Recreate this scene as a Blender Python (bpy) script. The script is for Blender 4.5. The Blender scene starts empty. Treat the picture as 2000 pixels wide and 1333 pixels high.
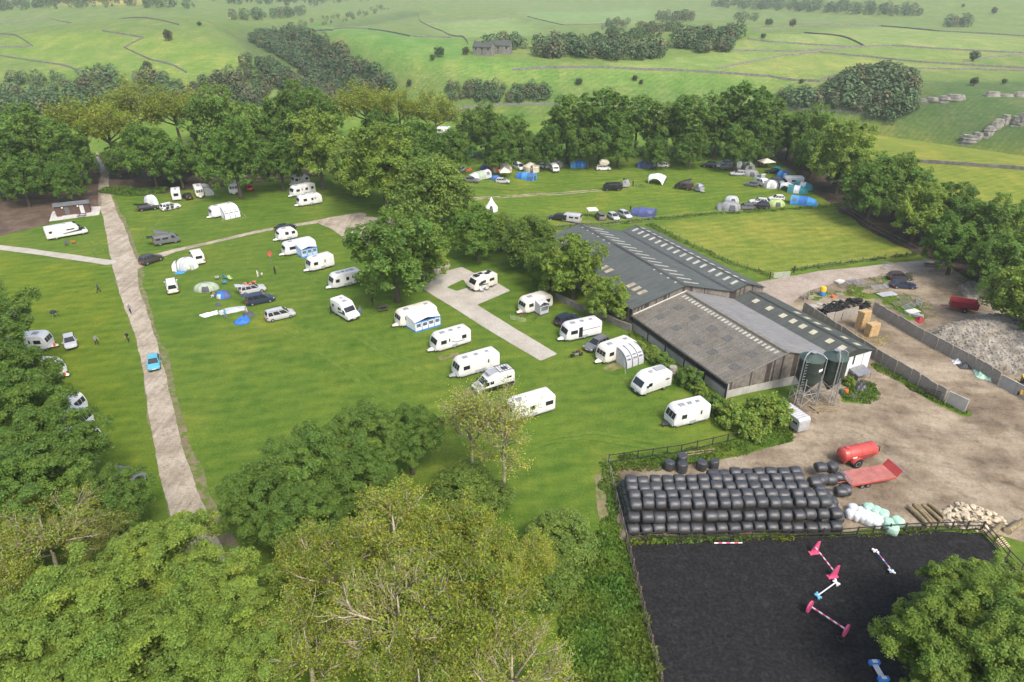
# Aerial view over a farm campsite in a limestone upland. Units: metres. X east, Y away from the camera, Z up.
import bpy, bmesh, math, random
import numpy as np
from mathutils import Vector, Matrix
PI = math.pi; R = math.radians
scene = bpy.context.scene
COL = scene.collection

# ---------------------------------------------------------------- camera, sky, sun, exposure
cam_d = bpy.data.cameras.new('camera'); cam = bpy.data.objects.new('camera', cam_d); COL.objects.link(cam)
cam.location = (0, 0, 50); cam.rotation_euler = (R(90 - 28.5), 0, 0)
cam_d.sensor_width = 36; cam_d.lens = 24; cam_d.clip_end = 9000; cam_d.clip_start = 0.5
scene.camera = cam
SUN_EL, SUN_AZ = 52, 150          # azimuth clockwise from +Y: behind the camera, from the right
world = bpy.data.worlds.new('World'); scene.world = world; world.use_nodes = True
wn = world.node_tree; bg = wn.nodes['Background']; sky = wn.nodes.new('ShaderNodeTexSky')
sky.sky_type = 'NISHITA'; sky.sun_disc = False; sky.sun_elevation = R(SUN_EL); sky.sun_rotation = R(SUN_AZ)
sky.air_density = 1.0; sky.dust_density = 6.0; sky.ozone_density = 1.0; sky.altitude = 300
wn.links.new(sky.outputs[0], bg.inputs[0]); bg.inputs[1].default_value = 0.15
sun_d = bpy.data.lights.new('sun', 'SUN'); sun_d.energy = 1.5; sun_d.angle = R(16); sun_d.color = (1, .96, .9)
sun = bpy.data.objects.new('sun', sun_d); COL.objects.link(sun)
sun.rotation_euler = (R(90 - SUN_EL), 0, R(180 - SUN_AZ)); sun.location = (0, 0, 200)
vs = scene.view_settings; vs.view_transform = 'Standard'; vs.look = 'None'; vs.exposure = 0.88; vs.gamma = 1; vs.use_curve_mapping = False
cy = scene.cycles; cy.max_bounces = 6; cy.diffuse_bounces = 3; cy.glossy_bounces = 2; cy.transmission_bounces = 2; cy.transparent_max_bounces = 4
cy.use_denoising = True; cy.volume_bounces = 1; cy.sample_clamp_indirect = 6

# ---------------------------------------------------------------- the lie of the land
#HBEGIN
def sstep(a, b, x):
    t = np.clip((np.asarray(x, float) - a) / (b - a), 0, 1)
    return t * t * (3 - 2 * t)
def seg_dist(x, y, pts, r=None):
    """distance to a polyline; with r also the interpolated per-vertex value"""
    x = np.asarray(x, float); y = np.asarray(y, float)
    best = np.full(x.shape, 1e9); val = np.zeros(x.shape)
    for i in range(len(pts) - 1):
        ax, ay = pts[i][:2]; bx, by = pts[i + 1][:2]
        dx, dy = bx - ax, by - ay
        t = np.clip(((x - ax) * dx + (y - ay) * dy) / (dx * dx + dy * dy + 1e-9), 0, 1)
        d = np.hypot(x - ax - t * dx, y - ay - t * dy)
        m = d < best; best = np.where(m, d, best)
        if r is not None: val = np.where(m, r[i] + (r[i + 1] - r[i]) * t, val)
    return (best, val) if r is not None else best
DALE = [(-700, 345), (-450, 358), (-250, 368), (-120, 372), (-20, 368), (70, 362), (125, 348), (166, 328), (195, 293), (217, 263), (285, 232), (440, 210)]
GULLY = [(-60, 375), (-84, 405), (-150, 500), (-205, 603), (-213, 780), (-195, 1000), (-150, 1150)]
def H(x, y):
    x = np.asarray(x, float); y = np.asarray(y, float)
    w = (x - 28.44) * .905 + (y - 76.3) * .426
    near = 1 - sstep(300, 420, y)
    z = -3.0 * sstep(-2, 31, w) * near
    z = z + 5 * np.exp(-(((x - 150) / 45) ** 2 + ((y - 170) / 60) ** 2))
    far = sstep(380, 520, y)
    z = z + far * (17 * np.exp(-(((x + 330) / 170) ** 2 + ((y - 560) / 130) ** 2))
                   + 11 * np.sin(x / 210 + 1.1) * np.sin(y / 260 + .4) + 5 * np.sin(x / 90 + y / 150))
    z = z + far * 10 * np.exp(-(((x - 120) / 120) ** 2 + ((y - 520) / 60) ** 2))
    d = seg_dist(x, y, DALE)
    z = z - 36 * (1 - sstep(6, 62, d)) - 3.0 * (1 - sstep(40, 110, d)) * near
    g, dep = seg_dist(x, y, GULLY, [30, 28, 22, 17, 11, 6, 2])
    z = z - dep * (1 - sstep(3, 45, g)) * (1 - .999 * (1 - sstep(6, 62, d)))
    return z
#HEND
def h1(x, y): return float(H(np.array([x]), np.array([y]))[0])
def vnoise(x, y, s, seed=0):
    """smooth value noise, -1..1"""
    x = np.asarray(x, float) / s + 137.1 + seed * 17.3; y = np.asarray(y, float) / s + 311.7 + seed * 7.9
    xi = np.floor(x).astype(int); yi = np.floor(y).astype(int); fx = x - xi; fy = y - yi
    fx = fx * fx * (3 - 2 * fx); fy = fy * fy * (3 - 2 * fy)
    def hsh(a, b):
        n = np.sin(a * 127.1 + b * 311.7 + seed * 74.7) * 43758.5453
        return n - np.floor(n)
    return 2 * ((hsh(xi, yi) * (1 - fx) + hsh(xi + 1, yi) * fx) * (1 - fy) + (hsh(xi, yi + 1) * (1 - fx) + hsh(xi + 1, yi + 1) * fx) * fy) - 1
def poly_sd(x, y, P):
    """signed distance to polygon, negative inside"""
    d = seg_dist(x, y, list(P) + [P[0]])
    ins = np.zeros(np.shape(x), bool); n = len(P)
    for i in range(n):
        ax, ay = P[i]; bx, by = P[(i + 1) % n]
        c = ((ay > y) != (by > y)) & (x < (bx - ax) * (y - ay) / (by - ay + 1e-12) + ax)
        ins ^= c
    return np.where(ins, -d, d)

# ---------------------------------------------------------------- materials
M = {}
def mat(name, col, rough=.7, var=.12, scale=2.0, metal=0, col2=None, detail=4, bump=0, bscale=None, spec=.4, coat=0, gen='Object'):
    m = bpy.data.materials.new(name); m.use_nodes = True; nt = m.node_tree; N = nt.nodes; L = nt.links
    b = N['Principled BSDF']; b.inputs['Roughness'].default_value = rough; b.inputs['Metallic'].default_value = metal
    b.inputs['Specular IOR Level'].default_value = spec; b.inputs['Coat Weight'].default_value = coat
    tc = N.new('ShaderNodeTexCoord'); no = N.new('ShaderNodeTexNoise'); no.inputs['Scale'].default_value = scale; no.inputs['Detail'].default_value = detail
    L.new(tc.outputs[gen], no.inputs['Vector'])
    c2 = col2 or tuple(min(1, c * (1 + var)) for c in col); c1 = col if col2 else tuple(c * (1 - var) for c in col)
    cr = N.new('ShaderNodeValToRGB'); cr.color_ramp.elements[0].position = .32; cr.color_ramp.elements[1].position = .68
    cr.color_ramp.elements[0].color = (*c1, 1); cr.color_ramp.elements[1].color = (*c2, 1)
    L.new(no.outputs[0], cr.inputs[0]); L.new(cr.outputs[0], b.inputs['Base Color'])
    if bump:
        n2 = N.new('ShaderNodeTexNoise'); n2.inputs['Scale'].default_value = bscale or scale * 4; n2.inputs['Detail'].default_value = 5
        L.new(tc.outputs[gen], n2.inputs['Vector'])
        bp = N.new('ShaderNodeBump'); bp.inputs['Strength'].default_value = bump; bp.inputs['Distance'].default_value = .05
        L.new(n2.outputs[0], bp.inputs['Height']); L.new(bp.outputs[0], b.inputs['Normal'])
    M[name] = m; return m

# ---------------------------------------------------------------- mesh helpers
class MB:
    def __init__(s): s.v = []; s.f = []; s.m = []
    def add(s, vs, fs, m=0):
        o = len(s.v); s.v += [tuple(p) for p in vs]; s.f += [tuple(i + o for i in f) for f in fs]; s.m += [m] * len(fs); return s
    def box(s, x0, x1, y0, y1, z0, z1, m=0):
        return s.add([(x0, y0, z0), (x1, y0, z0), (x1, y1, z0), (x0, y1, z0), (x0, y0, z1), (x1, y0, z1), (x1, y1, z1), (x0, y1, z1)],
                     [(0, 3, 2, 1), (4, 5, 6, 7), (0, 1, 5, 4), (1, 2, 6, 5), (2, 3, 7, 6), (3, 0, 4, 7)], m)
    def hexa(s, b, t, m=0):      # bottom and top rings of 4
        return s.add(list(b) + list(t), [(3, 2, 1, 0), (4, 5, 6, 7), (0, 1, 5, 4), (1, 2, 6, 5), (2, 3, 7, 6), (3, 0, 4, 7)], m)
    def bar(s, p, q, r, n=6, m=0, r2=None):
        p = Vector(p); q = Vector(q); d = (q - p); r2 = r if r2 is None else r2
        if d.length < 1e-6: return s
        d.normalize(); a = d.orthogonal().normalized(); b = d.cross(a); vs = []
        for c, rr in ((p, r), (q, r2)):
            vs += [c + (a * math.cos(2 * PI * k / n) + b * math.sin(2 * PI * k / n)) * rr for k in range(n)]
        return s.add(vs, [(k, (k + 1) % n, n + (k + 1) % n, n + k) for k in range(n)] + [tuple(range(n - 1, -1, -1)), tuple(range(n, 2 * n))], m)
    def tube(s, pts, rs, n=6, m=0):
        pts = [Vector(p) for p in pts]; rings = []
        a = None
        for i, p in enumerate(pts):
            d = (pts[min(i + 1, len(pts) - 1)] - pts[max(i - 1, 0)]).normalized()
            if a is None: a = d.orthogonal().normalized()
            a = (a - d * a.dot(d)).normalized(); b = d.cross(a)
            rr = rs[i] if hasattr(rs, '__len__') else rs
            rings.append([p + (a * math.cos(2 * PI * k / n) + b * math.sin(2 * PI * k / n)) * rr for k in range(n)])
        return s.loft(rings, m)
    def loft(s, rings, m=0, cap=True, closed=True):
        n = len(rings[0]); vs = [p for r in rings for p in r]; fs = []
        for i in range(len(rings) - 1):
            for k in range(n if closed else n - 1):
                fs.append((i * n + k, i * n + (k + 1) % n, (i + 1) * n + (k + 1) % n, (i + 1) * n + k))
        if cap: fs += [tuple(range(n - 1, -1, -1)), tuple(range((len(rings) - 1) * n, len(rings) * n))]
        return s.add(vs, fs, m)
    def lathe(s, prof, n=16, m=0, axis='z', c=(0, 0, 0)):   # prof: (radius, height)
        rings = []
        for r, h in prof:
            ring = []
            for k in range(n):
                a = 2 * PI * k / n; x, y = r * math.cos(a), r * math.sin(a)
                p = (x, y, h) if axis == 'z' else ((x, h, -y) if axis == 'y' else (h, x, y))
                ring.append((p[0] + c[0], p[1] + c[1], p[2] + c[2]))
            rings.append(ring)
        return s.loft(rings, m)
    def prism(s, prof, y0, y1, m=0, bev=0.0):   # side profile (x, z) drawn anticlockwise, swept along y with bevelled edges
        n = len(prof); cx = sum(p[0] for p in prof) / n; cz = sum(p[1] for p in prof) / n
        def inset(k):
            out = []
            for i in range(n):
                a = Vector(prof[i - 1]); b = Vector(prof[i]); c = Vector(prof[(i + 1) % n])
                d1 = (b - a); d2 = (c - b)
                d1 = d1.normalized() if d1.length > 1e-6 else Vector((1, 0)); d2 = d2.normalized() if d2.length > 1e-6 else d1
                nn = Vector((-(d1.y + d2.y), d1.x + d2.x)); nn = nn.normalized() if nn.length > 1e-6 else Vector((0, 0))
                out.append((b.x + nn.x * k, b.y + nn.y * k))
            return out
        if bev:
            ys = [(y0, inset(bev)), (y0 + bev * .3, inset(bev * .3)), (y0 + bev, prof), (y1 - bev, prof), (y1 - bev * .3, inset(bev * .3)), (y1, inset(bev))]
        else: ys = [(y0, prof), (y1, prof)]
        return s.loft([[(x, y, z) for x, z in pr] for y, pr in ys], m)
def build(name, mb, mats, parent=None, loc=(0, 0, 0), rz=0.0, smooth=None, rot=None):
    me = bpy.data.meshes.new(name); me.from_pydata(mb.v, [], mb.f)
    if isinstance(mats, str): mats = [mats]
    for m in mats: me.materials.append(M[m])
    if len(mats) > 1: me.polygons.foreach_set('material_index', mb.m)
    if smooth is not None:
        me.polygons.foreach_set('use_smooth', [True] * len(me.polygons)); me.set_sharp_from_angle(angle=R(smooth))
    me.update()
    return link(name, me, parent, loc, rz, rot)
def link(name, me, parent=None, loc=(0, 0, 0), rz=0.0, rot=None):
    o = bpy.data.objects.new(name, me); COL.objects.link(o); o.location = loc; o.rotation_euler = rot or (0, 0, rz)
    if parent: o.parent = parent
    return o
def thing(name, label, cat, loc, rz=0.0, group=None, rot=None):
    o = bpy.data.objects.new(name, None); COL.objects.link(o); o.empty_display_size = .3
    o.location = loc if len(loc) == 3 else (loc[0], loc[1], h1(*loc)); o.rotation_euler = rot or (0, 0, rz)
    return tag(o, label, cat, group)
def tag(o, label, cat=None, group=None, kind=None):
    if label: o['label'] = label
    if cat: o['category'] = cat
    if group: o['group'] = group
    if kind: o['kind'] = kind
    return o
def struct(o): o['kind'] = 'structure'; return o
def quads_mesh(name, V, col, mats, smooth=False):
    """V (n,4,3) corner positions, col (n,3) colour attribute per face"""
    n = len(V); me = bpy.data.meshes.new(name)
    me.vertices.add(4 * n); me.vertices.foreach_set('co', np.ascontiguousarray(V, np.float32).ravel())
    me.loops.add(4 * n); me.loops.foreach_set('vertex_index', np.arange(4 * n, dtype=np.int32))
    me.polygons.add(n); me.polygons.foreach_set('loop_start', np.arange(0, 4 * n, 4, dtype=np.int32))
    for m in ([mats] if isinstance(mats, str) else mats): me.materials.append(M[m])
    a = me.attributes.new('tint', 'FLOAT_COLOR', 'FACE')
    c4 = np.ones((n, 4), np.float32); c4[:, :3] = col; a.data.foreach_set('color', c4.ravel())
    me.update(calc_edges=True); me.validate()
    return me
ORD = ['first', 'second', 'third', 'fourth', 'fifth', 'sixth', 'seventh', 'eighth', 'ninth', 'tenth', 'eleventh', 'twelfth', 'thirteenth', 'fourteenth',
       'fifteenth', 'sixteenth', 'seventeenth', 'eighteenth', 'nineteenth', 'twentieth'] + [f'{k}{"st" if k % 10 == 1 else "nd" if k % 10 == 2 else "rd" if k % 10 == 3 else "th"}' for k in range(21, 80)]

# ================================================================ LAND
GR = (.082, .14, .017)
TINTS = [  # polygon on the ground, grass colour, edge softness in metres
    ([(33.35,155.17),(56.79,162.69),(75.22,168.11),(83.32,157.36),(85.32,134.24),(50.89,125.62),(43.28,135.34)], (.15, .19, .03), 1.5),
    ([(-11.83,161.68),(-14.38,201.64),(32.4,216.94),(81.27,217.89),(80.31,188.98),(77.28,170.09),(49.99,160.8),(15.58,153.31),(-2.35,150.71)], (.098, .158, .019), 3),
    ([(145.12,378.83),(183.62,361.3),(215.4,323.93),(256.01,284.17),(157.91,132.7),(107.21,126.74),(106.02,201.75),(106.61,270.04)], (.165, .205, .028), 2),
    ([(-102.1,127.71),(-77.59,121.83),(-65.79,104.15),(-50.47,78.45),(-39.15,57.69),(-47.55,63.0),(-73.0,73.52),(-116.49,133.48)], (.1, .15, .012), 4),
    ([(-288.79,401.9),(-151.42,300.0),(-93.3,432.79),(-28.98,403.3),(28.77,400.39),(132.99,384.25),(91.94,261.53),(16.88,227.27),(-63.7,214.41),(-150.81,201.6)], (.11, .19, .026), 8),
    ([(-336.55,486.04),(-247.3,470.07),(-188.07,421.08),(-144.27,422.92),(-188.29,469.61),(-253.02,497.87),(-367.21,534.68)], (0.147, 0.220, 0.045), 12),
    ([(-323.48,464.84),(-292.48,445.64),(-252.29,422.55),(-187.9,420.41),(-212.82,435.45),(-246.07,468.82),(-338.3,488.88)], (0.136, 0.213, 0.045), 12),
    ([(-172.71,599.35),(-134.52,702.32),(-41.94,508.03),(-19.35,465.63),(-30.01,429.75),(-83.85,463.42)], (0.112, 0.213, 0.050), 15),
    ([(-83.71,462.36),(0.0,430.72),(52.98,419.76),(114.94,408.4),(155.68,393.12),(149.73,390.25),(86.12,404.03),(0.0,410.57),(-73.51,432.1)], (0.112, 0.206, 0.045), 10),
    ([(52.98,419.76),(87.56,415.65),(118.77,412.66),(170.86,454.67),(195.54,465.54),(138.85,465.56),(88.74,438.56)], (0.154, 0.232, 0.063), 10),
    ([(118.33,410.89),(153.22,393.93),(165.23,389.15),(200.58,407.66),(284.51,409.0),(291.48,415.39),(243.89,436.2),(193.89,465.44),(167.63,454.49)], (0.184, 0.239, 0.063), 10),
    ([(195.54,465.54),(243.89,436.2),(268.0,435.74),(318.66,458.22),(280.1,475.43),(249.48,487.69)], (0.154, 0.220, 0.063), 12),
    ([(139.49,468.0),(181.54,467.24),(250.26,489.38),(322.66,464.59),(379.66,552.27),(329.91,670.91),(233.34,597.05)], (0.173, 0.239, 0.076), 15),
    ([(7.63,1126.97),(239.82,1367.29),(146.95,798.21),(58.65,859.56)], (0.147, 0.232, 0.076), 20),
    ([(-679.07,1148.65),(-498.79,1017.07),(-465.65,947.06),(-593.47,1001.28)], (0.422, 0.362, 0.120), 30),
    ([(-106.6,978.41),(0.0,1017.43),(21.99,803.1),(-26.64,482.57),(-71.09,798.33)], (0.165, 0.244, 0.076), 20),
    ([(133.47,387.63),(153.68,384.15),(209.59,379.71),(293.2,376.66),(242.89,298.86),(230.15,311.83),(216.25,326.71),(192.55,360.01),(162.17,375.76)], (.07, .118, .04), 4),  # far slope of the dale: its shade is painted into the grass tint
]
def axis(lo, hi, step, far_lo, far_hi, k=.03):
    a = list(np.arange(lo, hi + .01, step)); s = step; p = a[-1]
    while p < far_hi: s = step + k * (p - hi); p += s; a.append(p)
    p = lo; b = []
    while p > far_lo: s = step + k * (lo - p); p -= s; b.append(p)
    return np.array(b[::-1] + a)
ax_x = axis(-110, 135, 1.6, -2300, 2500); ax_y = axis(15, 235, 1.6, -120, 3600)
GX, GY = np.meshgrid(ax_x, ax_y); GZ = H(GX, GY) + .05 * vnoise(GX, GY, 7, 3)
tint = np.ones(GX.shape + (3,)) * np.array(GR)
farw = sstep(240, 420, GY)[..., None]; tint = tint * (1 - farw) + np.array((.125, .185, .052)) * farw
for P, c, soft in TINTS:
    sd = poly_sd(GX, GY, P) + soft * .6 * vnoise(GX, GY, soft * 2.5, 5)
    w = (1 - sstep(-soft, soft, sd))[..., None]; tint = tint * (1 - w) + np.array(c) * w
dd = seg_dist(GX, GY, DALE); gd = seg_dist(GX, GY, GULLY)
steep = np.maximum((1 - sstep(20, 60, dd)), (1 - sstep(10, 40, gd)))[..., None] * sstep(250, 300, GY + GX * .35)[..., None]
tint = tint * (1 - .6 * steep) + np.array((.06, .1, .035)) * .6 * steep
ny, nx = GX.shape
me = bpy.data.meshes.new('ground')
co = np.stack([GX, GY, GZ], -1).reshape(-1, 3)
idx = np.arange(ny * nx).reshape(ny, nx)
fq = np.stack([idx[:-1, :-1], idx[:-1, 1:], idx[1:, 1:], idx[1:, :-1]], -1).reshape(-1, 4)
me.vertices.add(len(co)); me.vertices.foreach_set('co', co.astype(np.float32).ravel())
me.loops.add(fq.size); me.loops.foreach_set('vertex_index', fq.astype(np.int32).ravel())
me.polygons.add(len(fq)); me.polygons.foreach_set('loop_start', np.arange(0, fq.size, 4, dtype=np.int32))
me.polygons.foreach_set('use_smooth', np.ones(len(fq), bool))
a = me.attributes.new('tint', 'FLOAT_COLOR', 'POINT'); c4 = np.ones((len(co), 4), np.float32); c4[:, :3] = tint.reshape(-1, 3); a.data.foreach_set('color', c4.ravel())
me.update(calc_edges=True)

def node_noise(N, L, vec, scale, detail=4, rough=.55):
    n = N.new('ShaderNodeTexNoise'); n.inputs['Scale'].default_value = scale; n.inputs['Detail'].default_value = detail; n.inputs['Roughness'].default_value = rough
    L.new(vec, n.inputs['Vector']); return n.outputs[0]
def ramp(N, L, fac, stops):
    r = N.new('ShaderNodeValToRGB'); e = r.color_ramp.elements
    e[0].position = stops[0][0]; e[0].color = (*stops[0][1], 1); e[1].position = stops[-1][0]; e[1].color = (*stops[-1][1], 1)
    for p, c in stops[1:-1]: k = e.new(p); k.color = (*c, 1)
    L.new(fac, r.inputs[0]); return r.outputs[0]
def mulc(N, L, a, b, f=1.0, mode='MULTIPLY'):
    m = N.new('ShaderNodeMix'); m.data_type = 'RGBA'; m.blend_type = mode
    if hasattr(f, 'node'): L.new(f, m.inputs[0])
    else: m.inputs[0].default_value = f
    for k, q in ((6, a), (7, b)):
        if hasattr(q, 'node'): L.new(q, m.inputs[k])
        else: m.inputs[k].default_value = (*q, 1)
    return m.outputs[2]
def grass_material():
    m = bpy.data.materials.new('grass'); m.use_nodes = True; nt = m.node_tree; N, L = nt.nodes, nt.links; b = N['Principled BSDF']
    at = N.new('ShaderNodeAttribute'); at.attribute_name = 'tint'; tc = N.new('ShaderNodeTexCoord'); v = tc.outputs['Object']
    ms = N.new('ShaderNodeMapping'); ms.inputs['Scale'].default_value = (1.25, .62, 1); ms.inputs['Rotation'].default_value = (0, 0, R(12)); L.new(v, ms.inputs[0]); vs_ = ms.outputs[0]
    big = ramp(N, L, node_noise(N, L, vs_, .07, 5, .6), [(.3, (.8, .9, .75)), (.5, (1, 1, 1)), (.7, (1.45, 1.15, 1.25))])
    mid = ramp(N, L, node_noise(N, L, vs_, .5, 5, .65), [(.28, (.76, .85, .74)), (.5, (1, 1, 1)), (.72, (1.28, 1.14, 1.1))])
    fleck = N.new('ShaderNodeMapRange'); fleck.inputs[1].default_value = .7; fleck.inputs[2].default_value = .76; L.new(node_noise(N, L, vs_, 2.6, 2, .5), fleck.inputs[0])
    fine = ramp(N, L, node_noise(N, L, v, 4.5, 6, .75), [(.3, (.6, .66, .55)), (.5, (1, 1, 1)), (.72, (1.5, 1.38, 1.3))])
    mp = N.new('ShaderNodeMapping'); mp.inputs['Rotation'].default_value = (0, 0, R(62)); mp.inputs['Scale'].default_value = (.1, .55, 1); L.new(v, mp.inputs[0])
    streak = ramp(N, L, node_noise(N, L, mp.outputs[0], 1.0, 4, .6), [(.34, (.84, .9, .8)), (.5, (1, 1, 1)), (.66, (1.2, 1.1, 1.08))])
    mp2 = N.new('ShaderNodeMapping'); mp2.inputs['Rotation'].default_value = (0, 0, R(-58)); mp2.inputs['Scale'].default_value = (.12, .7, 1); L.new(v, mp2.inputs[0])
    streak2 = ramp(N, L, node_noise(N, L, mp2.outputs[0], 1.0, 3, .6), [(.36, (.88, .92, .85)), (.5, (1, 1, 1)), (.64, (1.15, 1.08, 1.05))])
    c = mulc(N, L, at.outputs['Color'], big); c = mulc(N, L, c, mid); c = mulc(N, L, c, fine); c = mulc(N, L, c, streak); c = mulc(N, L, c, streak2)
    wv = N.new('ShaderNodeTexWave'); wv.bands_direction = 'X'; wv.inputs['Scale'].default_value = .13; wv.inputs['Distortion'].default_value = 1.2; wv.inputs['Detail'].default_value = 1; mw = N.new('ShaderNodeMapping'); mw.inputs['Rotation'].default_value = (0, 0, R(64)); L.new(v, mw.inputs[0]); L.new(mw.outputs[0], wv.inputs['Vector'])
    c = mulc(N, L, c, ramp(N, L, wv.outputs[1], [(.3, (.93, .95, .93)), (.7, (1.06, 1.04, 1.05))]))
    c = mulc(N, L, c, mulc(N, L, c, (1.7, 1.45, 1.8)), fleck.outputs[0], 'MIX')
    L.new(c, b.inputs['Base Color']); b.inputs['Roughness'].default_value = .85; b.inputs['Specular IOR Level'].default_value = .15
    bp = N.new('ShaderNodeBump'); bp.inputs['Strength'].default_value = .55; bp.inputs['Distance'].default_value = .12
    L.new(node_noise(N, L, v, 5.5, 6, .75), bp.inputs['Height']); L.new(bp.outputs[0], b.inputs['Normal'])
    M['grass'] = m
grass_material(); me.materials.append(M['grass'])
struct(link('ground', me))

def dirt_material(name, stops, big=.12, fine=3.5, bump=.5, grassy=None, streak=None, spec=.2, rough=.9, mott=None, fr=(.72, 1.22)):
    m = bpy.data.materials.new(name); m.use_nodes = True; nt = m.node_tree; N, L = nt.nodes, nt.links; b = N['Principled BSDF']
    tc = N.new('ShaderNodeTexCoord'); v = tc.outputs['Object']
    c = ramp(N, L, node_noise(N, L, v, big, 7, .65), stops)
    c = mulc(N, L, c, ramp(N, L, node_noise(N, L, v, fine, 6, .7), [(.3, (fr[0],) * 3), (.5, (1, 1, 1)), (.7, (fr[1],) * 3)]))
    if mott: c = mulc(N, L, c, ramp(N, L, node_noise(N, L, v, mott, 5, .65), [(.3, (.62, .6, .57)), (.47, (1, 1, 1)), (.62, (1, 1, 1)), (.75, (1.18, 1.18, 1.18))]))
    if streak:
        for rot, sx, sy, amt in streak:
            mp = N.new('ShaderNodeMapping'); mp.inputs['Rotation'].default_value = (0, 0, R(rot)); mp.inputs['Scale'].default_value = (sx, sy, 1); L.new(v, mp.inputs[0])
            c = mulc(N, L, c, ramp(N, L, node_noise(N, L, mp.outputs[0], 1, 5, .65), [(.36, (1 - amt, 1 - amt, 1 - amt)), (.5, (1, 1, 1)), (.66, (1 + amt * .6,) * 3)]))
    if grassy:
        col, lo, hi, sc = grassy
        f = N.new('ShaderNodeMapRange'); f.inputs[1].default_value = lo; f.inputs[2].default_value = hi; L.new(node_noise(N, L, v, sc, 6, .7), f.inputs[0])
        c = mulc(N, L, c, col, f.outputs[0], 'MIX')
    L.new(c, b.inputs['Base Color']); b.inputs['Roughness'].default_value = rough; b.inputs['Specular IOR Level'].default_value = spec
    bp = N.new('ShaderNodeBump'); bp.inputs['Strength'].default_value = bump; bp.inputs['Distance'].default_value = .06
    L.new(node_noise(N, L, v, fine * 1.6, 6, .7), bp.inputs['Height']); L.new(bp.outputs[0], b.inputs['Normal'])
    M[name] = m
dirt_material('gravel_track', [(.3, (.22, .185, .135)), (.5, (.33, .285, .22)), (.7, (.41, .365, .295))], big=.25, mott=1.3, streak=[(8, 1.3, .1, .22)], grassy=((.12, .14, .04), .64, .74, .5))
dirt_material('rut_track', [(.3, (.2, .16, .1)), (.5, (.3, .25, .17)), (.7, (.38, .32, .23))], big=.4, grassy=((.09, .13, .03), .5, .6, .5))
dirt_material('pale_gravel', [(.3, (.3, .275, .23)), (.5, (.37, .345, .295)), (.7, (.43, .4, .35))], big=.3, fine=5, bump=.3)
dirt_material('yard_dirt', [(.28, (.09, .068, .045)), (.43, (.18, .14, .095)), (.56, (.28, .23, .16)), (.74, (.38, .325, .24))], big=.11, bump=.8, mott=.75,
              streak=[(20, .12, .5, .16), (-35, .15, .6, .14)], grassy=((.09, .11, .03), .66, .74, .25))
dirt_material('verge_soil', [(.3, (.14, .11, .07)), (.5, (.2, .16, .105)), (.7, (.25, .21, .14))], big=.4, grassy=((.09, .135, .02), .44, .56, .8))
dirt_material('wheel_marks', [(.3, (.095, .15, .018)), (.5, (.115, .165, .026)), (.7, (.14, .175, .04))], big=.5, grassy=((.076, .138, .013), .4, .54, 1.1))
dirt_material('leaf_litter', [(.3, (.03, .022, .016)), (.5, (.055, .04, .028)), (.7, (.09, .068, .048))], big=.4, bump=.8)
dirt_material('bare_soil', [(.3, (.06, .042, .03)), (.5, (.1, .07, .05)), (.7, (.15, .11, .08))], big=.3, bump=.8)
dirt_material('concrete_lane', [(.3, (.22, .18, .14)), (.5, (.3, .25, .2)), (.7, (.37, .315, .26))], big=.2, fine=2.5, bump=.25)
dirt_material('concrete_pad', [(.3, (.4, .38, .34)), (.5, (.46, .44, .4)), (.7, (.52, .5, .46))], big=.5, bump=.2)
dirt_material('arena_sand', [(.3, (.017, .0165, .017)), (.5, (.0205, .02, .0205)), (.66, (.026, .0255, .026)), (.76, (.06, .059, .06))], big=.9, fine=3.2, fr=(.5, 1.7), bump=1.0, spec=.02, rough=1)
dirt_material('worn_turf', [(.3, (.15, .13, .06)), (.5, (.2, .17, .09)), (.7, (.24, .2, .12))], big=.5, grassy=((.085, .13, .02), .46, .6, .6))

def sheet(name, sdf, material, res=.5, off=.03, bbox=None, edge=.25, seed=1, zadd=None):
    """a thin ground covering: the part of a fine grid where sdf < 0, its edge cut along sdf = 0"""
    x0, x1, y0, y1 = bbox; xs = np.arange(x0, x1 + res, res); ys = np.arange(y0, y1 + res, res); X, Y = np.meshgrid(xs, ys)
    S = sdf(X, Y) + edge * (vnoise(X, Y, .8, seed) * .25 + vnoise(X, Y, 5.3, seed + 1) * .9)
    Z = H(X, Y) + off + .05 * vnoise(X, Y, 7, 3)
    if zadd is not None: Z = Z + zadd(X, Y)
    n0, n1 = X.shape; P = np.stack([X, Y, Z], -1).reshape(-1, 3); s = S.ravel(); ID = np.arange(n0 * n1).reshape(n0, n1)
    T = np.concatenate([np.stack([ID[:-1, :-1], ID[:-1, 1:], ID[1:, 1:]], -1).reshape(-1, 3), np.stack([ID[:-1, :-1], ID[1:, 1:], ID[1:, :-1]], -1).reshape(-1, 3)])
    ins = (s[T] < 0).sum(1); vs = P.tolist(); fs = [tuple(t) for t in T[ins == 3].tolist()]; cache = {}
    def cut(i, j):
        k = (min(i, j), max(i, j))
        if k not in cache:
            t = s[i] / (s[i] - s[j]); cache[k] = len(vs); vs.append((P[i] + (P[j] - P[i]) * t).tolist())
        return cache[k]
    for t in T[(ins > 0) & (ins < 3)].tolist():
        poly = []
        for a, b in ((t[0], t[1]), (t[1], t[2]), (t[2], t[0])):
            if s[a] < 0: poly.append(a)
            if (s[a] < 0) != (s[b] < 0): poly.append(cut(a, b))
        fs.append(tuple(poly))
    used = sorted({i for f in fs for i in f}); mp = {u: k for k, u in enumerate(used)}
    me = bpy.data.meshes.new(name); me.from_pydata([vs[u] for u in used], [], [tuple(mp[i] for i in f) for f in fs])
    me.materials.append(M[material]); me.polygons.foreach_set('use_smooth', [True] * len(me.polygons)); me.update()
    return struct(link(name, me))
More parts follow.
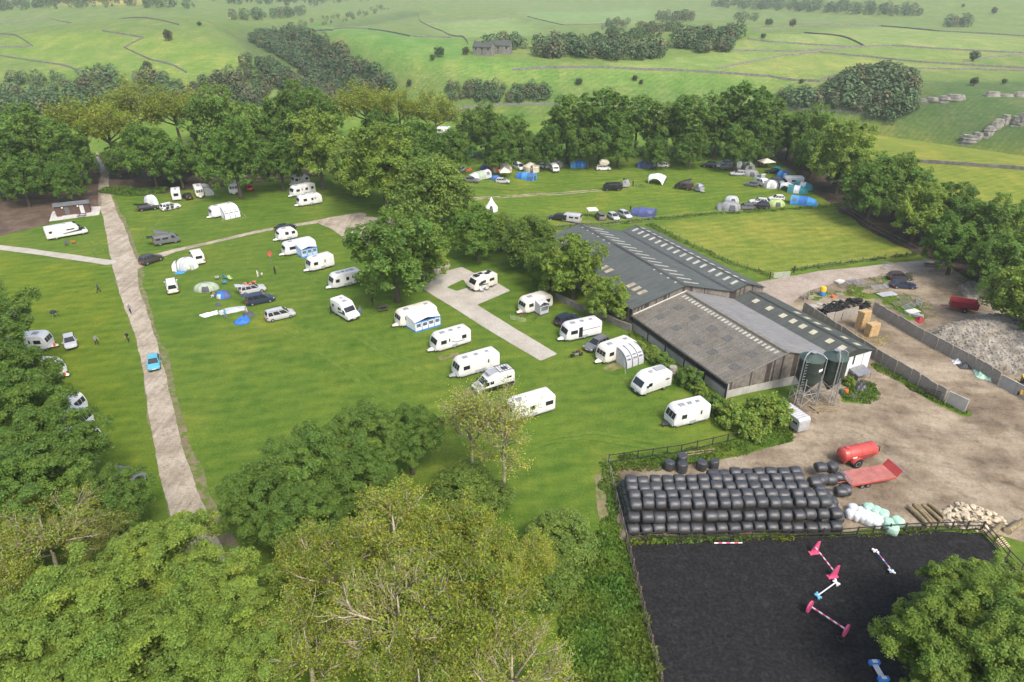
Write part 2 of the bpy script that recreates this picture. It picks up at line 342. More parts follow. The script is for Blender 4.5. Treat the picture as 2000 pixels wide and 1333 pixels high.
def bb(P, m=3): xs = [p[0] for p in P]; ys = [p[1] for p in P]; return (min(xs) - m, max(xs) + m, min(ys) - m, max(ys) + m)
def ribbon(P, hw):
    def f(X, Y):
        d, w = seg_dist(X, Y, P, hw); return d - w
    return f
def area(P, *holes):
    def f(X, Y):
        s = poly_sd(X, Y, P)
        for h in holes: s = np.maximum(s, -h(X, Y))
        return s
    return f
P = [(-22.55,37.39),(-26.21,42.6),(-31.11,49.96),(-36.24,57.69),(-40.0,63.96),(-44.23,71.22),(-49.74,81.1),(-54.79,89.91),(-62.41,102.18),(-68.39,111.54),(-74.51,122.35),(-82.87,136.53),(-91.19,149.96),(-98.12,160.76),(-105.03,172.5),(-109.99,182.18),(-113.15,189.0),(-119.56,200.4),(-128.99,214.41)]
sheet('verge', ribbon([(q[0] + .5, q[1]) for q in P], [2.7, 2.7, 2.6, 2.2, 2.0, 1.8, 1.7, 1.65, 1.7, 2.0, 2.6, 2.3, 2.0, 1.9, 1.6, 1.4, 1.2, 1.2, 1.2]), 'verge_soil', bbox=bb(P, 5), seed=21, off=.018, edge=.5)
sheet('track', ribbon(P, [1.7, 1.7, 1.7, 1.55, 1.45, 1.4, 1.35, 1.35, 1.4, 1.6, 2.1, 1.9, 1.7, 1.6, 1.3, 1.1, 1.0, 1.0, 1.0]), 'gravel_track', bbox=bb(P, 4), seed=2)
P = [(-113.09,134.68),(-105.12,132.29),(-92.38,128.55),(-78.18,123.92)]
sheet('side_path', ribbon(P, [1.1, 1.1, 1.1, 1.2]), 'pale_gravel', bbox=bb(P), off=.045, edge=.1)
P = [(-73.17,121.83),(-71.09,126.89),(-68.62,130.54),(-63.9,134.38),(-55.64,141.65),(-46.04,147.45),(-41.04,150.69),(-35.69,153.29)]
sheet('field_track', ribbon(P, [2.2, 1.5, .9, .85, .85, .9, 1.3, 1.8]), 'gravel_track', bbox=bb(P), off=.04, edge=.12, seed=5)
P = [(-43.74,147.45),(-38.07,153.29),(-24.52,149.96),(-15.88,133.48),(-11.83,122.35),(-14.01,112.66),(-24.5,127.71),(-35.66,137.78),(-40.05,143.99)]
sheet('turning_area', area(P), 'gravel_track', bbox=bb(P), off=.05, edge=.15, seed=6)
P = [(-15.7,111.32),(-15.1,117.83),(-9.63,121.83),(-7.23,119.06),(-2.8,114.5),(-0.18,110.65),(-5.92,104.96),(0.81,95.74),(6.76,88.03),(4.17,85.92),(-3.22,94.87),(-10.42,104.55)]
hole = [(-11.76,112.21),(-8.94,115.67),(-7.9,112.21),(-9.81,110.65)]
sheet('hardstanding', area(P, area(hole)), 'pale_gravel', bbox=bb(P), off=.06, edge=.08, res=.4, seed=7)
P = [(-17.57,163.25),(-5.21,169.87),(6.86,179.35),(26.05,184.82)]
for k in (-.75, .75):
    Q = [(p[0], p[1] + k) for p in P]
    sheet('wheel_rut', ribbon(Q, [.4, .4, .38, .3]), 'rut_track', bbox=bb(Q), off=.035, edge=.12, seed=8)
YARD = [(10.92,50.65),(11.59,61.61),(23.04,62.44),(29.14,64.93),(33.85,67.02),(35.85,70.51),(36.3,75.49),(39.59,79.5),(44.49,84.27),(51.38,89.39),(54.87,93.62),(51.02,102.4),(45.78,115.88),(46.99,120.36),(61.54,126.84),(84.42,131.49),(88.38,130.13),(87.83,118.62),(89.02,107.76),(102.9,101.54),(67.98,50.69),(52.38,50.97),(48.91,52.67)]
GP = [(51.79,112.52),(55.56,116.53),(62.46,119.3),(73.46,126.08),(80.71,126.33),(75.49,120.99),(67.09,118.76),(76.1,115.58),(74.87,108.1),(69.98,102.3),(67.11,105.2),(64.95,112.0),(60.71,115.13),(57.56,112.06)]
GP2 = [(46.01,80.83),(51.39,85.18),(52.49,83.83),(51.18,79.64),(48.08,77.45),(45.01,77.8)]
GP3 = [(55.51,89.5),(57.65,84.79),(59.62,80.19),(61.46,77.17)]
sheet('yard', area(YARD, lambda X, Y: area(GP)(X, Y) + 2.0 + 3.0 * vnoise(X, Y, .9, 6), area(GP2), lambda X, Y: seg_dist(X, Y, GP3) - .9), 'yard_dirt', bbox=bb(YARD), seed=11, edge=.4)
P = [(45.04,116.57),(47.3,121.33),(61.54,126.84),(84.56,131.76),(88.02,130.43),(85.41,127.14),(63.48,121.71),(54.6,116.54),(48.78,109.54)]
sheet('concrete_lane', area(P), 'concrete_lane', bbox=bb(P), off=.05, edge=.12, seed=12)
P = [(11.3,50.09),(48.13,52.05),(48.29,48.51),(48.53,31.28),(12.02,31.27)]
sheet('riding_arena', area(P), 'arena_sand', bbox=bb(P), off=.05, edge=.1, seed=13, res=.4, zadd=lambda X, Y: .03 * vnoise(X, Y, 1.1, 4))
P = [(-143.72,162.41),(-119.04,164.94),(-104.61,170.21),(-98.92,159.95),(-107.91,156.76),(-103.96,147.1),(-109.57,139.05),(-119.56,130.54)]
sheet('bare_soil', area(P), 'bare_soil', bbox=bb(P), off=.03, edge=.8, seed=14)
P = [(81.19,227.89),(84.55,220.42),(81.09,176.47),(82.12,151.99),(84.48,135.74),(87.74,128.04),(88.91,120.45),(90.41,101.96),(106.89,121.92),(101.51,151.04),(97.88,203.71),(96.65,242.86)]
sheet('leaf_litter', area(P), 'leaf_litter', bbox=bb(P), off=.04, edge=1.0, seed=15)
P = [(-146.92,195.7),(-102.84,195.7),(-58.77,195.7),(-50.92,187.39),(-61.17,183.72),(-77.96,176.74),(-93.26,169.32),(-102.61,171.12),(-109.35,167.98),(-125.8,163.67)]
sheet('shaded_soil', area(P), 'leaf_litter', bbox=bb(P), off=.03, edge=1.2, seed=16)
P = [(-104.7,148.52),(-108.29,155.98),(-101.17,159.54),(-99.05,159.95),(-95.88,153.29)]
sheet('cabin_pad', area(P), 'concrete_pad', bbox=bb(P), off=.08, edge=.03, seed=17, res=.3)
for k, P in enumerate(([(-6.94,78.19),(-4.92,79.49),(-4.15,77.81),(-5.81,76.54)], [(-10.92,87.12),(-8.02,88.65),(-7.57,87.72),(-10.31,86.21)], [(16.38,84.74),(14.2,83.31),(13.18,83.88),(14.79,85.04)], [(9.22,60.26),(10.94,62.54),(11.24,60.26),(10.13,53.71),(8.98,52.96),(8.89,56.05)])):
    sheet('worn_turf', area(P), 'worn_turf', bbox=bb(P), off=.03, edge=.4, seed=18 + k)

# pairs of faint wheel marks pressed into the lawn
for k, P in enumerate(([(4.18,78.45),(7.09,80.42),(11.49,81.78),(16.31,80.42)], [(-23.96,94.01),(-18.27,88.34),(-10.7,81.1),(-3.32,73.52)], [(-35.9,96.62),(-27.41,88.34),(-16.31,75.92),(-9.51,69.03)], [(-78.77,136.53),(-80.09,146.4),(-73.14,151.8),(-60.64,146.4)],
                       [(-63.82,117.34),(-57.16,122.35),(-47.72,123.66),(-33.18,112.66)], [(-94.41,141.32),(-87.12,134.99),(-82.19,127.71)], [(-1.19,63.0),(4.96,66.94),(9.41,67.97),(17.18,65.92)], [(-13.58,178.65),(0.0,181.16),(14.45,190.45),(45.53,201.43)])):
    for o_ in (-.75, .75):
        n2 = [(p[0] + o_ * .7, p[1] + o_ * .7) for p in P]; sheet('wheel_rut', ribbon(n2, [.26] * len(n2)), 'wheel_marks', bbox=bb(n2, 2), off=.02 + .004 * k + .002 * (o_ > 0), edge=.16, seed=40 + k, res=.35)
# ---------------------------------------------------------------- drystone field walls
mat('drystone', (.12, .115, .1), .95, scale=.8, col2=(.22, .21, .185), bump=.8)
def wall_run(pts, label, hgt=.95, wid=.38, name='field_wall'):
    mb = MB(); rings = []; rnd = random.Random(len(label) * 7 + int(pts[0][0]))
    dense = []
    for i in range(len(pts) - 1):
        a, b = pts[i], pts[i + 1]; L = math.dist(a, b); n = max(1, int(L / max(2.5, L / 60)))
        dense += [(a[0] + (b[0] - a[0]) * k / n, a[1] + (b[1] - a[1]) * k / n) for k in range(n)]
    dense.append(pts[-1])
    for i, p in enumerate(dense):
        q0 = dense[max(0, i - 1)]; q1 = dense[min(len(dense) - 1, i + 1)]; dx, dy = q1[0] - q0[0], q1[1] - q0[1]; L = math.hypot(dx, dy) or 1; nx, ny = -dy / L, dx / L
        z = h1(*p); hh = hgt * rnd.uniform(.85, 1.12); w0, w1 = wid / 2 * rnd.uniform(.9, 1.1), wid * .3
        rings.append([(p[0] + nx * w0, p[1] + ny * w0, z - .5), (p[0] - nx * w0, p[1] - ny * w0, z - .5), (p[0] - nx * w1, p[1] - ny * w1, z + hh), (p[0], p[1], z + hh + .08), (p[0] + nx * w1, p[1] + ny * w1, z + hh)])
    mb.loft(rings)
    o = build(name, mb, 'drystone'); tag(o, label, 'wall', 'drystone walls between the upland fields', 'thing'); return o
for lab, P in [
    ('grey drystone wall zigzagging at the far left edge of the upland', [(-372.2,542.31),(-348.95,523.82),(-312.57,483.27),(-337.42,487.46)]),
    ('grey drystone wall sloping along the lower left hill field', [(-323.48,464.84),(-292.48,445.64),(-252.29,422.55),(-235.88,418.08)]),
    ('kinked drystone wall crossing the left hill field', [(-280.78,512.38),(-243.14,490.92),(-246.26,469.95),(-212.82,435.45),(-187.98,420.75)]),
    ('drystone wall along the top of the left hill', [(-549.33,806.42),(-498.47,814.92),(-235.96,532.05)]),
    ('drystone wall above the wooded gully on its right side', [(-172.71,599.35),(-133.12,555.61),(-134.52,702.32),(-70.67,514.14),(-41.94,508.03)]),
    ('bent drystone wall descending towards the far farmhouse', [(-145.43,1161.5),(-121.85,994.75),(-73.66,796.59),(-28.0,476.86)]),
    ('straight drystone wall running right from the bent wall', [(-110.86,987.01),(-54.62,1003.83),(0.0,1026.4)]),
    ('long drystone wall below the square plantation and the pale meadow', [(0.0,419.45),(20.65,420.73),(52.98,419.76),(87.56,415.65),(114.94,408.4),(141.33,400.79),(153.22,393.93),(165.23,389.15),(200.58,407.66),(221.82,415.93),(260.65,412.44),(286.35,407.39)]),
    ('drystone wall arching over the pale yellow meadow', [(115.71,411.95),(135.52,430.59),(167.63,454.49),(193.89,465.44),(220.48,452.16),(243.89,436.2),(291.48,415.39)]),
    ('drystone wall between the second and third meadows at right', [(138.85,465.56),(181.09,465.92),(215.0,477.68),(249.48,487.69),(280.1,475.43),(321.65,462.98)]),
    ('short drystone wall forking near the right edge', [(268.0,435.74),(287.36,448.09),(318.66,458.22)]),
    ('drystone wall right of the small tree clumps', [(156.23,493.24),(168.39,488.3),(219.61,480.85)]),
    ('far drystone wall below the long tree belt', [(209.09,649.9),(282.83,690.88),(339.65,690.94),(341.18,600.11),(385.37,560.77)]),
    ('thin slanting drystone wall under the long tree belt', [(233.34,597.05),(229.99,481.69)]),
    ('far drystone wall at top centre of the upland', [(21.14,1038.61),(58.65,859.56),(124.36,829.32)]),
    ('drystone wall behind the central tree belt in a light field', [(-34.78,401.41),(-5.78,401.92),(31.64,400.47)]),
    ('drystone wall on the crest of the bright hill', [(144.25,381.33),(164.1,372.85),(184.17,363.89),(192.1,358.17)]),
    ('crumbling drystone wall crossing the bright hill at right', [(120.38,206.54),(127.48,200.35),(141.83,188.72),(157.67,181.64)]),
]: wall_run(P, lab)

# ================================================================ TREES
def leaf_material(name, base, trans=.3):
    m = bpy.data.materials.new(name); m.use_nodes = True; nt = m.node_tree; N, L = nt.nodes, nt.links
    for n in list(N):
        if n.type == 'BSDF_PRINCIPLED': N.remove(n)
    out = next(n for n in N if n.type == 'OUTPUT_MATERIAL')
    at = N.new('ShaderNodeAttribute'); at.attribute_name = 'tint'; oi = N.new('ShaderNodeObjectInfo')
    vr = ramp(N, L, oi.outputs['Random'], [(0, (.84, .86, .8)), (.5, (1, 1, 1)), (1, (1.16, 1.1, 1.12))])
    c = mulc(N, L, mulc(N, L, at.outputs['Color'], base), vr)
    d = N.new('ShaderNodeBsdfPrincipled'); d.inputs['Roughness'].default_value = .55; d.inputs['Specular IOR Level'].default_value = .25; L.new(c, d.inputs['Base Color'])
    tr = N.new('ShaderNodeBsdfTranslucent'); L.new(mulc(N, L, c, (1.2, 1.25, .6)), tr.inputs['Color'])
    mx = N.new('ShaderNodeMixShader'); mx.inputs[0].default_value = trans; L.new(d.outputs[0], mx.inputs[1]); L.new(tr.outputs[0], mx.inputs[2]); L.new(mx.outputs[0], out.inputs[0])
    M[name] = m
leaf_material('leaf_sycamore', (.13, .22, .04), .4); leaf_material('leaf_bright', (.18, .265, .042), .36); leaf_material('leaf_dark', (.115, .21, .035), .42)
leaf_material('leaf_ash', (.23, .28, .036), .4); leaf_material('leaf_willow', (.16, .24, .045), .4); leaf_material('leaf_far', (.072, .125, .05), .2); leaf_material('leaf_far_brown', (.085, .088, .045), .15)
leaf_material('leaf_spring', (.28, .31, .06), .35)
leaf_material('leaf_tuft', (.1, .17, .025), .3)
mat('bark', (.075, .062, .045), .95, .3, 3, bump=.7); mat('bark_pale', (.36, .31, .23), .9, .25, 4, bump=.5); mat('bark_ash', (.15, .135, .09), .95, .25, 3, bump=.5)
RNG = np.random.default_rng(7)
def unit(v): return v / (np.linalg.norm(v, axis=-1, keepdims=True) + 1e-9)
def leaves_at(C, Nrm, s, rng, asp=.55, fold=.18):
    n = len(C); r = rng.normal(size=(n, 3)); t = unit(np.cross(Nrm, r)); b = np.cross(Nrm, t); s = np.asarray(s).reshape(-1, 1) * np.ones((n, 1))
    up = Nrm * (s * fold)
    return np.stack([C - t * s, C + b * s * asp + up, C + t * s, C - b * s * asp + up], 1)
def crown(name, seed, rx, rz, nc, lpc, leaf, material, base=-.55, rcf=.27, tri=(1.0, 1.0), squash=.8, inner=.12, ragged=.18, boughs=0):
    """a crown of leaf clumps spread over a lumpy dome, centred on the origin"""
    rng = np.random.default_rng(seed); k = np.arange(nc) + .5
    z = 1 - (1 - base) * k / nc; ph = k * 2.399963 + rng.normal(size=nc) * .5; q = np.sqrt(np.clip(1 - z * z, 0, 1))
    D = np.stack([q * np.cos(ph), q * np.sin(ph), z], 1)
    lob = 1 + ragged * np.sin(2.3 * ph + seed) * q + rng.normal(size=nc) * ragged * .55
    if boughs:      # clumps gather into boughs with clefts between them
        Bd = unit(rng.normal(size=(boughs, 3)) + np.array([0, 0, .4])); t = np.clip(((D @ Bd.T).max(1) - .78) / .2, 0, 1); lob = lob * (.66 + .46 * t)
    lob = np.clip(lob, .5, 1.3)
    Cc = D * lob[:, None] * np.array([rx, rx, rz]) * .82
    rc = rx * rcf * rng.uniform(.65, 1.25, nc)
    cb = rng.normal(1, .07, nc); cy_ = rng.normal(0, .035, nc)
    n = nc * lpc; ci = np.repeat(np.arange(nc), lpc)
    sub = unit(rng.normal(size=(nc, 6, 3)) + D[:, None] * .5) * (rc[:, None, None] * rng.uniform(.35, .95, (nc, 6, 1)))     # sprays that break up each clump
    si = rng.integers(0, 6, n)
    d = unit(rng.normal(size=(n, 3)) + D[ci] * .6 + np.array([0, 0, .5]))
    rad = rc[ci] * .62 * (.3 + .8 * rng.random(n) ** .7)
    Pp = Cc[ci] + sub[ci, si] + d * rad[:, None] * np.array([1, 1, squash])
    nr = unit(d * .8 + np.array([0, 0, .75]) + rng.normal(size=(n, 3)) * .45)
    sz = leaf * rng.uniform(.7, 1.3, n)
    bright = cb[ci] * rng.uniform(.72, 1.28, n); yel = cy_[ci] + rng.normal(0, .06, n)
    col = np.stack([bright * (1 + yel * 1.6), bright * (1 + yel * .5), bright * (1 - yel)], 1)
    ni = int(n * inner); di = unit(rng.normal(size=(ni, 3))); pi_ = di * (rng.random(ni)[:, None] ** .4) * np.array([rx, rx, rz]) * .72
    pi_[:, 2] = np.maximum(pi_[:, 2], base * rz * .8)
    V = np.concatenate([leaves_at(Pp, nr, sz, rng), leaves_at(pi_, unit(rng.normal(size=(ni, 3))), np.full(ni, leaf * 1.7), rng)])
    col = np.concatenate([col, np.tile([[.85, .85, .85]], (ni, 1))])
    return quads_mesh(name, V, np.clip(col, .2, 2.2), material), Cc
def trunk_mesh(seed, hc, rx, Cc, r0, material, nl=9, sink=.4):
    """tapered trunk from the ground up to the crown centre (origin at ground), with limbs reaching for the clumps"""
    rnd = random.Random(seed); mb = MB()
    lean = Vector((rnd.uniform(-.3, .3), rnd.uniform(-.3, .3), 0)); top = Vector((0, 0, hc + rx * .15)) + lean
    pts = [Vector((0, 0, -sink)), Vector((0, 0, .25)), Vector((0, 0, 1)) + lean * .1, Vector((0, 0, hc * .55)) + lean * .6, top]
    mb.tube(pts, [r0 * 1.55, r0 * 1.15, r0, r0 * .75, r0 * .25], 8)
    order = sorted(range(len(Cc)), key=lambda i: rnd.random())[:nl]
    for i in order:
        t = rnd.uniform(.45, .95); s = pts[2].lerp(top, t); e = Vector(Cc[i]) * .9 + Vector((0, 0, hc)); m = s.lerp(e, .5) + Vector((0, 0, rx * rnd.uniform(-.02, .12)))
        mb.tube([s, m, e], [r0 * .42, r0 * .26, r0 * .07], 5)
    return mb
def ash_tree(seed, hc, rx, rz, material, nl=7, nb=6, ntw=6, nleaf=16, leaf=.13, r0=.3, spread=.9, bark='bark_ash', upright=.5, sway=.5):
    """open crown grown branch by branch: limbs, boughs, twigs, and tufts of leaves at the twig ends"""
    rnd = random.Random(seed); rng = np.random.default_rng(seed); mb = MB(); tips = []
    fork = hc - rz * .55
    mb.tube([(0, 0, -.4), (0, 0, .4), (rnd.uniform(-.2, .2), rnd.uniform(-.2, .2), fork * .6), (0, 0, fork), (0, 0, hc + rz * .5)], [r0 * 1.5, r0 * 1.05, r0 * .9, r0 * .75, r0 * .15], 7)
    def grow(p, d, ln, r, lvl):
        q = p + d * ln * .5 + Vector((rnd.uniform(-1, 1), rnd.uniform(-1, 1), rnd.uniform(-.4, 1))) * ln * .1 * sway * 2
        e = p + d * ln + Vector((rnd.uniform(-1, 1), rnd.uniform(-1, 1), rnd.uniform(-.2, .8))) * ln * .12
        mb.tube([p, q, e], [r, r * .75, r * (.5 if lvl < 2 else .45)], 5 if lvl == 0 else (4 if lvl == 1 else 3))
        if lvl == 2:
            tips.append(e); tips.append(q.lerp(e, .55)); 
            if rnd.random() < .5: tips.append(q)
            return
        n = nb if lvl == 0 else ntw
        for k in range(n):
            s = p.lerp(q, 2 * (t := .3 + .7 * k / n)) if (t := .3 + .7 * k / n) < .5 else q.lerp(e, 2 * t - 1)
            o = d.orthogonal().normalized(); a = rnd.uniform(0, 2 * PI); side = o * math.cos(a) + d.cross(o) * math.sin(a)
            nd = (d * .75 + side * rnd.uniform(.45, 1.0) * spread + Vector((0, 0, .12 + .2 * upright))).normalized()
            grow(s, nd, ln * rnd.uniform(.42, .62), r * .52, lvl + 1)
    for k in range(nl):
        a = 2 * PI * k / nl + rnd.uniform(-.35, .35); el = rnd.uniform(.15, 1.15) * (.6 + upright * .6)
        d = Vector((math.cos(a) * math.cos(el), math.sin(a) * math.cos(el), math.sin(el)))
        ln = .78 / math.sqrt((d.x ** 2 + d.y ** 2) / rx ** 2 + d.z ** 2 / (rz * 1.25) ** 2)
        grow(Vector((0, 0, fork + rnd.uniform(-.1, .35) * rz)), d, ln, r0 * .5, 0)
    T = np.array([t[:] for t in tips]); T = T.repeat(nleaf, 0)
    Pp = T + rng.normal(size=T.shape) * leaf * np.array([2.6, 2.6, 2.0])
    nr = unit(rng.normal(size=T.shape) * .6 + np.array([0, 0, 1.0]))
    cl = rng.normal(1, .14, len(tips)).repeat(nleaf) * rng.uniform(.7, 1.35, len(T)); y = rng.normal(0, .09, len(tips)).repeat(nleaf)
    col = np.stack([cl * (1 + y * 1.5), cl, cl * (1 - y)], 1)
    return mb, quads_mesh('crown', leaves_at(Pp, nr, leaf * rng.uniform(.6, 1.3, len(T)), rng), np.clip(col, .3, 2), material)
PROTO = {}
def mb_mesh(mb, material):
    me = bpy.data.meshes.new('trunk'); me.from_pydata(mb.v, [], mb.f); me.materials.append(M[material]); me.polygons.foreach_set('use_smooth', [True] * len(me.polygons)); me.update(); return me
def proto_syc(key, seed, rx, rz, hc, nc, lpc, leaf, material, r0=.35, **k):
    me, Cc = crown('crown', seed, rx, rz, nc, lpc, leaf, material, **k)
    PROTO[key] = (me, mb_mesh(trunk_mesh(seed, hc, rx, Cc, r0, 'bark'), 'bark'), hc, rx, True)
def proto_ash(key, seed, rx, rz, hc, material, bark='bark_ash', **k):
    mb, me = ash_tree(seed, hc, rx, rz, material, bark=bark, **k); PROTO[key] = (me, mb_mesh(mb, bark), hc, rx, False)
# near trees: small leaves, many of them
proto_syc('near_a', 11, 5.6, 5.2, 8.0, 110, 640, .112, 'leaf_sycamore', rcf=.175, base=-.45, ragged=.2, inner=.05, boughs=20)
proto_syc('near_b', 12, 5.4, 5.6, 8.0, 95, 700, .112, 'leaf_bright', rcf=.18, base=-.45, ragged=.22, inner=.05, boughs=17)
proto_syc('near_c', 13, 5.5, 5.0, 8.0, 120, 560, .106, 'leaf_sycamore', rcf=.165, base=-.4, ragged=.2, inner=.05, boughs=24)
proto_syc('near_d', 14, 5.3, 5.4, 8.0, 90, 700, .115, 'leaf_bright', rcf=.185, base=-.5, ragged=.22, inner=.05, boughs=18)
proto_ash('ash_a', 21, 5.8, 4.6, 8.5, 'leaf_ash', nl=10, nb=8, ntw=7, nleaf=14, leaf=.11, bark='bark_pale', r0=.28)
proto_ash('ash_b', 22, 5.8, 4.4, 8.5, 'leaf_ash', nl=9, nb=8, ntw=7, nleaf=18, leaf=.115, bark='bark_pale', r0=.3)
proto_ash('ash_c', 23, 5.6, 4.6, 8.5, 'leaf_ash', nl=10, nb=8, ntw=8, nleaf=7, leaf=.105, bark='bark_pale', r0=.26)
proto_ash('slender', 24, 3.2, 4.0, 7.0, 'leaf_spring', nl=9, nb=6, ntw=6, nleaf=8, leaf=.085, r0=.15, upright=.9, bark='bark_pale')
# middle distance
proto_syc('mid_a', 31, 5.5, 5.6, 7.2, 85, 190, .21, 'leaf_sycamore', rcf=.2, base=-.7, ragged=.18, inner=.07, boughs=16)
proto_syc('mid_b', 32, 5.5, 5.4, 7.2, 80, 200, .21, 'leaf_bright', rcf=.2, base=-.7, ragged=.2, inner=.07, boughs=14)
proto_syc('mid_c', 33, 5.4, 5.8, 7.4, 90, 180, .21, 'leaf_dark', rcf=.19, base=-.7, ragged=.18, inner=.07, boughs=16)
proto_syc('mid_d', 34, 5.5, 5.0, 7.0, 75, 180, .24, 'leaf_willow', rcf=.26, base=-.75, ragged=.1)
proto_syc('tall_a', 35, 4.6, 6.5, 10.5, 60, 130, .28, 'leaf_sycamore', rcf=.26, base=-.55, ragged=.2, inner=.05, boughs=20)
proto_syc('tall_b', 36, 4.6, 6.2, 10.5, 55, 130, .28, 'leaf_dark', rcf=.25, base=-.6, ragged=.22, inner=.05, boughs=18)
proto_ash('mash_a', 37, 6.0, 5.6, 9.5, 'leaf_ash', nl=8, nb=6, ntw=6, nleaf=12, leaf=.2, r0=.35)
proto_ash('mash_b', 38, 5.6, 6.0, 9.5, 'leaf_ash', nl=8, nb=6, ntw=6, nleaf=9, leaf=.2, r0=.32, upright=.8)
proto_syc('bush_a', 41, 1.5, 1.2, .95, 34, 130, .12, 'leaf_bright', r0=.08, rcf=.32, base=-.8); proto_syc('bush_b', 42, 1.5, 1.25, .95, 34, 130, .12, 'leaf_sycamore', r0=.08, rcf=.32, base=-.8)
proto_syc('bush_c', 43, 2.2, 1.3, 1.0, 40, 120, .16, 'leaf_dark', r0=.08, rcf=.3, base=-.8)
proto_syc('far_a', 51, 5.0, 4.6, 5.6, 34, 60, .5, 'leaf_far', rcf=.33, base=-.8); proto_syc('far_b', 52, 4.6, 4.8, 5.8, 30, 60, .5, 'leaf_far_brown', rcf=.33, base=-.8)
trc = random.Random(5)
def tree(kind, x, y, r, label, group=None, name='tree', hs=None, rz=None, cat='tree'):
    cm, tm, hc, rx, _ = PROTO[kind]; s = r / rx; sz = s if hs is None else hs
    z = h1(x, y)
    t = thing(name, label, cat, (x, y, z), trc.uniform(0, 2 * PI) if rz is None else rz, group)
    t.scale = (s, s, sz)
    link('trunk', tm, t); o = link('crown', cm, t)
    if _: o.location = (0, 0, hc)
    return t
def row(items, fmt, group):
    """items: (kind, (x, y, crown radius, crown centre height / radius)) in order"""
    for k, (kind, (x, y, r, ratio)) in enumerate(items):
        tree(kind, x, y, r, fmt[kind].format(n=ORD[k]), group, hs=ratio * r / PROTO[kind][2])
DESC = dict(near_a='dense green sycamore', near_c='dense green sycamore', near_b='bright green maple', near_d='bright green maple', ash_a='sparse olive ash', ash_b='sparse olive ash', ash_c='half-bare pale-twigged ash',
            mid_a='leafy green tree', mid_b='bright green leafy tree', mid_c='dark green tree', mid_d='pale green willowy tree', tall_a='tall open green tree', tall_b='tall dark open tree', mash_a='yellow-green ash', mash_b='thin yellow-green ash', slender='slender thin-leaved tree')
F = lambda tail: {k: f'{v}, {{n}} {tail}' for k, v in DESC.items()}
G1 = 'trees in the foreground'
# left edge trees above the parked caravans
row([('near_c', (-70.63,79.35,7.15,1.25)), ('near_a', (-56.64,64.92,5.67,1.4)), ('near_c', (-52.68,57.13,6.16,1.4)), ('near_a', (-46.23,55.06,4.97,1.4)), ('near_c', (-45.42,49.11,5.31,1.4)), ('near_a', (-38.41,49.95,3.66,1.4)), ('near_c', (-62.66,65.69,6.78,1.4))],
    F('down the trees crowding the left edge'), G1)
row([('ash_c', (-40.54,44.03,4.75,1.4)), ('ash_a', (-43.08,40.33,4.51,1.4)), ('ash_c', (-37.52,46.58,3.41,1.4)), ('ash_a', (-44.82,45.42,4.21,1.4))], F('of the brownish clump at lower left edge'), G1)
row([('near_d', (-34.89,32.44,4.32,1.4)), ('near_b', (-32.17,36.6,4.62,1.4)), ('near_d', (-28.67,41.08,4.36,1.4)), ('near_b', (-25.52,32.5,4.66,1.4)), ('near_d', (-23.17,37.66,4.14,1.4)), ('near_b', (-19.25,31.99,3.95,1.4)), ('near_d', (-29.39,30.13,3.82,1.4))],
    F('from left in the bright mass at lower left'), G1)
row([('near_a', (-23.27,49.42,4.0,1.4)), ('near_c', (-19.74,53.17,4.66,1.4)), ('near_a', (-19.26,46.89,3.65,1.4)), ('near_c', (-15.35,59.16,4.15,1.4)), ('near_a', (-11.22,60.67,3.59,1.4)), ('near_c', (-15.23,52.84,3.94,1.4))],
    F('from left in the clump right of the track'), G1)
row([('ash_b', (-15.03,39.88,4.86,1.4)), ('ash_a', (-14.99,33.29,4.73,1.4)), ('ash_a', (-10.2,44.06,5.16,1.4)), ('ash_c', (-8.49,35.4,5.24,1.4)), ('ash_b', (-4.39,42.93,4.68,1.4)), ('ash_b', (-2.7,35.4,5.24,1.4)), ('ash_c', (0.0,31.36,4.57,1.4)), ('ash_b', (0.87,41.8,3.8,1.4)), ('ash_a', (-6.35,29.97,4.79,1.4))],
    F('from left in the grove at bottom centre'), G1)
tree('slender', *(-0.94,56.45), 4.2, 'slender leaning tree half hiding a white caravan', name='tree', hs=1.25)
tree('slender', *(-4.26,58.96), 4.0, 'slender thin-leaved tree left of the half hidden caravan', name='tree', hs=1.15)
row([('mid_d', (-5.13,56.07,2.88,0.85)), ('mid_d', (-2.14,54.91,2.18,0.85)), ('mid_d', (4.64,48.29,3.08,0.8)), ('mid_d', (3.2,43.48,2.66,0.85))], F('of the low shrubs beside the ash grove'), G1)
row([('near_d', (36.12,37.83,3.58,1.4)), ('near_b', (31.71,32.61,4.16,1.4)), ('near_d', (35.28,32.12,4.63,1.4)), ('near_b', (40.32,38.51,3.43,1.4))], F('of the bright trees over the arena corner'), G1)
# the trees among the pitches
row([('mid_a', (-19.67,106.26,7.38,1.2))], {'mid_a': 'big round sycamore standing alone amid the caravan pitches'}, None)
row([('mid_b', (-16.17,113.66,4.58,1.2))], {'mid_b': 'lighter sycamore grown into the side of the big round one'}, None)
G2 = 'trees between the pitches and the tent field'
row([('mid_b', (-49.02,174.61,8.0,1.4)), ('mid_d', (-38.85,167.25,5.64,1.4)), ('mid_b', (-29.49,154.6,8.33,1.4)), ('mid_a', (-24.37,162.31,6.09,1.4)), ('mid_d', (-16.41,138.75,6.99,1.4)), ('mid_c', (-6.88,125.26,4.96,1.25)), ('mid_a', (-13.07,147.6,3.46,1.25)), ('mid_d', (3.32,120.17,4.79,1.25)), ('mid_d', (-2.04,130.27,3.56,1.25)), ('mid_b', (10.25,105.99,5.35,1.25)), ('mid_a', (6.68,110.5,3.87,1.25)), ('mid_b', (15.11,99.04,3.41,1.25))],
    F('down the row leading to the barn'), G2)
G3 = 'tree belt behind the pitches'
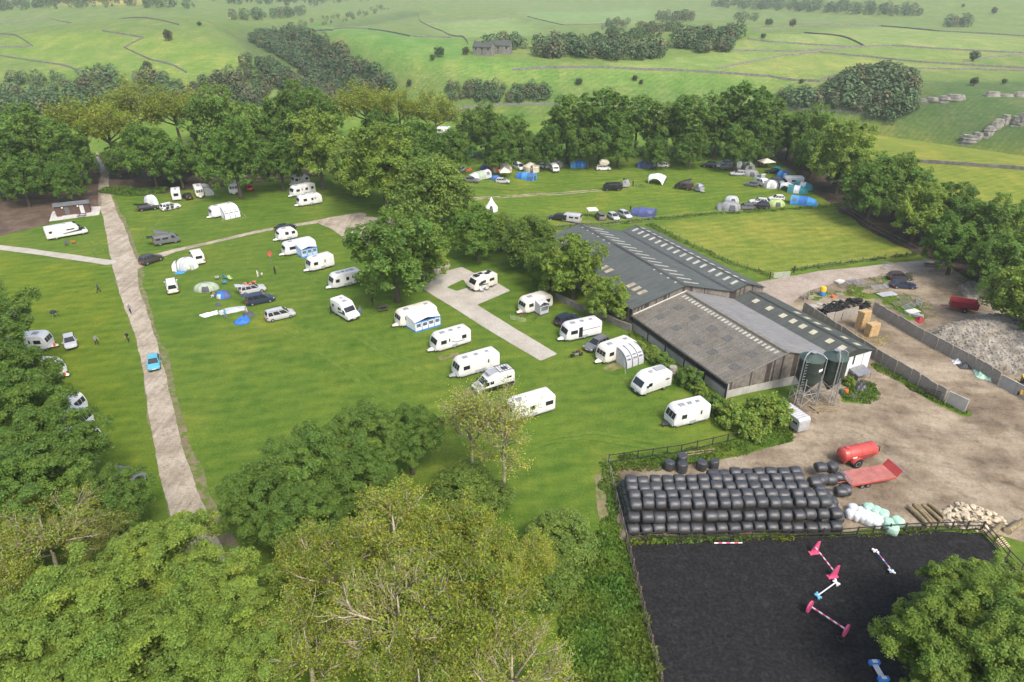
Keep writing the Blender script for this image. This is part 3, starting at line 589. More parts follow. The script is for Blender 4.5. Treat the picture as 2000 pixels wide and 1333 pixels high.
row([('mid_c', (-124.15,164.91,7.38,1.4)), ('mid_a', (-122.65,176.92,8.09,1.4)), ('mid_c', (-114.59,175.32,6.51,1.4)), ('mash_a', (-117.11,191.37,8.64,1.5)), ('mash_a', (-107.98,186.63,7.93,1.5)), ('mash_b', (-110.6,208.7,9.33,1.5)), ('mid_c', (-92.84,176.36,6.8,1.4)), ('mash_a', (-98.49,206.26,8.66,1.5)), ('mid_c', (-85.83,175.8,5.5,1.4)), ('mash_b', (-100.24,226.05,7.33,1.5)), ('mid_a', (-80.87,194.73,8.8,1.4)), ('mid_c', (-67.73,167.01,7.46,1.4)), ('mid_c', (-58.95,173.49,5.44,1.4)), ('mid_a', (-62.94,206.77,8.69,1.4)), ('mid_c', (-70.02,200.91,5.9,1.4)), ('mid_c', (-62.06,238.25,5.17,1.4)), ('mid_c', (-115.97,159.76,4.83,1.4)), ('mid_c', (-106.54,161.95,4.41,1.4))],
    F('from left in the belt behind the caravans'), G3)
row([('mash_a', (-43.68,212.54,8.89,1.5)), ('mash_b', (-35.03,220.44,7.64,1.5)), ('mid_c', (-36.83,196.85,6.5,1.4)), ('mash_b', (-23.87,219.96,7.96,1.5)), ('mid_c', (-25.05,188.7,6.26,1.4)), ('mid_c', (-16.43,192.99,5.14,1.4)), ('mid_a', (-7.93,217.07,6.67,1.4)), ('mid_c', (0.0,217.46,5.58,1.4)), ('mid_c', (-3.68,198.45,5.0,1.4))],
    F('from left behind the left end of the tents'), G3)
row([('mid_c', (9.89,205.91,5.17,1.4)), ('tall_a', (17.09,213.68,6.53,1.9)), ('mid_a', (22.84,206.86,6.09,1.4)), ('tall_b', (26.65,209.74,7.31,1.9)), ('mid_c', (32.24,208.53,5.83,1.4)), ('tall_b', (39.46,221.83,6.12,1.9)), ('tall_a', (47.59,217.72,5.71,1.9)), ('mid_c', (43.65,206.56,3.98,1.4)), ('tall_a', (53.59,213.56,6.52,1.9)), ('mid_c', (53.64,207.44,4.9,1.4)), ('tall_a', (64.41,219.04,6.36,1.9)), ('tall_b', (70.14,215.43,7.48,1.9)), ('mid_c', (66.26,203.83,5.42,1.4)), ('tall_a', (77.48,215.23,6.26,1.9)), ('mid_c', (76.17,211.14,5.29,1.4))],
    F('from left in the tall belt behind the tents'), G3)
row([('mid_c', (86.39,216.43,6.02,1.4)), ('mid_a', (89.68,207.41,6.99,1.4)), ('mid_b', (86.1,178.35,7.68,1.4)), ('mid_a', (84.33,192.45,5.43,1.4)), ('mid_c', (83.9,155.43,6.14,1.4)), ('mid_a', (90.77,157.37,5.97,1.4)), ('mid_b', (87.7,141.85,5.91,1.25)), ('mid_a', (94.61,142.33,5.55,1.25)), ('mid_c', (85.57,124.21,5.31,1.25)), ('mid_a', (96.44,131.28,5.89,1.25)), ('mid_a', (88.65,115.07,5.3,1.25)), ('mid_b', (81.99,100.44,5.19,1.25)), ('mid_b', (94.74,113.95,6.34,1.25)), ('mid_c', (84.5,92.54,5.4,1.25))],
    F('from the back of the row beside the paddock'), 'tree row beside the paddock')
# fuller lower growth that closes the belts
for grp_, lab, pts in (('tree belt behind the pitches', 'dark undergrowth tree, {n} from left at the back of the left belt', [(-144.58,183.72),(-131.97,185.8),(-125.88,187.39),(-104.26,183.72),(-96.87,185.8),(-88.88,186.85),(-80.82,187.92),(-72.68,189.0),(-63.33,191.19),(-52.62,194.55),(-45.0,200.4)]),
                       ('tree belt behind the pitches', 'dark undergrowth tree, {n} from left below the central belt', [(-39.42,202.82),(-32.11,204.8),(-25.0,209.46),(-15.49,218.9),(-6.68,224.44),(3.36,225.85),(15.19,227.27),(25.32,227.27),(36.39,227.98),(47.39,227.95),(57.69,228.59),(67.81,228.42),(78.09,228.8),(87.65,232.03)]),
                       ('tree row beside the paddock', 'low dark tree, {n} from the back along the paddock edge', [(90.52,222.0),(89.94,198.96),(89.34,180.12),(92.24,166.06),(93.22,150.7),(93.17,137.91),(94.39,128.06),(93.41,118.32)])):
    for k, (x, y) in enumerate(pts):
        r = 3.6 + (k * 5 % 4) * .5 if 'row' not in grp_ else 4.2; tree(['mid_c', 'mid_a'][k % 2], x, y + 2, r, lab.format(n=ORD[k]), grp_, hs=1.05 * r / 7.2)
# bushes by the barn
for kind, (px, r, lab) in zip(['bush_a', 'bush_a', 'bush_b', 'bush_b', 'bush_a', 'bush_b', 'bush_a', 'bush_a', 'bush_a'], [
    ((19.03,88.34), 1.1, 'small yellow-green bush by the barn corner near the grey awning'), ((20.61,86.51), 1.2, 'green bush against the barn wall behind the grey awning'),
    ((21.48,84.46), 1.3, 'taller bush at the barn wall beside the rust-coloured drum'), ((24.25,79.49), 1.6, 'rounded bush at the barn wall above the white motorhome'),
    ((25.1,77.17), 1.0, 'low bush at the foot of the barn wall'), ((26.28,73.76), 1.2, 'shadowed bush at the front corner of the barn'),
    ((27.18,70.56), 1.9, 'round green bush beside the white caravan nearest the fence'), ((31.63,70.74), 2.4, 'large yellow-green bush in front of the barn gable'), ((28.97,67.97), 1.7, 'green bush beside the wooden fence corner')]):
    tree(kind, px[0], px[1], r, lab, 'bushes along the barn', 'bush', cat='bush')
tree('bush_a', *(34.1,71.26), 1.6, 'green bush between the barn gable and the livestock trailer', 'bushes along the barn', 'bush', cat='bush')
tree('bush_a', *(48.18,83.17), .9, 'leafy bush under the white lean-to canopy', 'bushes along the barn', 'bush', cat='bush')

# ---------------------------------------------------------------- woods far off, each read as one mass
def wood(label, P, n, hgt, material=('leaf_far', 'leaf_far_brown'), brown=.25, seed=0, q=110, name='woodland'):
    rng = np.random.default_rng(seed); xs = [p[0] for p in P]; ys = [p[1] for p in P]; pts = []
    while len(pts) < n:
        X = rng.uniform(min(xs), max(xs), 400); Y = rng.uniform(min(ys), max(ys), 400); k = poly_sd(X, Y, P) < 0; pts += list(zip(X[k], Y[k]))
        if not k.any(): break
    pts = np.array(pts[:n]); Z = H(pts[:, 0], pts[:, 1]); n = len(pts); hh = hgt * .68 * rng.uniform(.4, 1.3, n); rr = hh * rng.uniform(.36, .5, n)
    d = unit(rng.normal(size=(n, q, 3)) + np.array([0, 0, .35])); rad = rng.uniform(.75, 1.08, (n, q, 1))
    ctr = np.stack([pts[:, 0], pts[:, 1], Z + hh * .55], 1)
    Pp = ctr[:, None] + d * rad * np.stack([rr, rr, hh * .5], 1)[:, None]
    nr = unit(d * .8 + np.array([0, 0, .5]) + rng.normal(size=d.shape) * .3).reshape(-1, 3)
    tone = rng.uniform(.75, 1.3, (n, 1)) * rng.uniform(.8, 1.25, (n, q)); br = (rng.random(n) < brown)[:, None] * np.ones((n, q))
    col = np.stack([tone * (1 + .5 * br), tone * (1 - .05 * br), tone * (1 + .15 * br)], -1).reshape(-1, 3)
    me = quads_mesh(name, leaves_at(Pp.reshape(-1, 3), nr, np.repeat(rr * .2, q), rng, asp=.8), col, material[0])
    return tag(link(name, me), label, 'woodland', 'woods on the far upland', 'stuff')
wood('dark wooded slope of the dale at far left', [(-317.3,416.58),(-275.51,414.19),(-235.88,418.08),(-187.94,414.28),(-136.15,299.73),(-173.27,300.39),(-195.23,268.9),(-210.92,269.0)], 800, 10, seed=1)
wood('scrub and trees on the dale side below the left hill', [(-187.94,414.28),(-162.45,418.81),(-143.29,460.97),(-116.07,467.84),(-88.24,443.83),(-93.75,435.63),(-140.02,406.65),(-136.37,305.37)], 560, 9, seed=2, brown=.5)
wood('dense wood filling the gully that climbs the upland', [(-98.28,443.48),(-124.85,461.96),(-162.09,527.61),(-210.68,598.55),(-221.01,699.12),(-141.49,539.51),(-107.57,481.47),(-73.72,434.06),(-69.44,423.04)], 520, 11, seed=3, brown=.3)
wood('brownish scrub along the upper gully', [(-210.68,598.55),(-232.24,721.85),(-237.75,920.57),(-216.57,1234.72),(-192.32,1185.96),(-223.27,909.56),(-178.34,603.89),(-191.04,601.75)], 120, 7, seed=4, brown=.5)
wood('low wood on the dale side behind the central trees', [(-37.98,410.04),(-17.51,410.92),(20.29,407.09),(21.62,401.89),(-5.78,402.14),(-34.89,405.29)], 110, 7, seed=5, brown=.45)
wood('tall dark wood in the dale at right', [(143.96,387.26),(158.09,380.62),(174.25,384.11),(196.6,386.52),(207.98,373.77),(202.19,354.96),(191.28,354.79),(171.07,370.71),(147.77,379.51)], 230, 11, seed=6, brown=.2)
wood('dark shelter wood along the long field wall', [(11.71,442.43),(16.52,478.27),(51.89,468.36),(93.83,466.94),(89.09,437.12),(54.16,430.65)], 190, 11, seed=7)
wood('curved clump right of the rectangular plantation', [(100.15,469.59),(103.02,481.51),(138.09,502.68),(158.76,502.22),(153.74,490.4),(113.18,466.54)], 80, 12, seed=8)
wood('small dense clump in front of the curved clump', [(114.54,457.96),(117.89,470.33),(141.34,475.16),(137.87,461.83)], 45, 9, seed=9)
wood('square copse high on the upland', [(152.94,792.57),(179.5,926.71),(248.68,1045.42),(183.55,764.74)], 40, 13, seed=10)
wood('brownish copse beside the curved clump', [(81.08,490.64),(85.05,512.42),(151.88,682.24),(110.46,494.06)], 50, 10, seed=11, brown=.6)
wood('small dark copse left of the brownish one', [(63.66,485.92),(65.09,498.14),(80.14,498.17),(78.31,485.36)], 22, 9, seed=12)
wood('long tree belt on the skyline ridge at right', [(332.72,1298.33),(361.63,1344.02),(478.13,1107.77),(522.16,964.1),(497.63,915.53),(447.34,1031.76)], 200, 15, seed=13)
wood('oval copse near the top right', [(453.11,794.03),(497.59,869.89),(519.68,857.47),(492.42,805.32)], 26, 13, seed=14)
wood('tiny copse below the skyline belt', [(228.83,766.94),(319.2,1067.75),(337.74,1039.62),(247.34,759.62)], 14, 12, seed=15)
wood('thin belt above the wooded gully', [(-241.75,647.81),(-291.49,787.47),(-290.2,1073.01),(-263.11,975.19)], 60, 12, seed=16)
wood('dark tree line along the top left skyline', [(-638.97,944.42),(-760.35,1127.46),(-405.01,969.88),(-372.46,889.06)], 150, 14, seed=17)
wood('tree line on the skyline left of centre', [(-396.63,981.47),(-422.3,1047.01),(-433.73,1615.09),(-267.57,1423.39),(-254.47,1351.5)], 80, 15, seed=18)
wood('pale scrubby copse above the farm', [(88.56,752.14),(98.52,825.13),(128.17,836.0),(117.92,756.54)], 16, 10, seed=19, brown=.8)
wood('trees sheltering the far farm', [(-18.63,446.4),(-17.58,461.07),(6.67,483.4),(9.56,459.59)], 22, 12, seed=20)
far_spots = [(167.77,497.57),(156.45,390.9),(-210.44,421.69),(-199.88,421.01),(235.42,689.64),(251.44,673.06),(-27.91,445.95),(-25.53,473.49),(-43.5,439.88),(-46.71,431.89),(-59.76,421.11),(44.19,493.62),(55.95,492.43),(539.48,789.4),(575.98,904.49),(616.87,927.44),(580.3,977.5),(88.14,1454.09),(-223.2,483.49),(-225.19,569.03),(-220.17,528.65),(381.82,595.4),(69.58,409.98),(24.74,410.95),(37.73,409.27),(48.71,409.01),(72.86,407.87),(-10.27,415.96),(276.74,440.4),(167.89,389.21),(189.8,383.42),(174.63,375.8),(252.02,370.35),(248.0,374.57),(235.06,368.08)]
for k, (x, y) in enumerate(far_spots[::2] + far_spots[1:12:4]):
    big = 1 if y > 420 else .55
    tree(['far_a', 'far_b'][k % 2], x, y, (1.5 + (k * 7 % 5) * .4) * big, f'lone far-off {["green", "brownish"][k % 2]} tree on the upland, {ORD[k]} of the scattered ones', 'lone trees on the far upland')
# undergrowth
def tufts(name, label, sdf, box, dens, hgt, seed, tint=(1, 1, 1), material='leaf_tuft', lean=.5):
    rng = np.random.default_rng(seed); x0, x1, y0, y1 = box; n = int((x1 - x0) * (y1 - y0) * dens); X = rng.uniform(x0, x1, n); Y = rng.uniform(y0, y1, n)
    k = sdf(X, Y) + .5 * vnoise(X, Y, 1.6, seed) < 0; X, Y = X[k], Y[k]; n = len(X)
    pa = .6 + .5 * vnoise(X, Y, 1.2, seed + 1); s = hgt * rng.uniform(.5, 1.2, n) * np.clip(pa + .3, .4, 1.4); C = np.stack([X, Y, H(X, Y) + s * .45], 1)
    nr = unit(rng.normal(size=(n, 3)) * np.array([1, 1, .5]) + np.array([0, 0, lean])); t = rng.uniform(.7, 1.3, n); yy = .25 * vnoise(X, Y, 2.4, seed + 2)
    me = quads_mesh(name, leaves_at(C, nr, s * .7, rng, asp=.45), np.stack([t * (1 + yy), t, t], 1) * np.array(tint), material)
    return tag(link(name, me), label, 'grass', None, 'stuff')
P = [(9.81,63.0),(12.12,62.54),(11.0,50.79),(11.31,49.07),(11.87,34.93),(11.71,32.07),(3.9,32.07),(4.37,42.6),(7.64,50.09),(10.12,54.48)]
tufts('long_grass', 'long rough grass along the arena fence', area(P), bb(P), 70, .4, 1)
P = [(11.95,63.48),(19.38,64.73),(26.61,66.73),(33.76,69.41),(35.02,67.64),(29.08,64.73),(22.35,62.07),(11.87,60.71)]
tufts('weeds', 'weedy strip outside the wooden fence by the bales', area(P), bb(P), 60, .26, 2)
P = [(11.54,50.65),(33.0,51.07),(48.22,52.44),(47.96,51.95),(32.8,50.58),(11.55,49.68)]
tufts('weeds', 'weeds along the arena fence foot', area(P), bb(P), 40, .35, 3, (1.1, 1, .8))
tufts('weeds', 'weedy patch beside the feed silos', area(GP2), bb(GP2), 60, .28, 4)
tufts('weeds', 'grass strip along the silage clamp wall', lambda X, Y: seg_dist(X, Y, GP3) - .9, bb(GP3), 60, .3, 5)
tufts('weeds', 'weedy ground among the scrap metal', lambda X, Y: area(GP)(X, Y) + 1.2 + 2.2 * vnoise(X, Y, 1.5, 6), bb(GP), 22, .2, 6, (1.2, 1.05, .9))
for lab, P, hw, hg in [('overgrown fence line between tent field and paddock', [(9.88,148.44),(16.82,153.72),(33.41,158.94),(50.72,163.58),(68.17,166.42),(83.17,168.64)], .9, .6),
                   ('overgrown fence line between barn and paddock', [(32.74,155.17),(38.52,143.06),(44.48,131.88),(50.3,125.37)], .8, .6),
                   ('overgrown fence line below the paddock', [(56.63,127.43),(67.19,130.52),(85.23,135.11)], .7, .55),
                   ('nettle bank under the tall belt behind the tents', [(-15.72,210.35),(0.0,220.3),(16.65,223.74),(41.85,225.11),(80.28,225.01)], 2.6, 1.0),
                   ('nettle bank beside the track under the trees', [(-103.38,173.89),(-96.73,171.12),(-92.35,172.96)], 3, .9),
                   ('rough grass at the foot of the barn wall', [(18.77,94.02),(21.65,86.07),(24.67,79.75),(27.2,74.71)], .9, .5)]:
    tufts('undergrowth', lab, lambda X, Y, P=P, hw=hw: seg_dist(X, Y, P) - hw, bb(P), 30, hg * .6, 9 + len(lab), (1.05, 1.05, 1))
# rock outcrops of the dale
mat('limestone', (.16, .15, .13), .95, scale=.5, col2=(.36, .34, .3), bump=1, bscale=1.2)
def crag(label, P, hgt, seed):
    rnd = random.Random(seed); c = thing('rock_outcrop', label, 'rock', P[len(P) // 2], 0); base = Vector(c.location)
    for i in range(len(P) - 1):
        L = math.dist(P[i], P[i + 1]); n = max(2, int(L / 5))
        for k in range(n):
            t = (k + rnd.random() * .6) / n; x = P[i][0] + (P[i + 1][0] - P[i][0]) * t; y = P[i][1] + (P[i + 1][1] - P[i][1]) * t
            w, d, hh = rnd.uniform(2.5, 5), rnd.uniform(1.2, 2.4), hgt * rnd.uniform(.4, 1.0); z = h1(x, y); mb = MB(); zz = -2.0
            while zz < hh:          # beds of rock, one set on another
                th = rnd.uniform(.4, 1.0); k_ = 1 - .3 * max(0, zz) / hgt; ww, dd_ = w * k_ * rnd.uniform(.8, 1.1), d * k_ * rnd.uniform(.8, 1.1); ring = [(ww * math.cos(2 * PI * (q + .5) / 7) * rnd.uniform(.8, 1.1), dd_ * math.sin(2 * PI * (q + .5) / 7) * rnd.uniform(.8, 1.1)) for q in range(7)]
                mb.loft([[(a_, b_, zz) for a_, b_ in ring], [(a_ * .97, b_ * .97, zz + th * .94) for a_, b_ in ring]]); zz += th
            build('rock', mb, 'limestone', c, (x - base.x, y - base.y, z - base.z), rnd.uniform(-.4, .4) + math.atan2(P[i + 1][1] - P[i][1], P[i + 1][0] - P[i][0]))
crag('pale limestone crag on the near shoulder of the dale', [(214.44,327.15),(221.53,325.03),(227.78,326.24),(233.9,321.83),(244.16,310.3)], 4.0, 1)
crag('low limestone scar along the far side of the dale', [(203.61,359.55),(212.63,353.37),(220.04,349.41)], 2.2, 2)
crag('second low limestone scar near the right edge', [(231.88,347.14),(241.56,344.91),(253.16,340.27)], 2.2, 3)

# ================================================================ BARNS (local frame: x across the gables, y along the ridges away from the camera)
def wave_roof(name, c1, c2, c3=None, freq=5.2, rough=.75):
    m = bpy.data.materials.new(name); m.use_nodes = True; nt = m.node_tree; N, L = nt.nodes, nt.links; b = N['Principled BSDF']
    tc = N.new('ShaderNodeTexCoord'); v = tc.outputs['Object']
    c = ramp(N, L, node_noise(N, L, v, .5, 6, .65), [(.3, c1), (.7, c2)])
    mp = N.new('ShaderNodeMapping'); mp.inputs['Scale'].default_value = (.25, 3.2, 1); L.new(v, mp.inputs[0])
    c = mulc(N, L, c, ramp(N, L, node_noise(N, L, mp.outputs[0], 1, 4, .6), [(.35, (.84, .84, .84)), (.65, (1.16, 1.16, 1.16))]))
    if c3:
        f = N.new('ShaderNodeMapRange'); f.inputs[1].default_value = .53; f.inputs[2].default_value = .63; L.new(node_noise(N, L, v, 4.5, 5, .7), f.inputs[0]); c = mulc(N, L, c, c3, f.outputs[0], 'MIX')
    L.new(c, b.inputs['Base Color']); b.inputs['Roughness'].default_value = rough; b.inputs['Specular IOR Level'].default_value = .3
    w = N.new('ShaderNodeTexWave'); w.bands_direction = 'Y'; w.inputs['Scale'].default_value = freq / 2; L.new(v, w.inputs['Vector'])
    bp = N.new('ShaderNodeBump'); bp.inputs['Strength'].default_value = .7; bp.inputs['Distance'].default_value = .05; L.new(w.outputs[1], bp.inputs['Height']); L.new(bp.outputs[0], b.inputs['Normal'])
    M[name] = m
wave_roof('roof_cement', (.125, .114, .092), (.205, .192, .16), (.075, .068, .052)); wave_roof('roof_cement_clean', (.19, .19, .185), (.26, .26, .25), (.16, .155, .15))
wave_roof('roof_green', (.075, .085, .08), (.1, .112, .105)); wave_roof('roof_slate', (.06, .068, .062), (.082, .09, .082))
mat('rooflight', (.4, .4, .34), .4, .25, 1.5); mat('rooflight_old', (.33, .29, .2), .5, .3, 1.5); mat('rooflight_dirty', (.1, .098, .088), .7, .25, 3)
mat('rooflight_cream', (.42, .4, .28), .5, .15, 2)
mat('board_old', (.115, .1, .085), .95, scale=1.2, col2=(.22, .2, .175), bump=.6); mat('board_dark', (.055, .045, .038), .95, .3, 2, bump=.6)
mat('concrete', (.3, .29, .265), .9, scale=.7, col2=(.42, .41, .38), bump=.4); mat('concrete_stained', (.19, .17, .14), .95, scale=.6, col2=(.36, .33, .28), bump=.6)
mat('white_clad', (.62, .63, .64), .5, .08, .8); mat('green_trim', (.035, .045, .035), .6, .15, 2); mat('steel_grey', (.3, .31, .32), .45, .15, 2, metal=.7); mat('gutter', (.06, .06, .06), .6, .2, 2)
mat('ridge_cap', (.2, .195, .18), .85, .2, 1.5); mat('flash_white', (.5, .49, .44), .8, .15, 2); mat('moss_strip', (.075, .07, .05), .95, .3, 2); mat('dark_inside', (.01, .01, .01), 1, .1, 1)  # dark_inside: near-black painted where interiors lie in shade
BP = (28.44, 76.3); BA = R(25.2)
def slope_plate(mb, a, b, y0, y1, off, th, m=0):   # plate on the roof line a->b (x, z), lifted by off
    dx, dz = b[0] - a[0], b[1] - a[1]; L = math.hypot(dx, dz); nx, nz = -dz / L, dx / L
    if nz < 0: nx, nz = -nx, -nz
    q = lambda p, h: (p[0] + nx * h, p[1] + nz * h)
    a0, b0, a1, b1 = q(a, off), q(b, off), q(a, off + th), q(b, off + th)
    lo = [(a0[0], y0, a0[1]), (b0[0], y0, b0[1]), (b0[0], y1, b0[1]), (a0[0], y1, a0[1])]; hi = [(a1[0], y0, a1[1]), (b1[0], y0, b1[1]), (b1[0], y1, b1[1]), (a1[0], y1, a1[1])]
    return mb.hexa(lo, hi, m) if b[0] > a[0] else mb.hexa(lo[::-1], hi[::-1], m)
lerp2 = lambda a, b, t: (a[0] + (b[0] - a[0]) * t, a[1] + (b[1] - a[1]) * t)
def roof(parent, pts, y0, y1, mats, eave=.35):
    out = []
    for i in range(len(pts) - 1):
        a, b = pts[i], pts[i + 1]
        if i == 0: a = lerp2(b, a, 1 + eave / math.dist(a, b))
        if i == len(pts) - 2: b = lerp2(a, b, 1 + eave / math.dist(a, b))
        n = max(2, int((y1 - y0) / 3)); mb = MB()      # a slope is laid in bands of sheets, each a shade proud
        for k in range(n):
            ya, yb = y0 + (y1 - y0) * k / n, y0 + (y1 - y0) * (k + 1) / n
            for j in range(3): slope_plate(mb, lerp2(a, b, j / 3), lerp2(a, b, (j + 1) / 3), ya, yb, .004 * ((k * 7 + j * 3) % 4) - .006, .06)
        out.append(build('roof', mb, mats[i], parent))
    return out
def lights(parent, a, b, f0, f1, ys, wy, material, off=.075):
    for y in ys:
        mb = MB(); slope_plate(mb, lerp2(a, b, f0), lerp2(a, b, f1), y - wy / 2, y + wy / 2, off, .03); build('roof_light', mb, material, parent)
def clad(parent, poly_top, x0, x1, y, zb, side=-1, w=.3, material=('board_old', 'board_dark'), seed=3, name='cladding'):
    """upright boards from zb up to the roof line poly_top(x), standing a little unevenly"""
    rnd = random.Random(seed); mb = MB(); x = x0
    while x < x1 - .02:
        ww = min(w, x1 - x); d = rnd.uniform(0, .025); zt = min(poly_top(x), poly_top(x + ww)) - .02; zbb = zb(x) if callable(zb) else zb
        if zt > zbb + .05: mb.box(x + .012, x + ww - .012, *sorted((y, y + side * (.04 + d))), zbb + rnd.uniform(-.03, .03), zt, 1 if rnd.random() < .22 else 0)
        x += ww
    return tag(build(name, mb, list(material), parent), None, None, None, 'stuff')
def rl(pts):
    def f(x):
        for a, b in zip(pts, pts[1:]):
            if a[0] <= x <= b[0]: return a[1] + (b[1] - a[1]) * (x - a[0]) / (b[0] - a[0])
        return pts[-1][1]
    return f
def gnd(x, y): c, s = math.cos(BA), math.sin(BA); return h1(BP[0] + x * c - y * s, BP[1] + x * s + y * c)
# --- cattle barn nearest the camera
B1 = [(0, 2.45), (10, 4.6), (20.25, 1.12)]; LEN = 22.1
b1 = thing('cattle_barn', 'grey lichen-covered cattle barn with weathered board gable nearest the camera', 'barn', (BP[0], BP[1], 0), BA)
roof(b1, B1, -.25, LEN, ['roof_cement', 'roof_cement_clean'], .3)
mb = MB(); slope_plate(mb, (9.7, 4.535), (10.0, 4.6), -.3, LEN, .085, .05); slope_plate(mb, (10.0, 4.6), (10.3, 4.5), -.3, LEN, .085, .05); build('ridge_cap', mb, 'ridge_cap', b1)
mb = MB(); slope_plate(mb, lerp2(B1[0], B1[1], .93), lerp2(B1[0], B1[1], .975), -.1, LEN - .6, .07, .02); build('moss_strip', mb, 'moss_strip', b1)
lights(b1, B1[0], B1[1], .835, .905, np.linspace(.9, LEN - 1.2, 27), .36, 'rooflight')
lights(b1, B1[0], B1[1], .2, .32, [1.9, 6.4, 9.5, 14.5, 18.6], 1.25, 'rooflight_dirty', .07)
lights(b1, B1[0], B1[1], .55, .68, [2.6, 7.6, 11.0, 15.0, 18.8], 1.3, 'rooflight_dirty', .07)
mb = MB(); slope_plate(mb, B1[0], B1[1], LEN - .28, LEN - .02, .08, .06); build('flashing', mb, 'flash_white', b1)
mb = MB(); [slope_plate(mb, B1[i], B1[i + 1], -.3, -.2, .08, .04) for i in (0, 1)]; build('barge_board', mb, 'ridge_cap', b1)
clad(b1, rl(B1), 0.1, 16.2, 0, lambda x: 1.15 - x * .07 - .05)
nb_ = 6
for k in range(nb_):
    x0, x1 = .1 + 16.1 * k / nb_, .1 + 16.1 * (k + 1) / nb_; mb = MB(); zt = 1.15 - x0 * .07
    mb.hexa([(x0 + .02, -.12, -3.2), (x1 - .02, -.12, -3.2), (x1 - .02, .08, -3.2), (x0 + .02, .08, -3.2)], [(x0 + .02, -.12, zt - .06), (x1 - .02, -.12, zt - .06 - .07 * (x1 - x0)), (x1 - .02, .08, zt - .06 - .07 * (x1 - x0)), (x0 + .02, .08, zt - .06)])
    build('wall_panel', mb, 'concrete', b1)
mb = MB().box(16.2, 20.2, -.05, .05, -3.4, 1.05); build('gable_wall', mb, 'board_dark', b1)
for k in range(5):
    y0, y1 = LEN * k / 5, LEN * (k + 1) / 5
    build('wall_panel', MB().box(-.1, .08, y0 + .12, y1 - .12, -.6, 1.15), 'concrete', b1)
    build('post', MB().box(-.16, .14, y0 - .12, y0 + .12, -.6, 2.4), 'board_dark', b1)
    mbb = MB(); rnd = random.Random(k); y = y0 + .14
    gap = .0 if k > 1 else .09                      # the two bays nearest the camera are spaced boards
    while y < y1 - .3:
        mbb.box(-.09 - rnd.uniform(0, .02), -.03, y, y + .2, 1.17 if k > 1 else 1.5, 2.3); y += .21 + gap
    tag(build('cladding', mbb, 'board_dark', b1), None, None, None, 'stuff')
    build('rail', MB().box(-.13, -.02, y0 + .13, y1 - .13, 1.16, 1.3), 'board_old', b1)
build('gutter', MB().box(-.48, -.32, -.2, LEN, 2.26, 2.38), 'gutter', b1); build('drainpipe', MB().bar((-.1, -.22, 2.3), (-.1, -.22, -.4), .07, 8), 'flash_white', b1)
build('dark_backing', MB().box(.1, .2, .1, LEN, -.5, 2.3), 'dark_inside', b1)  # added black sheet behind the boards, painting the unlit interior
# --- side barn with white front
B2 = [(20.4, 1.12), (23.75, 1.95), (27.3, .92)]
b2 = thing('side_barn', 'dark slate-roofed barn with white front wall beside the feed silos', 'barn', (BP[0], BP[1], 0), BA)
roof(b2, B2, -.3, LEN, ['roof_slate', 'roof_slate'], .12)
fr = [.08, .2, .325, .41, .49, .575, .72, .81]
ysl = [LEN * (1 - (p - 890) / (1670 - 890)) for p in (1000, 1110, 1215, 1290, 1360, 1435, 1545, 1625)]
lights(b2, B2[0], B2[1], .42, .74, ysl, .9, 'rooflight_cream'); lights(b2, B2[1], B2[2], .3, .6, [ysl[2], ysl[3], ysl[4], ysl[5], ysl[6], ysl[7]], .9, 'rooflight_cream')
mb = MB(); slope_plate(mb, lerp2(B2[0], B2[1], .93), B2[1], -.3, LEN, .08, .04); slope_plate(mb, B2[1], lerp2(B2[1], B2[2], .07), -.3, LEN, .08, .04); build('ridge_cap', mb, 'green_trim', b2)
build('front_wall', MB().box(20.5, 27.2, -.06, .06, -3.6, .95), 'white_clad', b2)
mb = MB(); mb.add([(20.4, -.14, .72), (27.3, -.14, .72), (27.3, -.14, .95), (23.75, -.14, 1.95), (20.4, -.14, 1.12), (20.4, -.02, .72), (27.3, -.02, .72), (27.3, -.02, .95), (23.75, -.02, 1.95), (20.4, -.02, 1.12)],
                  [(0, 1, 2, 3, 4), (9, 8, 7, 6, 5), (0, 5, 6, 1), (1, 6, 7, 2), (2, 7, 8, 3), (3, 8, 9, 4), (4, 9, 5, 0)]); build('gable_panel', mb, 'green_trim', b2)
build('side_wall', MB().box(27.1, 27.22, .1, LEN, -3.6, .88), 'concrete_stained', b2); build('barrier_strip', MB().box(23.6, 23.75, -.2, -.07, -.7, .7), 'gutter', b2)
for s in (22.0, 25.6): build('door_seam', MB().box(s, s + .05, -.09, -.06, -3.4, .7), 'gutter', b2)
mb = MB(); mb.hexa([(23.2, -1.9, -1.75), (26.0, -1.9, -1.75), (26.0, -.1, -1.35), (23.2, -.1, -1.35)], [(23.2, -1.9, -1.7), (26.0, -1.9, -1.7), (26.0, -.1, -1.3), (23.2, -.1, -1.3)])
cn = thing('lean_to', 'white sheet lean-to canopy on posts against the white barn wall', 'shelter', (BP[0], BP[1], 0), BA); build('canopy', mb, 'steel_grey', cn)
for x in (23.3, 25.9): build('post', MB().bar((x, -1.8, -3.6), (x, -1.8, -1.72), .05, 6), 'steel_grey', cn)
build('side_screen', MB().box(23.14, 23.2, -1.85, -.1, -3.4, -1.78), 'gutter', cn)
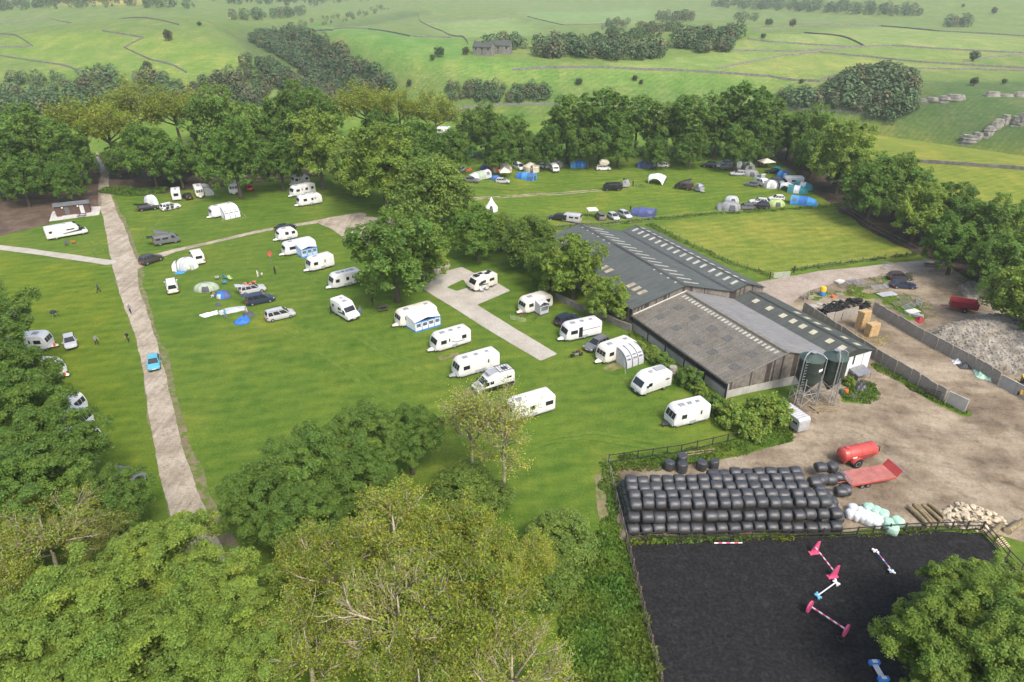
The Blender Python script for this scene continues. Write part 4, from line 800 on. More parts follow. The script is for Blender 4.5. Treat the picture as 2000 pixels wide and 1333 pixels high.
# --- long double barn behind
B3 = [(0, 3.4), (9.8, 5.5), (19.95, 2.5), (23.1, 3.3), (27.05, 2.0)]; Y0, Y1 = LEN + .15, LEN + 33.6
b3 = thing('long_barn', 'long dark green double-ridged barn behind the grey cattle barn', 'barn', (BP[0], BP[1], 0), BA)
roof(b3, B3, Y0 - .25, Y1, ['roof_green'] * 4, .3)
grp = [Y0 + 1.0 + (Y1 - Y0 - 2) * (q + (j - 1.5) * .062) for q in (.12, .38, .63, .88) for j in range(4)]
lights(b3, B3[1], B3[2], .12, .42, grp, .42, 'rooflight'); lights(b3, B3[2], B3[3], .42, .85, grp, .6, 'rooflight'); lights(b3, B3[3], B3[4], .06, .3, grp, .9, 'rooflight')
lights(b3, B3[0], B3[1], .93, .965, [g_ for i, g_ in enumerate(grp) if i not in (4, 5, 6, 7, 8, 9)], .3, 'rooflight')
lights(b3, B3[0], B3[1], .3, .46, [Y0 + 3, Y0 + 4.6, Y0 + 6.2, Y0 + 13, Y0 + 14.6, Y0 + 29, Y0 + 30.6], .85, 'rooflight_old')
for (i, xr, zr) in ((0, 9.8, 5.5), (2, 23.1, 3.3)):
    mb = MB(); slope_plate(mb, lerp2(B3[i], B3[i + 1], .97), B3[i + 1], Y0 - .25, Y1, .08, .04); slope_plate(mb, B3[i + 1], lerp2(B3[i + 1], B3[i + 2], .03), Y0 - .25, Y1, .08, .04); build('ridge_cap', mb, 'roof_slate', b3)
for k in range(9): build('ridge_vent', MB().box(9.66, 9.94, Y0 + 9 + k * 1.25, Y0 + 10.05 + k * 1.25, 5.62, 5.7), 'gutter', b3)
mb = MB(); slope_plate(mb, (19.7, 2.57), (19.95, 2.52), Y0 - .2, Y1, .1, .03); slope_plate(mb, (19.95, 2.52), (20.2, 2.58), Y0 - .2, Y1, .1, .03); build('valley_gutter', mb, 'gutter', b3)
mb = MB(); [slope_plate(mb, B3[i], B3[i + 1], Y0 - .32, Y0 - .2, .03, .1) for i in range(4)]; build('barge_board', mb, 'green_trim', b3)
clad(b3, rl(B3), 0, 27, Y0 + .03, rl([(0, 2.2), (10, 4.3), (20.25, .8), (23.75, 1.6), (27.3, .6)]), seed=5)
build('gable_wall', MB().box(0, 27, Y0 + .06, Y0 + .16, -3.5, 1.0), 'board_dark', b3); build('rear_wall', MB().box(0, 27, Y1 - .3, Y1 - .2, -3.5, 2.0), 'board_dark', b3)
clad(b3, rl(B3), 0, 27, Y1 - .2, 2.0, side=1, seed=6)
for k in range(8):
    y0, y1 = Y0 + 33 * k / 8, Y0 + 33 * (k + 1) / 8
    build('wall_panel', MB().box(-.08, .08, y0 + .05, y1 - .05, -.8, 1.3), 'concrete_stained', b3)
    build('wall_panel', MB().box(26.9, 27.05, y0 + .05, y1 - .05, -3.5, 1.6), 'concrete_stained', b3)
rnd = random.Random(4); mbb = MB(); y = Y0 + .05
while y < Y1 - .3: mbb.box(-.09 - rnd.uniform(0, .02), 0, y, y + .28, 1.32, 3.2, 1 if rnd.random() < .3 else 0); y += .3
tag(build('cladding', mbb, ['board_old', 'board_dark'], b3), None, None, None, 'stuff')

# ---------------------------------------------------------------- feed silos
mat('silo_green', (.02, .032, .026), .4, .15, 1, coat=.2); mat('silo_top', (.045, .07, .058), .45, .1, 1); mat('galv', (.42, .43, .44), .45, .15, 3, metal=.6); mat('label_white', (.7, .7, .68), .6, .05, 2)
def silo(x, y, lab, ang):
    z0 = h1(x, y); s = thing('feed_silo', lab, 'silo', (x, y, z0), ang, 'feed silos'); r = 1.26; s.scale = (1.22, 1.22, 1.22)
    build('hopper', MB().lathe([(.18, 1.5), (r, 3.2)], 28), 'silo_green', s, smooth=35)
    build('body', MB().lathe([(r, 3.2), (r + .02, 3.25), (r, 3.3), (r, 4.35), (r + .02, 4.4), (r, 4.45), (r, 5.6)], 28), 'silo_green', s, smooth=35)
    build('roof', MB().lathe([(r + .05, 5.57), (r + .04, 5.64), (.3, 6.15), (.28, 6.3), (.02, 6.34)], 28), 'silo_top', s, smooth=35)
    build('lid', MB().lathe([(.34, 6.3), (.34, 6.4), (.02, 6.46)], 14), 'galv', s)
    if ang < 1: build('label_plate', MB().add([(r * 1.012 * math.cos(a), r * 1.012 * math.sin(a), z) for z in (4.55, 4.85) for a in np.linspace(-1.5 - ang + .25, -1.5 - ang + .75, 5)], [(k, k + 1, k + 6, k + 5) for k in range(4)]), 'label_white', s)
    L = [(1.35 * math.cos(a), 1.35 * math.sin(a)) for a in (PI / 4, 3 * PI / 4, 5 * PI / 4, 7 * PI / 4)]
    for i, (a, b) in enumerate(L):
        build('leg', MB().bar((a * 1.05, b * 1.05, -.05), (a * .93, b * .93, 3.6), .055, 6), 'galv', s)
        c, d = L[(i + 1) % 4]
        mb = MB(); mb.bar((a, b, .15), (c, d, 1.6), .03, 5); mb.bar((c, d, .15), (a, b, 1.6), .03, 5); mb.bar((a, b, 1.65), (c, d, 1.65), .035, 5); mb.bar((a, b, 1.7), (c, d, 3.0), .025, 5); mb.bar((c, d, 1.7), (a, b, 3.0), .025, 5)
        build('brace', mb, 'galv', s)
    build('fill_pipe', MB().tube([(-1.4, -.4, .3), (-1.36, -.4, 5.8), (-1.2, -.36, 6.35), (-.7, -.2, 6.55), (-.2, 0, 6.4)], .06, 8), 'galv', s)
    build('vent_pipe', MB().tube([(.9, -1.1, .3), (.9, -1.1, 5.9), (.6, -.7, 6.3), (.15, -.1, 6.38)], .05, 8), 'galv', s)
    la = MB(); [la.box(-1.32, -1.0, -.72, -.68, .4 + k * .35, .44 + k * .35) for k in range(16)]; la.bar((-1.32, -.7, .1), (-1.32, -.7, 6), .02, 5); la.bar((-1.0, -.7, .1), (-1.0, -.7, 6), .02, 5); build('ladder', la, 'galv', s)
silo(*(38.82,76.44), 'dark green feed silo on lattice legs, nearest the board gable', .3)
silo(*(42.53,77.71), 'dark green feed silo on lattice legs, nearest the white wall', 1.1)
# ---------------------------------------------------------------- toilet cabin
mat('cabin_brown', (.085, .05, .038), .8, .15, 2); mat('cabin_roof', (.1, .105, .105), .8, .2, 2); mat('lamp_white', (.75, .75, .7), .5, .03, 1); mat('pale_door', (.45, .46, .47), .6, .05, 1); mat('wood_seat', (.1, .085, .07), .8, .2, 3)
cx, cy_, ca, cl = (-102.52,154.86,25.8,6.97)
c = thing('toilet_cabin', 'small brown timber washroom cabin with grey felt roof under the trees', 'cabin', (cx, cy_), R(ca)); hl = cl / 2
n = 22
for k in range(n): build('plank', MB().box(-hl + cl * k / n + .01, -hl + cl * (k + 1) / n - .01, -1.33, -1.27, .1, 2.25 - .0), 'cabin_brown', c)
build('wall', MB().box(-hl, hl, -1.26, 1.3, .0, 2.24), 'cabin_brown', c)
mb = MB(); mb.hexa([(-hl - .25, -1.6, 2.28), (hl + .25, -1.6, 2.28), (hl + .25, .0, 2.75), (-hl - .25, .0, 2.75)], [(-hl - .25, -1.6, 2.36), (hl + .25, -1.6, 2.36), (hl + .25, 0, 2.83), (-hl - .25, 0, 2.83)])
mb.hexa([(-hl - .25, 0.0, 2.75), (hl + .25, .0, 2.75), (hl + .25, 1.6, 2.28), (-hl - .25, 1.6, 2.28)], [(-hl - .25, 0, 2.83), (hl + .25, 0, 2.83), (hl + .25, 1.6, 2.36), (-hl - .25, 1.6, 2.36)]); build('roof', mb, 'cabin_roof', c)
for x, m in ((-hl * .32, 'cabin_roof'), (hl * .55, 'pale_door')):
    d = build('door', MB().box(x - .42, x + .42, -1.38, -1.335, .12, 2.05), m, c); build('handle', MB().box(x + .28, x + .34, -1.43, -1.385, 1.0, 1.1), 'galv', d)
for x in (-hl * .55, hl * .35): build('lamp', MB().lathe([(.02, -.16), (.14, -.12), (.17, 0), (.14, .12), (.02, .16)], 10, c=(x, -1.45, 1.95)), 'lamp_white', c, smooth=60)
for x, y, z in ((-hl + .2, -1.1, 0),): build('step', MB().box(x, x + .9, -1.9, -1.34, -.05, .12), 'wood_seat', c)

# ================================================================ VEHICLES (local frame: +x forward, y across, z up)
for nme, c, r in [('white', (.64, .64, .625), .35), ('cream', (.66, .63, .55), .4), ('silver', (.42, .43, .44), .35), ('grey', (.13, .135, .14), .35), ('lightgrey', (.3, .31, .32), .4), ('black', (.014, .014, .016), .3), ('navy', (.025, .035, .065), .3),
                  ('cyan', (.09, .36, .48), .35), ('brown', (.05, .038, .035), .35), ('red', (.4, .025, .03), .4), ('green', (.05, .09, .06), .4)]:
    mat('paint_' + nme, c, r, .09, 1.0, coat=.25, detail=6)
mat('glass', (.018, .022, .026), .12, .1, 1, spec=.6); mat('glass_light', (.24, .25, .25), .15, .15, 1, spec=.6); mat('tyre', (.018, .018, .018), .9, .2, 5); mat('rim', (.35, .36, .37), .35, .1, 3, metal=.7)
mat('lamp_clear', (.6, .6, .58), .2, .05, 1); mat('lamp_red', (.35, .02, .02), .3, .05, 1); mat('plate_yellow', (.6, .42, .03), .5, .05, 1); mat('plate_white', (.65, .65, .62), .5, .05, 1); mat('plastic_dark', (.03, .03, .032), .6, .1, 2)
mat('decal_dark', (.06, .065, .075), .4, .1, 1); mat('decal_grey', (.3, .31, .33), .4, .1, 1); mat('solar', (.02, .025, .045), .2, .2, 2); mat('orange', (.6, .12, .02), .5, .1, 1)
def wheel(parent, x, y, r, w=.2, rimcol='rim'):
    s = 1 if y > 0 else -1
    t = build('wheel', MB().lathe([(r * .62, -w / 2), (r * .93, -w / 2), (r, -w * .3), (r, w * .3), (r * .93, w / 2), (r * .62, w / 2)], 16, axis='y', c=(x, y, r)), 'tyre', parent)
    build('rim', MB().lathe([(r * .62, -.01), (r * .6, .015), (r * .3, .03), (.02, .03)] if s > 0 else [(.02, -.03), (r * .3, -.03), (r * .6, -.015), (r * .62, .01)], 12, axis='y', c=(x, y + s * w * .42, r)), rimcol, t)
def plate(a, b, y0, y1, th=.03, off=.0):   # thin slab standing on the profile line a->b
    return slope_plate(MB(), a, b, y0, y1, off, th)
def slab_on(parent, name, a, b, y0, y1, material, th=.03, off=-.005):
    """slab lying on the outward side of the profile edge a->b (profile drawn anticlockwise seen from -y)"""
    dx, dz = b[0] - a[0], b[1] - a[1]; L = math.hypot(dx, dz); nx, nz = dz / L, -dx / L
    q = lambda p, h: (p[0] + nx * h, p[1] + nz * h); a0, b0, a1, b1 = q(a, off), q(b, off), q(a, off + th), q(b, off + th)
    mb = MB(); mb.hexa([(a0[0], y0, a0[1]), (b0[0], y0, b0[1]), (b0[0], y1, b0[1]), (a0[0], y1, a0[1])], [(a1[0], y0, a1[1]), (b1[0], y0, b1[1]), (b1[0], y1, b1[1]), (a1[0], y1, a1[1])])
    return build(name, mb, material, parent)
def side_pane(parent, name, x0, x1, z0, z1, W, side, material='glass', rake=0.0, th=.025):
    y = side * W / 2; ya, yb = sorted((y - side * .01, y + side * th)); mb = MB()
    mb.hexa([(x0, ya, z0), (x1, ya, z0), (x1, yb, z0), (x0, yb, z0)], [(x0, ya, z1), (x1 - rake, ya, z1), (x1 - rake, yb, z1), (x0, yb, z1)])
    return build(name, mb, material, parent)
# ---- cars
CARS = dict(  # length, width, height, belt, bonnet z, windscreen foot, roof front, roof rear, tail foot (x from rear, fractions of length)
    hatch=(4.0, 1.74, 1.48, .92, .88, .73, .53, .12, .02), estate=(4.6, 1.8, 1.5, .93, .88, .71, .53, .1, .015), suv=(4.5, 1.86, 1.68, 1.04, 1.02, .73, .56, .1, .015),
    mpv=(4.75, 1.88, 1.76, 1.05, 1.0, .8, .6, .07, .01), small=(3.8, 1.7, 1.44, .9, .86, .73, .54, .14, .03), saloon=(4.6, 1.8, 1.45, .92, .88, .69, .52, .26, .12), van=(4.9, 1.92, 1.95, 1.1, 1.08, .84, .69, .02, .0), pickup=(5.1, 1.85, 1.75, 1.08, 1.05, .72, .58, .42, .36))
def car(kind, paint, x, y, ang, label, group=None, tail_up=False, name=None, doors_open=0, roofbox=None, panelvan=False, z=None):
    Lc, W, Ht, zb, zh, wf, rf, rr, tf = CARS[kind]; t = thing(name or ('van' if kind == 'van' else 'car'), label, 'van' if kind == 'van' else 'car', (x, y) if z is None else (x, y, z), R(ang), group)
    X = lambda f: (f - .5) * Lc; hw = W / 2; P = 'paint_' + paint; wr = .32 if kind not in ('suv', 'van', 'pickup') else .36
    st = [(0, .78, .45, .88), (.015, .9, .36, zb * .96), (.08, .97, .28, zb), (.35, 1, .22, zb), (wf - .04, 1, .22, zb), (wf + .05, .99, .22, zh + .02), (.88, .96, .24, zh - .07), (.96, .9, .28, zh - .17), (.99, .8, .34, .68), (1, .7, .42, .6)]
    rings = []
    for f, wf_, zl, zt in st:
        w = hw * wf_; rings.append([(X(f), -w * .92, zl), (X(f), w * .92, zl), (X(f), w, zl + .16), (X(f), w, (zl + zt) / 2 + .08), (X(f), w * .94, zt - .03), (X(f), w * .8, zt), (X(f), -w * .8, zt), (X(f), -w * .94, zt - .03), (X(f), -w, (zl + zt) / 2 + .08), (X(f), -w, zl + .16)])
    build('body', MB().loft(rings), P, t, smooth=40)
    bw, tw = hw * .9, hw * .74; zr = Ht
    A, B, C_, D = (X(wf), zb - .04), (X(rf), zr - .03), (X(rr), zr - .05), (X(tf) + .04, zb - .04)
    mid = ((B[0] + C_[0]) / 2, zr)
    def cab(k, e):
        return [[(A[0] + e, -bw - k, A[1]), (A[0] + e, bw + k, A[1])], [(B[0], -tw - k, B[1]), (B[0], tw + k, B[1])], [(mid[0], -tw - k, mid[1]), (mid[0], tw + k, mid[1])], [(C_[0], -tw - k, C_[1]), (C_[0], tw + k, C_[1])], [(D[0] - e, -bw - k, D[1]), (D[0] - e, bw + k, D[1])]]
    c = cab(0, 0); mb = MB(); vs = [p for pr in c for p in pr]
    mb.add(vs, [(0, 1, 3, 2), (2, 3, 5, 4), (4, 5, 7, 6), (6, 7, 9, 8), (0, 2, 4, 6, 8), (9, 7, 5, 3, 1), (1, 0, 8, 9)]); cabin = build('cabin', mb, P, t, smooth=25)
    def pane(nm, p4, m='glass', shrink=.9, out=.015):
        p4 = [Vector(p) for p in p4]; cc = sum(p4, Vector()) / 4; nrm = (p4[1] - p4[0]).cross(p4[3] - p4[0]).normalized()
        if nrm.dot(cc - Vector((0, 0, zb + .15))) < 0: nrm.negate()
        q = [cc + (p - cc) * shrink for p in p4]; mb = MB(); mb.hexa([p - nrm * .01 for p in q], [p + nrm * out for p in q]); return build(nm, mb, m, cabin)
    pane('windscreen', [c[0][0], c[0][1], c[1][1], c[1][0]]); pane('rear_window', [c[4][0], c[4][1], c[3][1], c[3][0]], shrink=.82)
    for s in (0, 1):
        a, b, m_, c2, d = [c[i][s] for i in range(5)]
        lo = lambda f: Vector(a).lerp(Vector(d), f); hi = lambda f: Vector(b).lerp(Vector(c2), f)
        L3 = [(.06, .0, .36, .33), (.38, .36, .68, .7), (.7, .73, .93, .97)] if kind not in ('van', 'pickup') else ([(.04, 0, .2, .18)] if panelvan else [(.04, 0, .22, .2), (.26, .26, .56, .58), (.6, .62, .93, .95)])
        if kind == 'pickup': L3 = [(.1, 0, .5, .48), (.53, .52, .92, .95)]
        for l0, h0, l1, h1_ in L3: pane('side_window', [lo(l0) + Vector((0, 0, .05)), lo(l1) + Vector((0, 0, .05)), hi(h1_) - Vector((0, 0, .04)), hi(h0) - Vector((0, 0, .04))], shrink=.95)
    for fx in (.185, .8):
        for s in (-1, 1): wheel(t, X(fx), s * (hw - .1), wr)
    for s in (-1, 1):
        build('headlight', MB().hexa([(X(.955), s * hw * .55, zh - .36), (X(.975), s * hw * .82, zh - .36), (X(.93), s * hw * .95, zh - .36), (X(.92), s * hw * .6, zh - .36)][::s], [(X(.955), s * hw * .55, zh - .17), (X(.965), s * hw * .82, zh - .17), (X(.92), s * hw * .95, zh - .16), (X(.91), s * hw * .6, zh - .16)][::s]), 'lamp_clear', t)
        build('tail_light', MB().box(X(.0) + .0, X(.05), *sorted((s * hw * .72, s * hw * .955)), zb - .28, zb - .06), 'lamp_red', t)
        build('mirror', MB().box(X(wf) - .25, X(wf) - .1, *sorted((s * hw * .93, s * (hw + .16))), zb, zb + .14), P, t)
    build('number_plate', MB().box(X(0) - .02, X(0) + .03, -.26, .26, .6, .71), 'plate_yellow', t); build('number_plate', MB().box(X(1) - .03, X(1) + .02, -.26, .26, .44, .55), 'plate_white', t)
    build('bumper', MB().box(X(.985), X(1) + .015, -hw * .62, hw * .62, .3, .42), 'plastic_dark', t)
    if kind in ('estate', 'mpv', 'suv'):
        for s in (-1, 1): build('roof_rail', MB().tube([(B[0] - .1, s * tw * .92, zr - .02), (B[0] - .2, s * tw * .92, zr + .05), (C_[0] + .25, s * tw * .92, zr + .05), (C_[0] + .15, s * tw * .92, zr - .03)], .022, 5), 'plastic_dark', t)
    if tail_up: build('tailgate', MB().hexa([(C_[0] - .02, -tw, zr), (C_[0] - .02, tw, zr), (C_[0] - 1.0, tw, zr + .22), (C_[0] - 1.0, -tw, zr + .22)][::-1], [(C_[0] - .02, -tw, zr + .05), (C_[0] - .02, tw, zr + .05), (C_[0] - 1.0, tw, zr + .27), (C_[0] - 1.0, -tw, zr + .27)][::-1]), P if kind != 'van' else 'glass', t)
    for k in range(doors_open):
        s = -1; xx = X(.62 - .23 * k)
        build('door', MB().hexa([(xx, s * hw, .35), (xx + .05, s * hw, .35), (xx - .35, s * (hw + .85), .35), (xx - .4, s * (hw + .85), .35)], [(xx, s * hw, 1.0), (xx + .05, s * hw, 1.0), (xx - .35, s * (hw + .85), 1.0), (xx - .4, s * (hw + .85), 1.0)]), P, t)
        build('door_opening', MB().box(xx - .8, xx - .03, -hw - .004, -hw + .1, .4, zb - .02), 'plastic_dark', t)
    if kind == 'pickup': build('load_bed', MB().box(X(.03), X(.36), -hw * .86, hw * .86, zb - .02, zb + .03), 'plastic_dark', t)
    return t
# ---- caravans
def wedge_window(parent, pr, i, j, y0, y1, f0, f1, n=1, m='glass', gap=.06):
    a, b = pr[i], pr[j]; p, q = lerp2(a, b, f0), lerp2(a, b, f1); w = (y1 - y0 - gap * (n - 1)) / n
    for k in range(n): slab_on(parent, 'front_window', p, q, y0 + k * (w + gap), y0 + k * (w + gap) + w, m, .025)
CV_GROUP = 'touring caravans on the pitches'
def caravan(x, y, ang, L, label, style='modern', W=2.28, Ht=2.58, paint='white', twin=False, door=.1, doorwin=True, wins=((-.32, .16),  (.28, .16)), decal=None, vents=3, door_open=False, group=CV_GROUP, bottle=None, cover=None, front_panes=3, hitch='plastic_dark'):
    t = thing('caravan', label, 'caravan', (x, y), R(ang), group); P = 'paint_' + paint; h = L / 2; f = .42; H_ = Ht
    if style == 'modern': pr = [(-h + .05, f), (h - .55, f), (h - .12, f + .12), (h, f + .45), (h - .06, f + .8), (h - .42, H_ - .42), (h - .75, H_ - .1), (h - 1.2, H_), (-h + .3, H_ - .02), (-h + .06, H_ - .12), (-h, H_ - .4), (-h, f + .2)]; wi = (4, 5)
    elif style == 'classic': pr = [(-h + .12, f), (h - .4, f), (h - .1, f + .15), (h, f + .5), (h - .02, f + .85), (h - .28, H_ - .5), (h - .5, H_ - .22), (h - .9, H_ - .04), (-h + .8, H_), (-h + .3, H_ - .18), (-h + .05, H_ - .6), (-h, f + .35)]; wi = (4, 5)
    else: pr = [(-h + .25, f), (h - .5, f), (h - .12, f + .2), (h, f + .6), (h - .1, f + 1.0), (h - .45, H_ - .5), (h - .8, H_ - .2), (h - 1.2, H_ - .05), (-h + 1.0, H_ - .05), (-h + .5, H_ - .3), (-h + .1, H_ - .8), (-h, f + .5)]; wi = (4, 5)
    build('body', MB().prism(pr, -W / 2, W / 2, bev=.09), P, t, smooth=38)
    wedge_window(t, pr, *wi, -W * .4, W * .4, .08, .9, front_panes)
    slab_on(t, 'rear_window', lerp2(pr[-1], pr[-2], .9), lerp2(pr[-1], pr[-2], .45), -.55, .55, 'glass', .02)
    build('gas_locker', MB().box(h - .5, h + .03, -W * .42, W * .42, f + .02, f + .4), P, t)
    for s in (-1, 1):
        for wx, ww in wins:
            g_ = side_pane(t, 'side_window', L * wx - L * ww / 2, L * wx + L * ww / 2, 1.3, 1.85, W, s); build('frame', MB().box(L * wx - L * ww / 2 - .03, L * wx + L * ww / 2 + .03, *sorted((s * (W / 2 - .01), s * (W / 2 + .012))), 1.27, 1.88), 'plastic_dark', g_)
        xs = (0,) if not twin else (-.36, .36)
        for xx in xs: wheel(t, xx - .15, s * (W / 2 - .14), .32)
        build('wheel_arch', MB().box(min(xs) - .6, max(xs) + .3, *sorted((s * (W / 2 - .02), s * (W / 2 + .02))), f - .02, .78), 'decal_grey', t)
        if decal: 
            mb = MB(); ya, yb = sorted((s * (W / 2 - .005), s * (W / 2 + .008)))
            for (xa, za, xb, zb_) in decal: mb.hexa([(xa * L, ya, za), (xb * L, ya, zb_), (xb * L, yb, zb_), (xa * L, yb, za)], [(xa * L, ya, za + .1), (xb * L, ya, zb_ + .1), (xb * L, yb, zb_ + .1), (xa * L, yb, za + .1)])
            build('stripe', mb, 'decal_dark', t)
        build('skirt_trim', MB().box(-h + .2, h - .5, *sorted((s * (W / 2 - .03), s * (W / 2 + .015))), f - .06, f + .05), 'decal_grey', t)
    for s in (1,):
        for sd in (-1, 1):
            d = build('door', MB().box(door * L - .32, door * L + .32, *sorted((sd * (W / 2 - .005), sd * (W / 2 + .012))), f + .08, 2.2), 'glass' if door_open else P, t)
            if doorwin: build('door_window', MB().box(door * L - .1, door * L + .1, *sorted((sd * (W / 2 + .005), sd * (W / 2 + .028))), 1.4, 1.95), 'glass', d)
            build('door_seam', MB().box(door * L - .34, door * L + .34, *sorted((sd * (W / 2 - .005), sd * (W / 2 + .006))), f + .06, 2.22), 'decal_grey', d)
    for k in range(vents):
        vx = h - 1.7 - (L - 2.6) * k / max(1, vents - 1 + .001) * .85; sz = (.45, .33, .28)[k % 3]
        v_ = build('roof_vent', MB().hexa([(vx - sz, -sz * .9, H_ - .03), (vx + sz, -sz * .9, H_ - .03), (vx + sz, sz * .9, H_ - .03), (vx - sz, sz * .9, H_ - .03)], [(vx - sz * .85, -sz * .75, H_ + .09), (vx + sz * .85, -sz * .75, H_ + .09), (vx + sz * .85, sz * .75, H_ + .09), (vx - sz * .85, sz * .75, H_ + .09)]), 'decal_grey' if k != 1 else 'paint_lightgrey', t)
        build('vent_lid', MB().box(vx - sz * .7, vx + sz * .7, -sz * .6, sz * .6, H_ + .088, H_ + .11), 'glass_light', v_)
    mb = MB(); [mb.bar((h - .3, s * .55, f - .06), (h + 1.0, 0, f - .05), .045, 6) for s in (-1, 1)]; mb.bar((h + .9, 0, f - .05), (h + 1.25, 0, f), .05, 6); build('hitch', mb, hitch, t)
    build('hitch_cover', MB().hexa([(h - .05, -.5, f - .1), (h + .95, -.16, f - .1), (h + .95, .16, f - .1), (h - .05, .5, f - .1)], [(h - .05, -.45, f + .1), (h + .85, -.12, f + .04), (h + .85, .12, f + .04), (h - .05, .45, f + .1)]), P if cover is None else cover, t)
    mb = MB().bar((h + .75, .16, .55), (h + .75, .16, .16), .03, 6); jw = build('jockey_wheel', mb, 'galv', t); build('wheel', MB().lathe([(.02, -.04), (.11, -.04), (.11, .04), (.02, .04)], 10, axis='y', c=(h + .75, .16, .11)), 'tyre', jw)
    for sx in (-1, 1):
        for s in (-1, 1): build('corner_steady', MB().bar((sx * (h - .5), s * W * .4, f), (sx * (h - .35), s * W * .4, .02), .03, 5), 'galv', t)
    if bottle: build('gas_bottle', MB().lathe([(.12, .3), (.17, .34), (.17, .7), (.1, .8), (.05, .84)], 12, c=(h + .45, -.2, .05)), bottle, t)
    return t
# ---- motorhomes and campervans
def motorhome(kind, x, y, ang, L, label, paint='white', W=2.25, Ht=2.75, lower=None, rooftop=(), sidewin=((-.3, .16, 1.5, 2.0), (.0, .14, 1.55, 2.0)), cabpaint=None, group='motorhomes and campervans', pop=None, tail_up=False, decal=False, rack=False):
    t = thing('motorhome' if kind in ('coach', 'aclass', 'luton') else 'campervan', label, 'motorhome' if kind in ('coach', 'aclass', 'luton') else 'campervan', (x, y), R(ang), group); P = 'paint_' + paint; h = L / 2; f = .38; H_ = Ht
    if kind == 'coach': pr = [(-h, f + .1), (h - .2, f), (h, f + .2), (h - .02, .95), (h - .28, 1.1), (h - .95, 1.32), (h - 1.6, 2.12), (h - 1.85, 2.5), (h - 2.3, H_ - .05), (h - 2.8, H_), (-h + .15, H_ - .02), (-h, H_ - .2)]; wi, cabx = (5, 6), (h - 1.55, h - .75)
    elif kind == 'luton': pr = [(-h, f + .1), (h - .2, f), (h, f + .2), (h - .02, .95), (h - .28, 1.1), (h - .95, 1.32), (h - 1.4, 1.95), (h - 1.1, 2.05), (h - 1.05, 2.4), (h - 1.5, H_), (-h + .15, H_ - .02), (-h, H_ - .2)]; wi, cabx = (5, 6), (h - 1.55, h - .75)
    elif kind == 'aclass': pr = [(-h, f + .1), (h - .3, f), (h - .02, f + .2), (h, 1.0), (h - .12, 1.3), (h - .7, 2.2), (h - 1.0, 2.5), (h - 1.6, H_), (h - 2.4, H_ + .02), (-h + .5, H_ - .1), (-h + .1, H_ - .2), (-h, H_ - .45)]; wi, cabx = (4, 5), (h - 1.9, h - 1.0)
    elif kind == 'bus': pr = [(-h + .02, f + .05), (h - .15, f), (h, f + .25), (h - .03, 1.0), (h - .1, 1.15), (h - .62, H_ - .35), (h - .8, H_ - .14), (h - 1.2, H_), (-h + .5, H_), (-h + .15, H_ - .1), (-h + .04, 1.3), (-h, f + .4)]; wi, cabx = (4, 5), (h - 1.6, h - .75)
    else: pr = [(-h, f + .05), (h - .2, f), (h, f + .22), (h - .02, .92), (h - .3, 1.08), (h - .95, 1.28), (h - 1.65, 2.0), (h - 2.05, 2.25), (h - 2.6, H_), (-h + .4, H_), (-h + .08, H_ - .15), (-h, H_ - .6)]; wi, cabx = (5, 6), (h - 1.75, h - .85)
    body = build('body', MB().prism(pr, -W / 2, W / 2, bev=.09), P, t, smooth=38)
    p, q = lerp2(pr[wi[0]], pr[wi[1]], .1), lerp2(pr[wi[0]], pr[wi[1]], .95); slab_on(t, 'windscreen', p, q, -W * .41, W * .41, 'glass', .02)
    for s in (-1, 1):
        side_pane(t, 'cab_window', cabx[0], cabx[1], 1.32, 1.85, W, s, rake=.42)
        for wx, ww, z0, z1 in sidewin: side_pane(t, 'side_window', L * wx - L * ww / 2, L * wx + L * ww / 2, z0, z1, W, s)
        for xx in (-h + L * .22, h - .95): wheel(t, xx, s * (W / 2 - .12), .34)
        build('headlight', MB().box(h - .1, h + .015, *sorted((s * W * .28, s * W * .42)), .72, .92), 'lamp_clear', t); build('tail_light', MB().box(-h - .02, -h + .05, *sorted((s * W * .36, s * W * .46)), .7, 1.2), 'lamp_red', t)
        build('mirror', MB().box(h - 1.15, h - .95, *sorted((s * W / 2, s * (W / 2 + .22))), 1.35, 1.62), 'plastic_dark', t)
        if lower: build('lower_panel', MB().box(-h + .1, h - .25, *sorted((s * (W / 2 - .02), s * (W / 2 + .015))), f + .06, .98), lower, t)
        if decal:
            ya, yb = sorted((s * (W / 2 - .005), s * (W / 2 + .01))); mb = MB(); mb.hexa([(-.1 * L, ya, .95), (h - 1.0, ya, 1.05), (h - 1.0, yb, 1.05), (-.1 * L, yb, .95)], [(-.1 * L, ya, 1.08), (h - 1.0, ya, 1.5), (h - 1.0, yb, 1.5), (-.1 * L, yb, 1.08)]); build('stripe', mb, 'decal_dark', t)
    build('bumper', MB().box(h - .12, h + .03, -W * .4, W * .4, .38, .62), 'plastic_dark', t); build('number_plate', MB().box(h + .03, h + .045, -.26, .26, .45, .56), 'plate_white', t); build('number_plate', MB().box(-h - .02, -h, -.26, .26, .62, .73), 'plate_yellow', t)
    slab_on(t, 'rear_window', (-h, 1.95), (-h, 1.4), -.6, .6, 'glass', .02, -.005) if kind != 'coach' else side_pane(t, 'rear_side_window', -h + .6, -h + 1.1, 1.55, 2.0, W, -1)
    if cabpaint: slab_on(t, 'bonnet', lerp2(pr[4], pr[5], .05), lerp2(pr[4], pr[5], .95), -W * .42, W * .42, cabpaint, .015)
    for (nm, vx, vy, sx, sy, m) in rooftop: build(nm, MB().box(vx * L - sx / 2, vx * L + sx / 2, vy - sy / 2, vy + sy / 2, H_ - .03, H_ + .1), m, t)
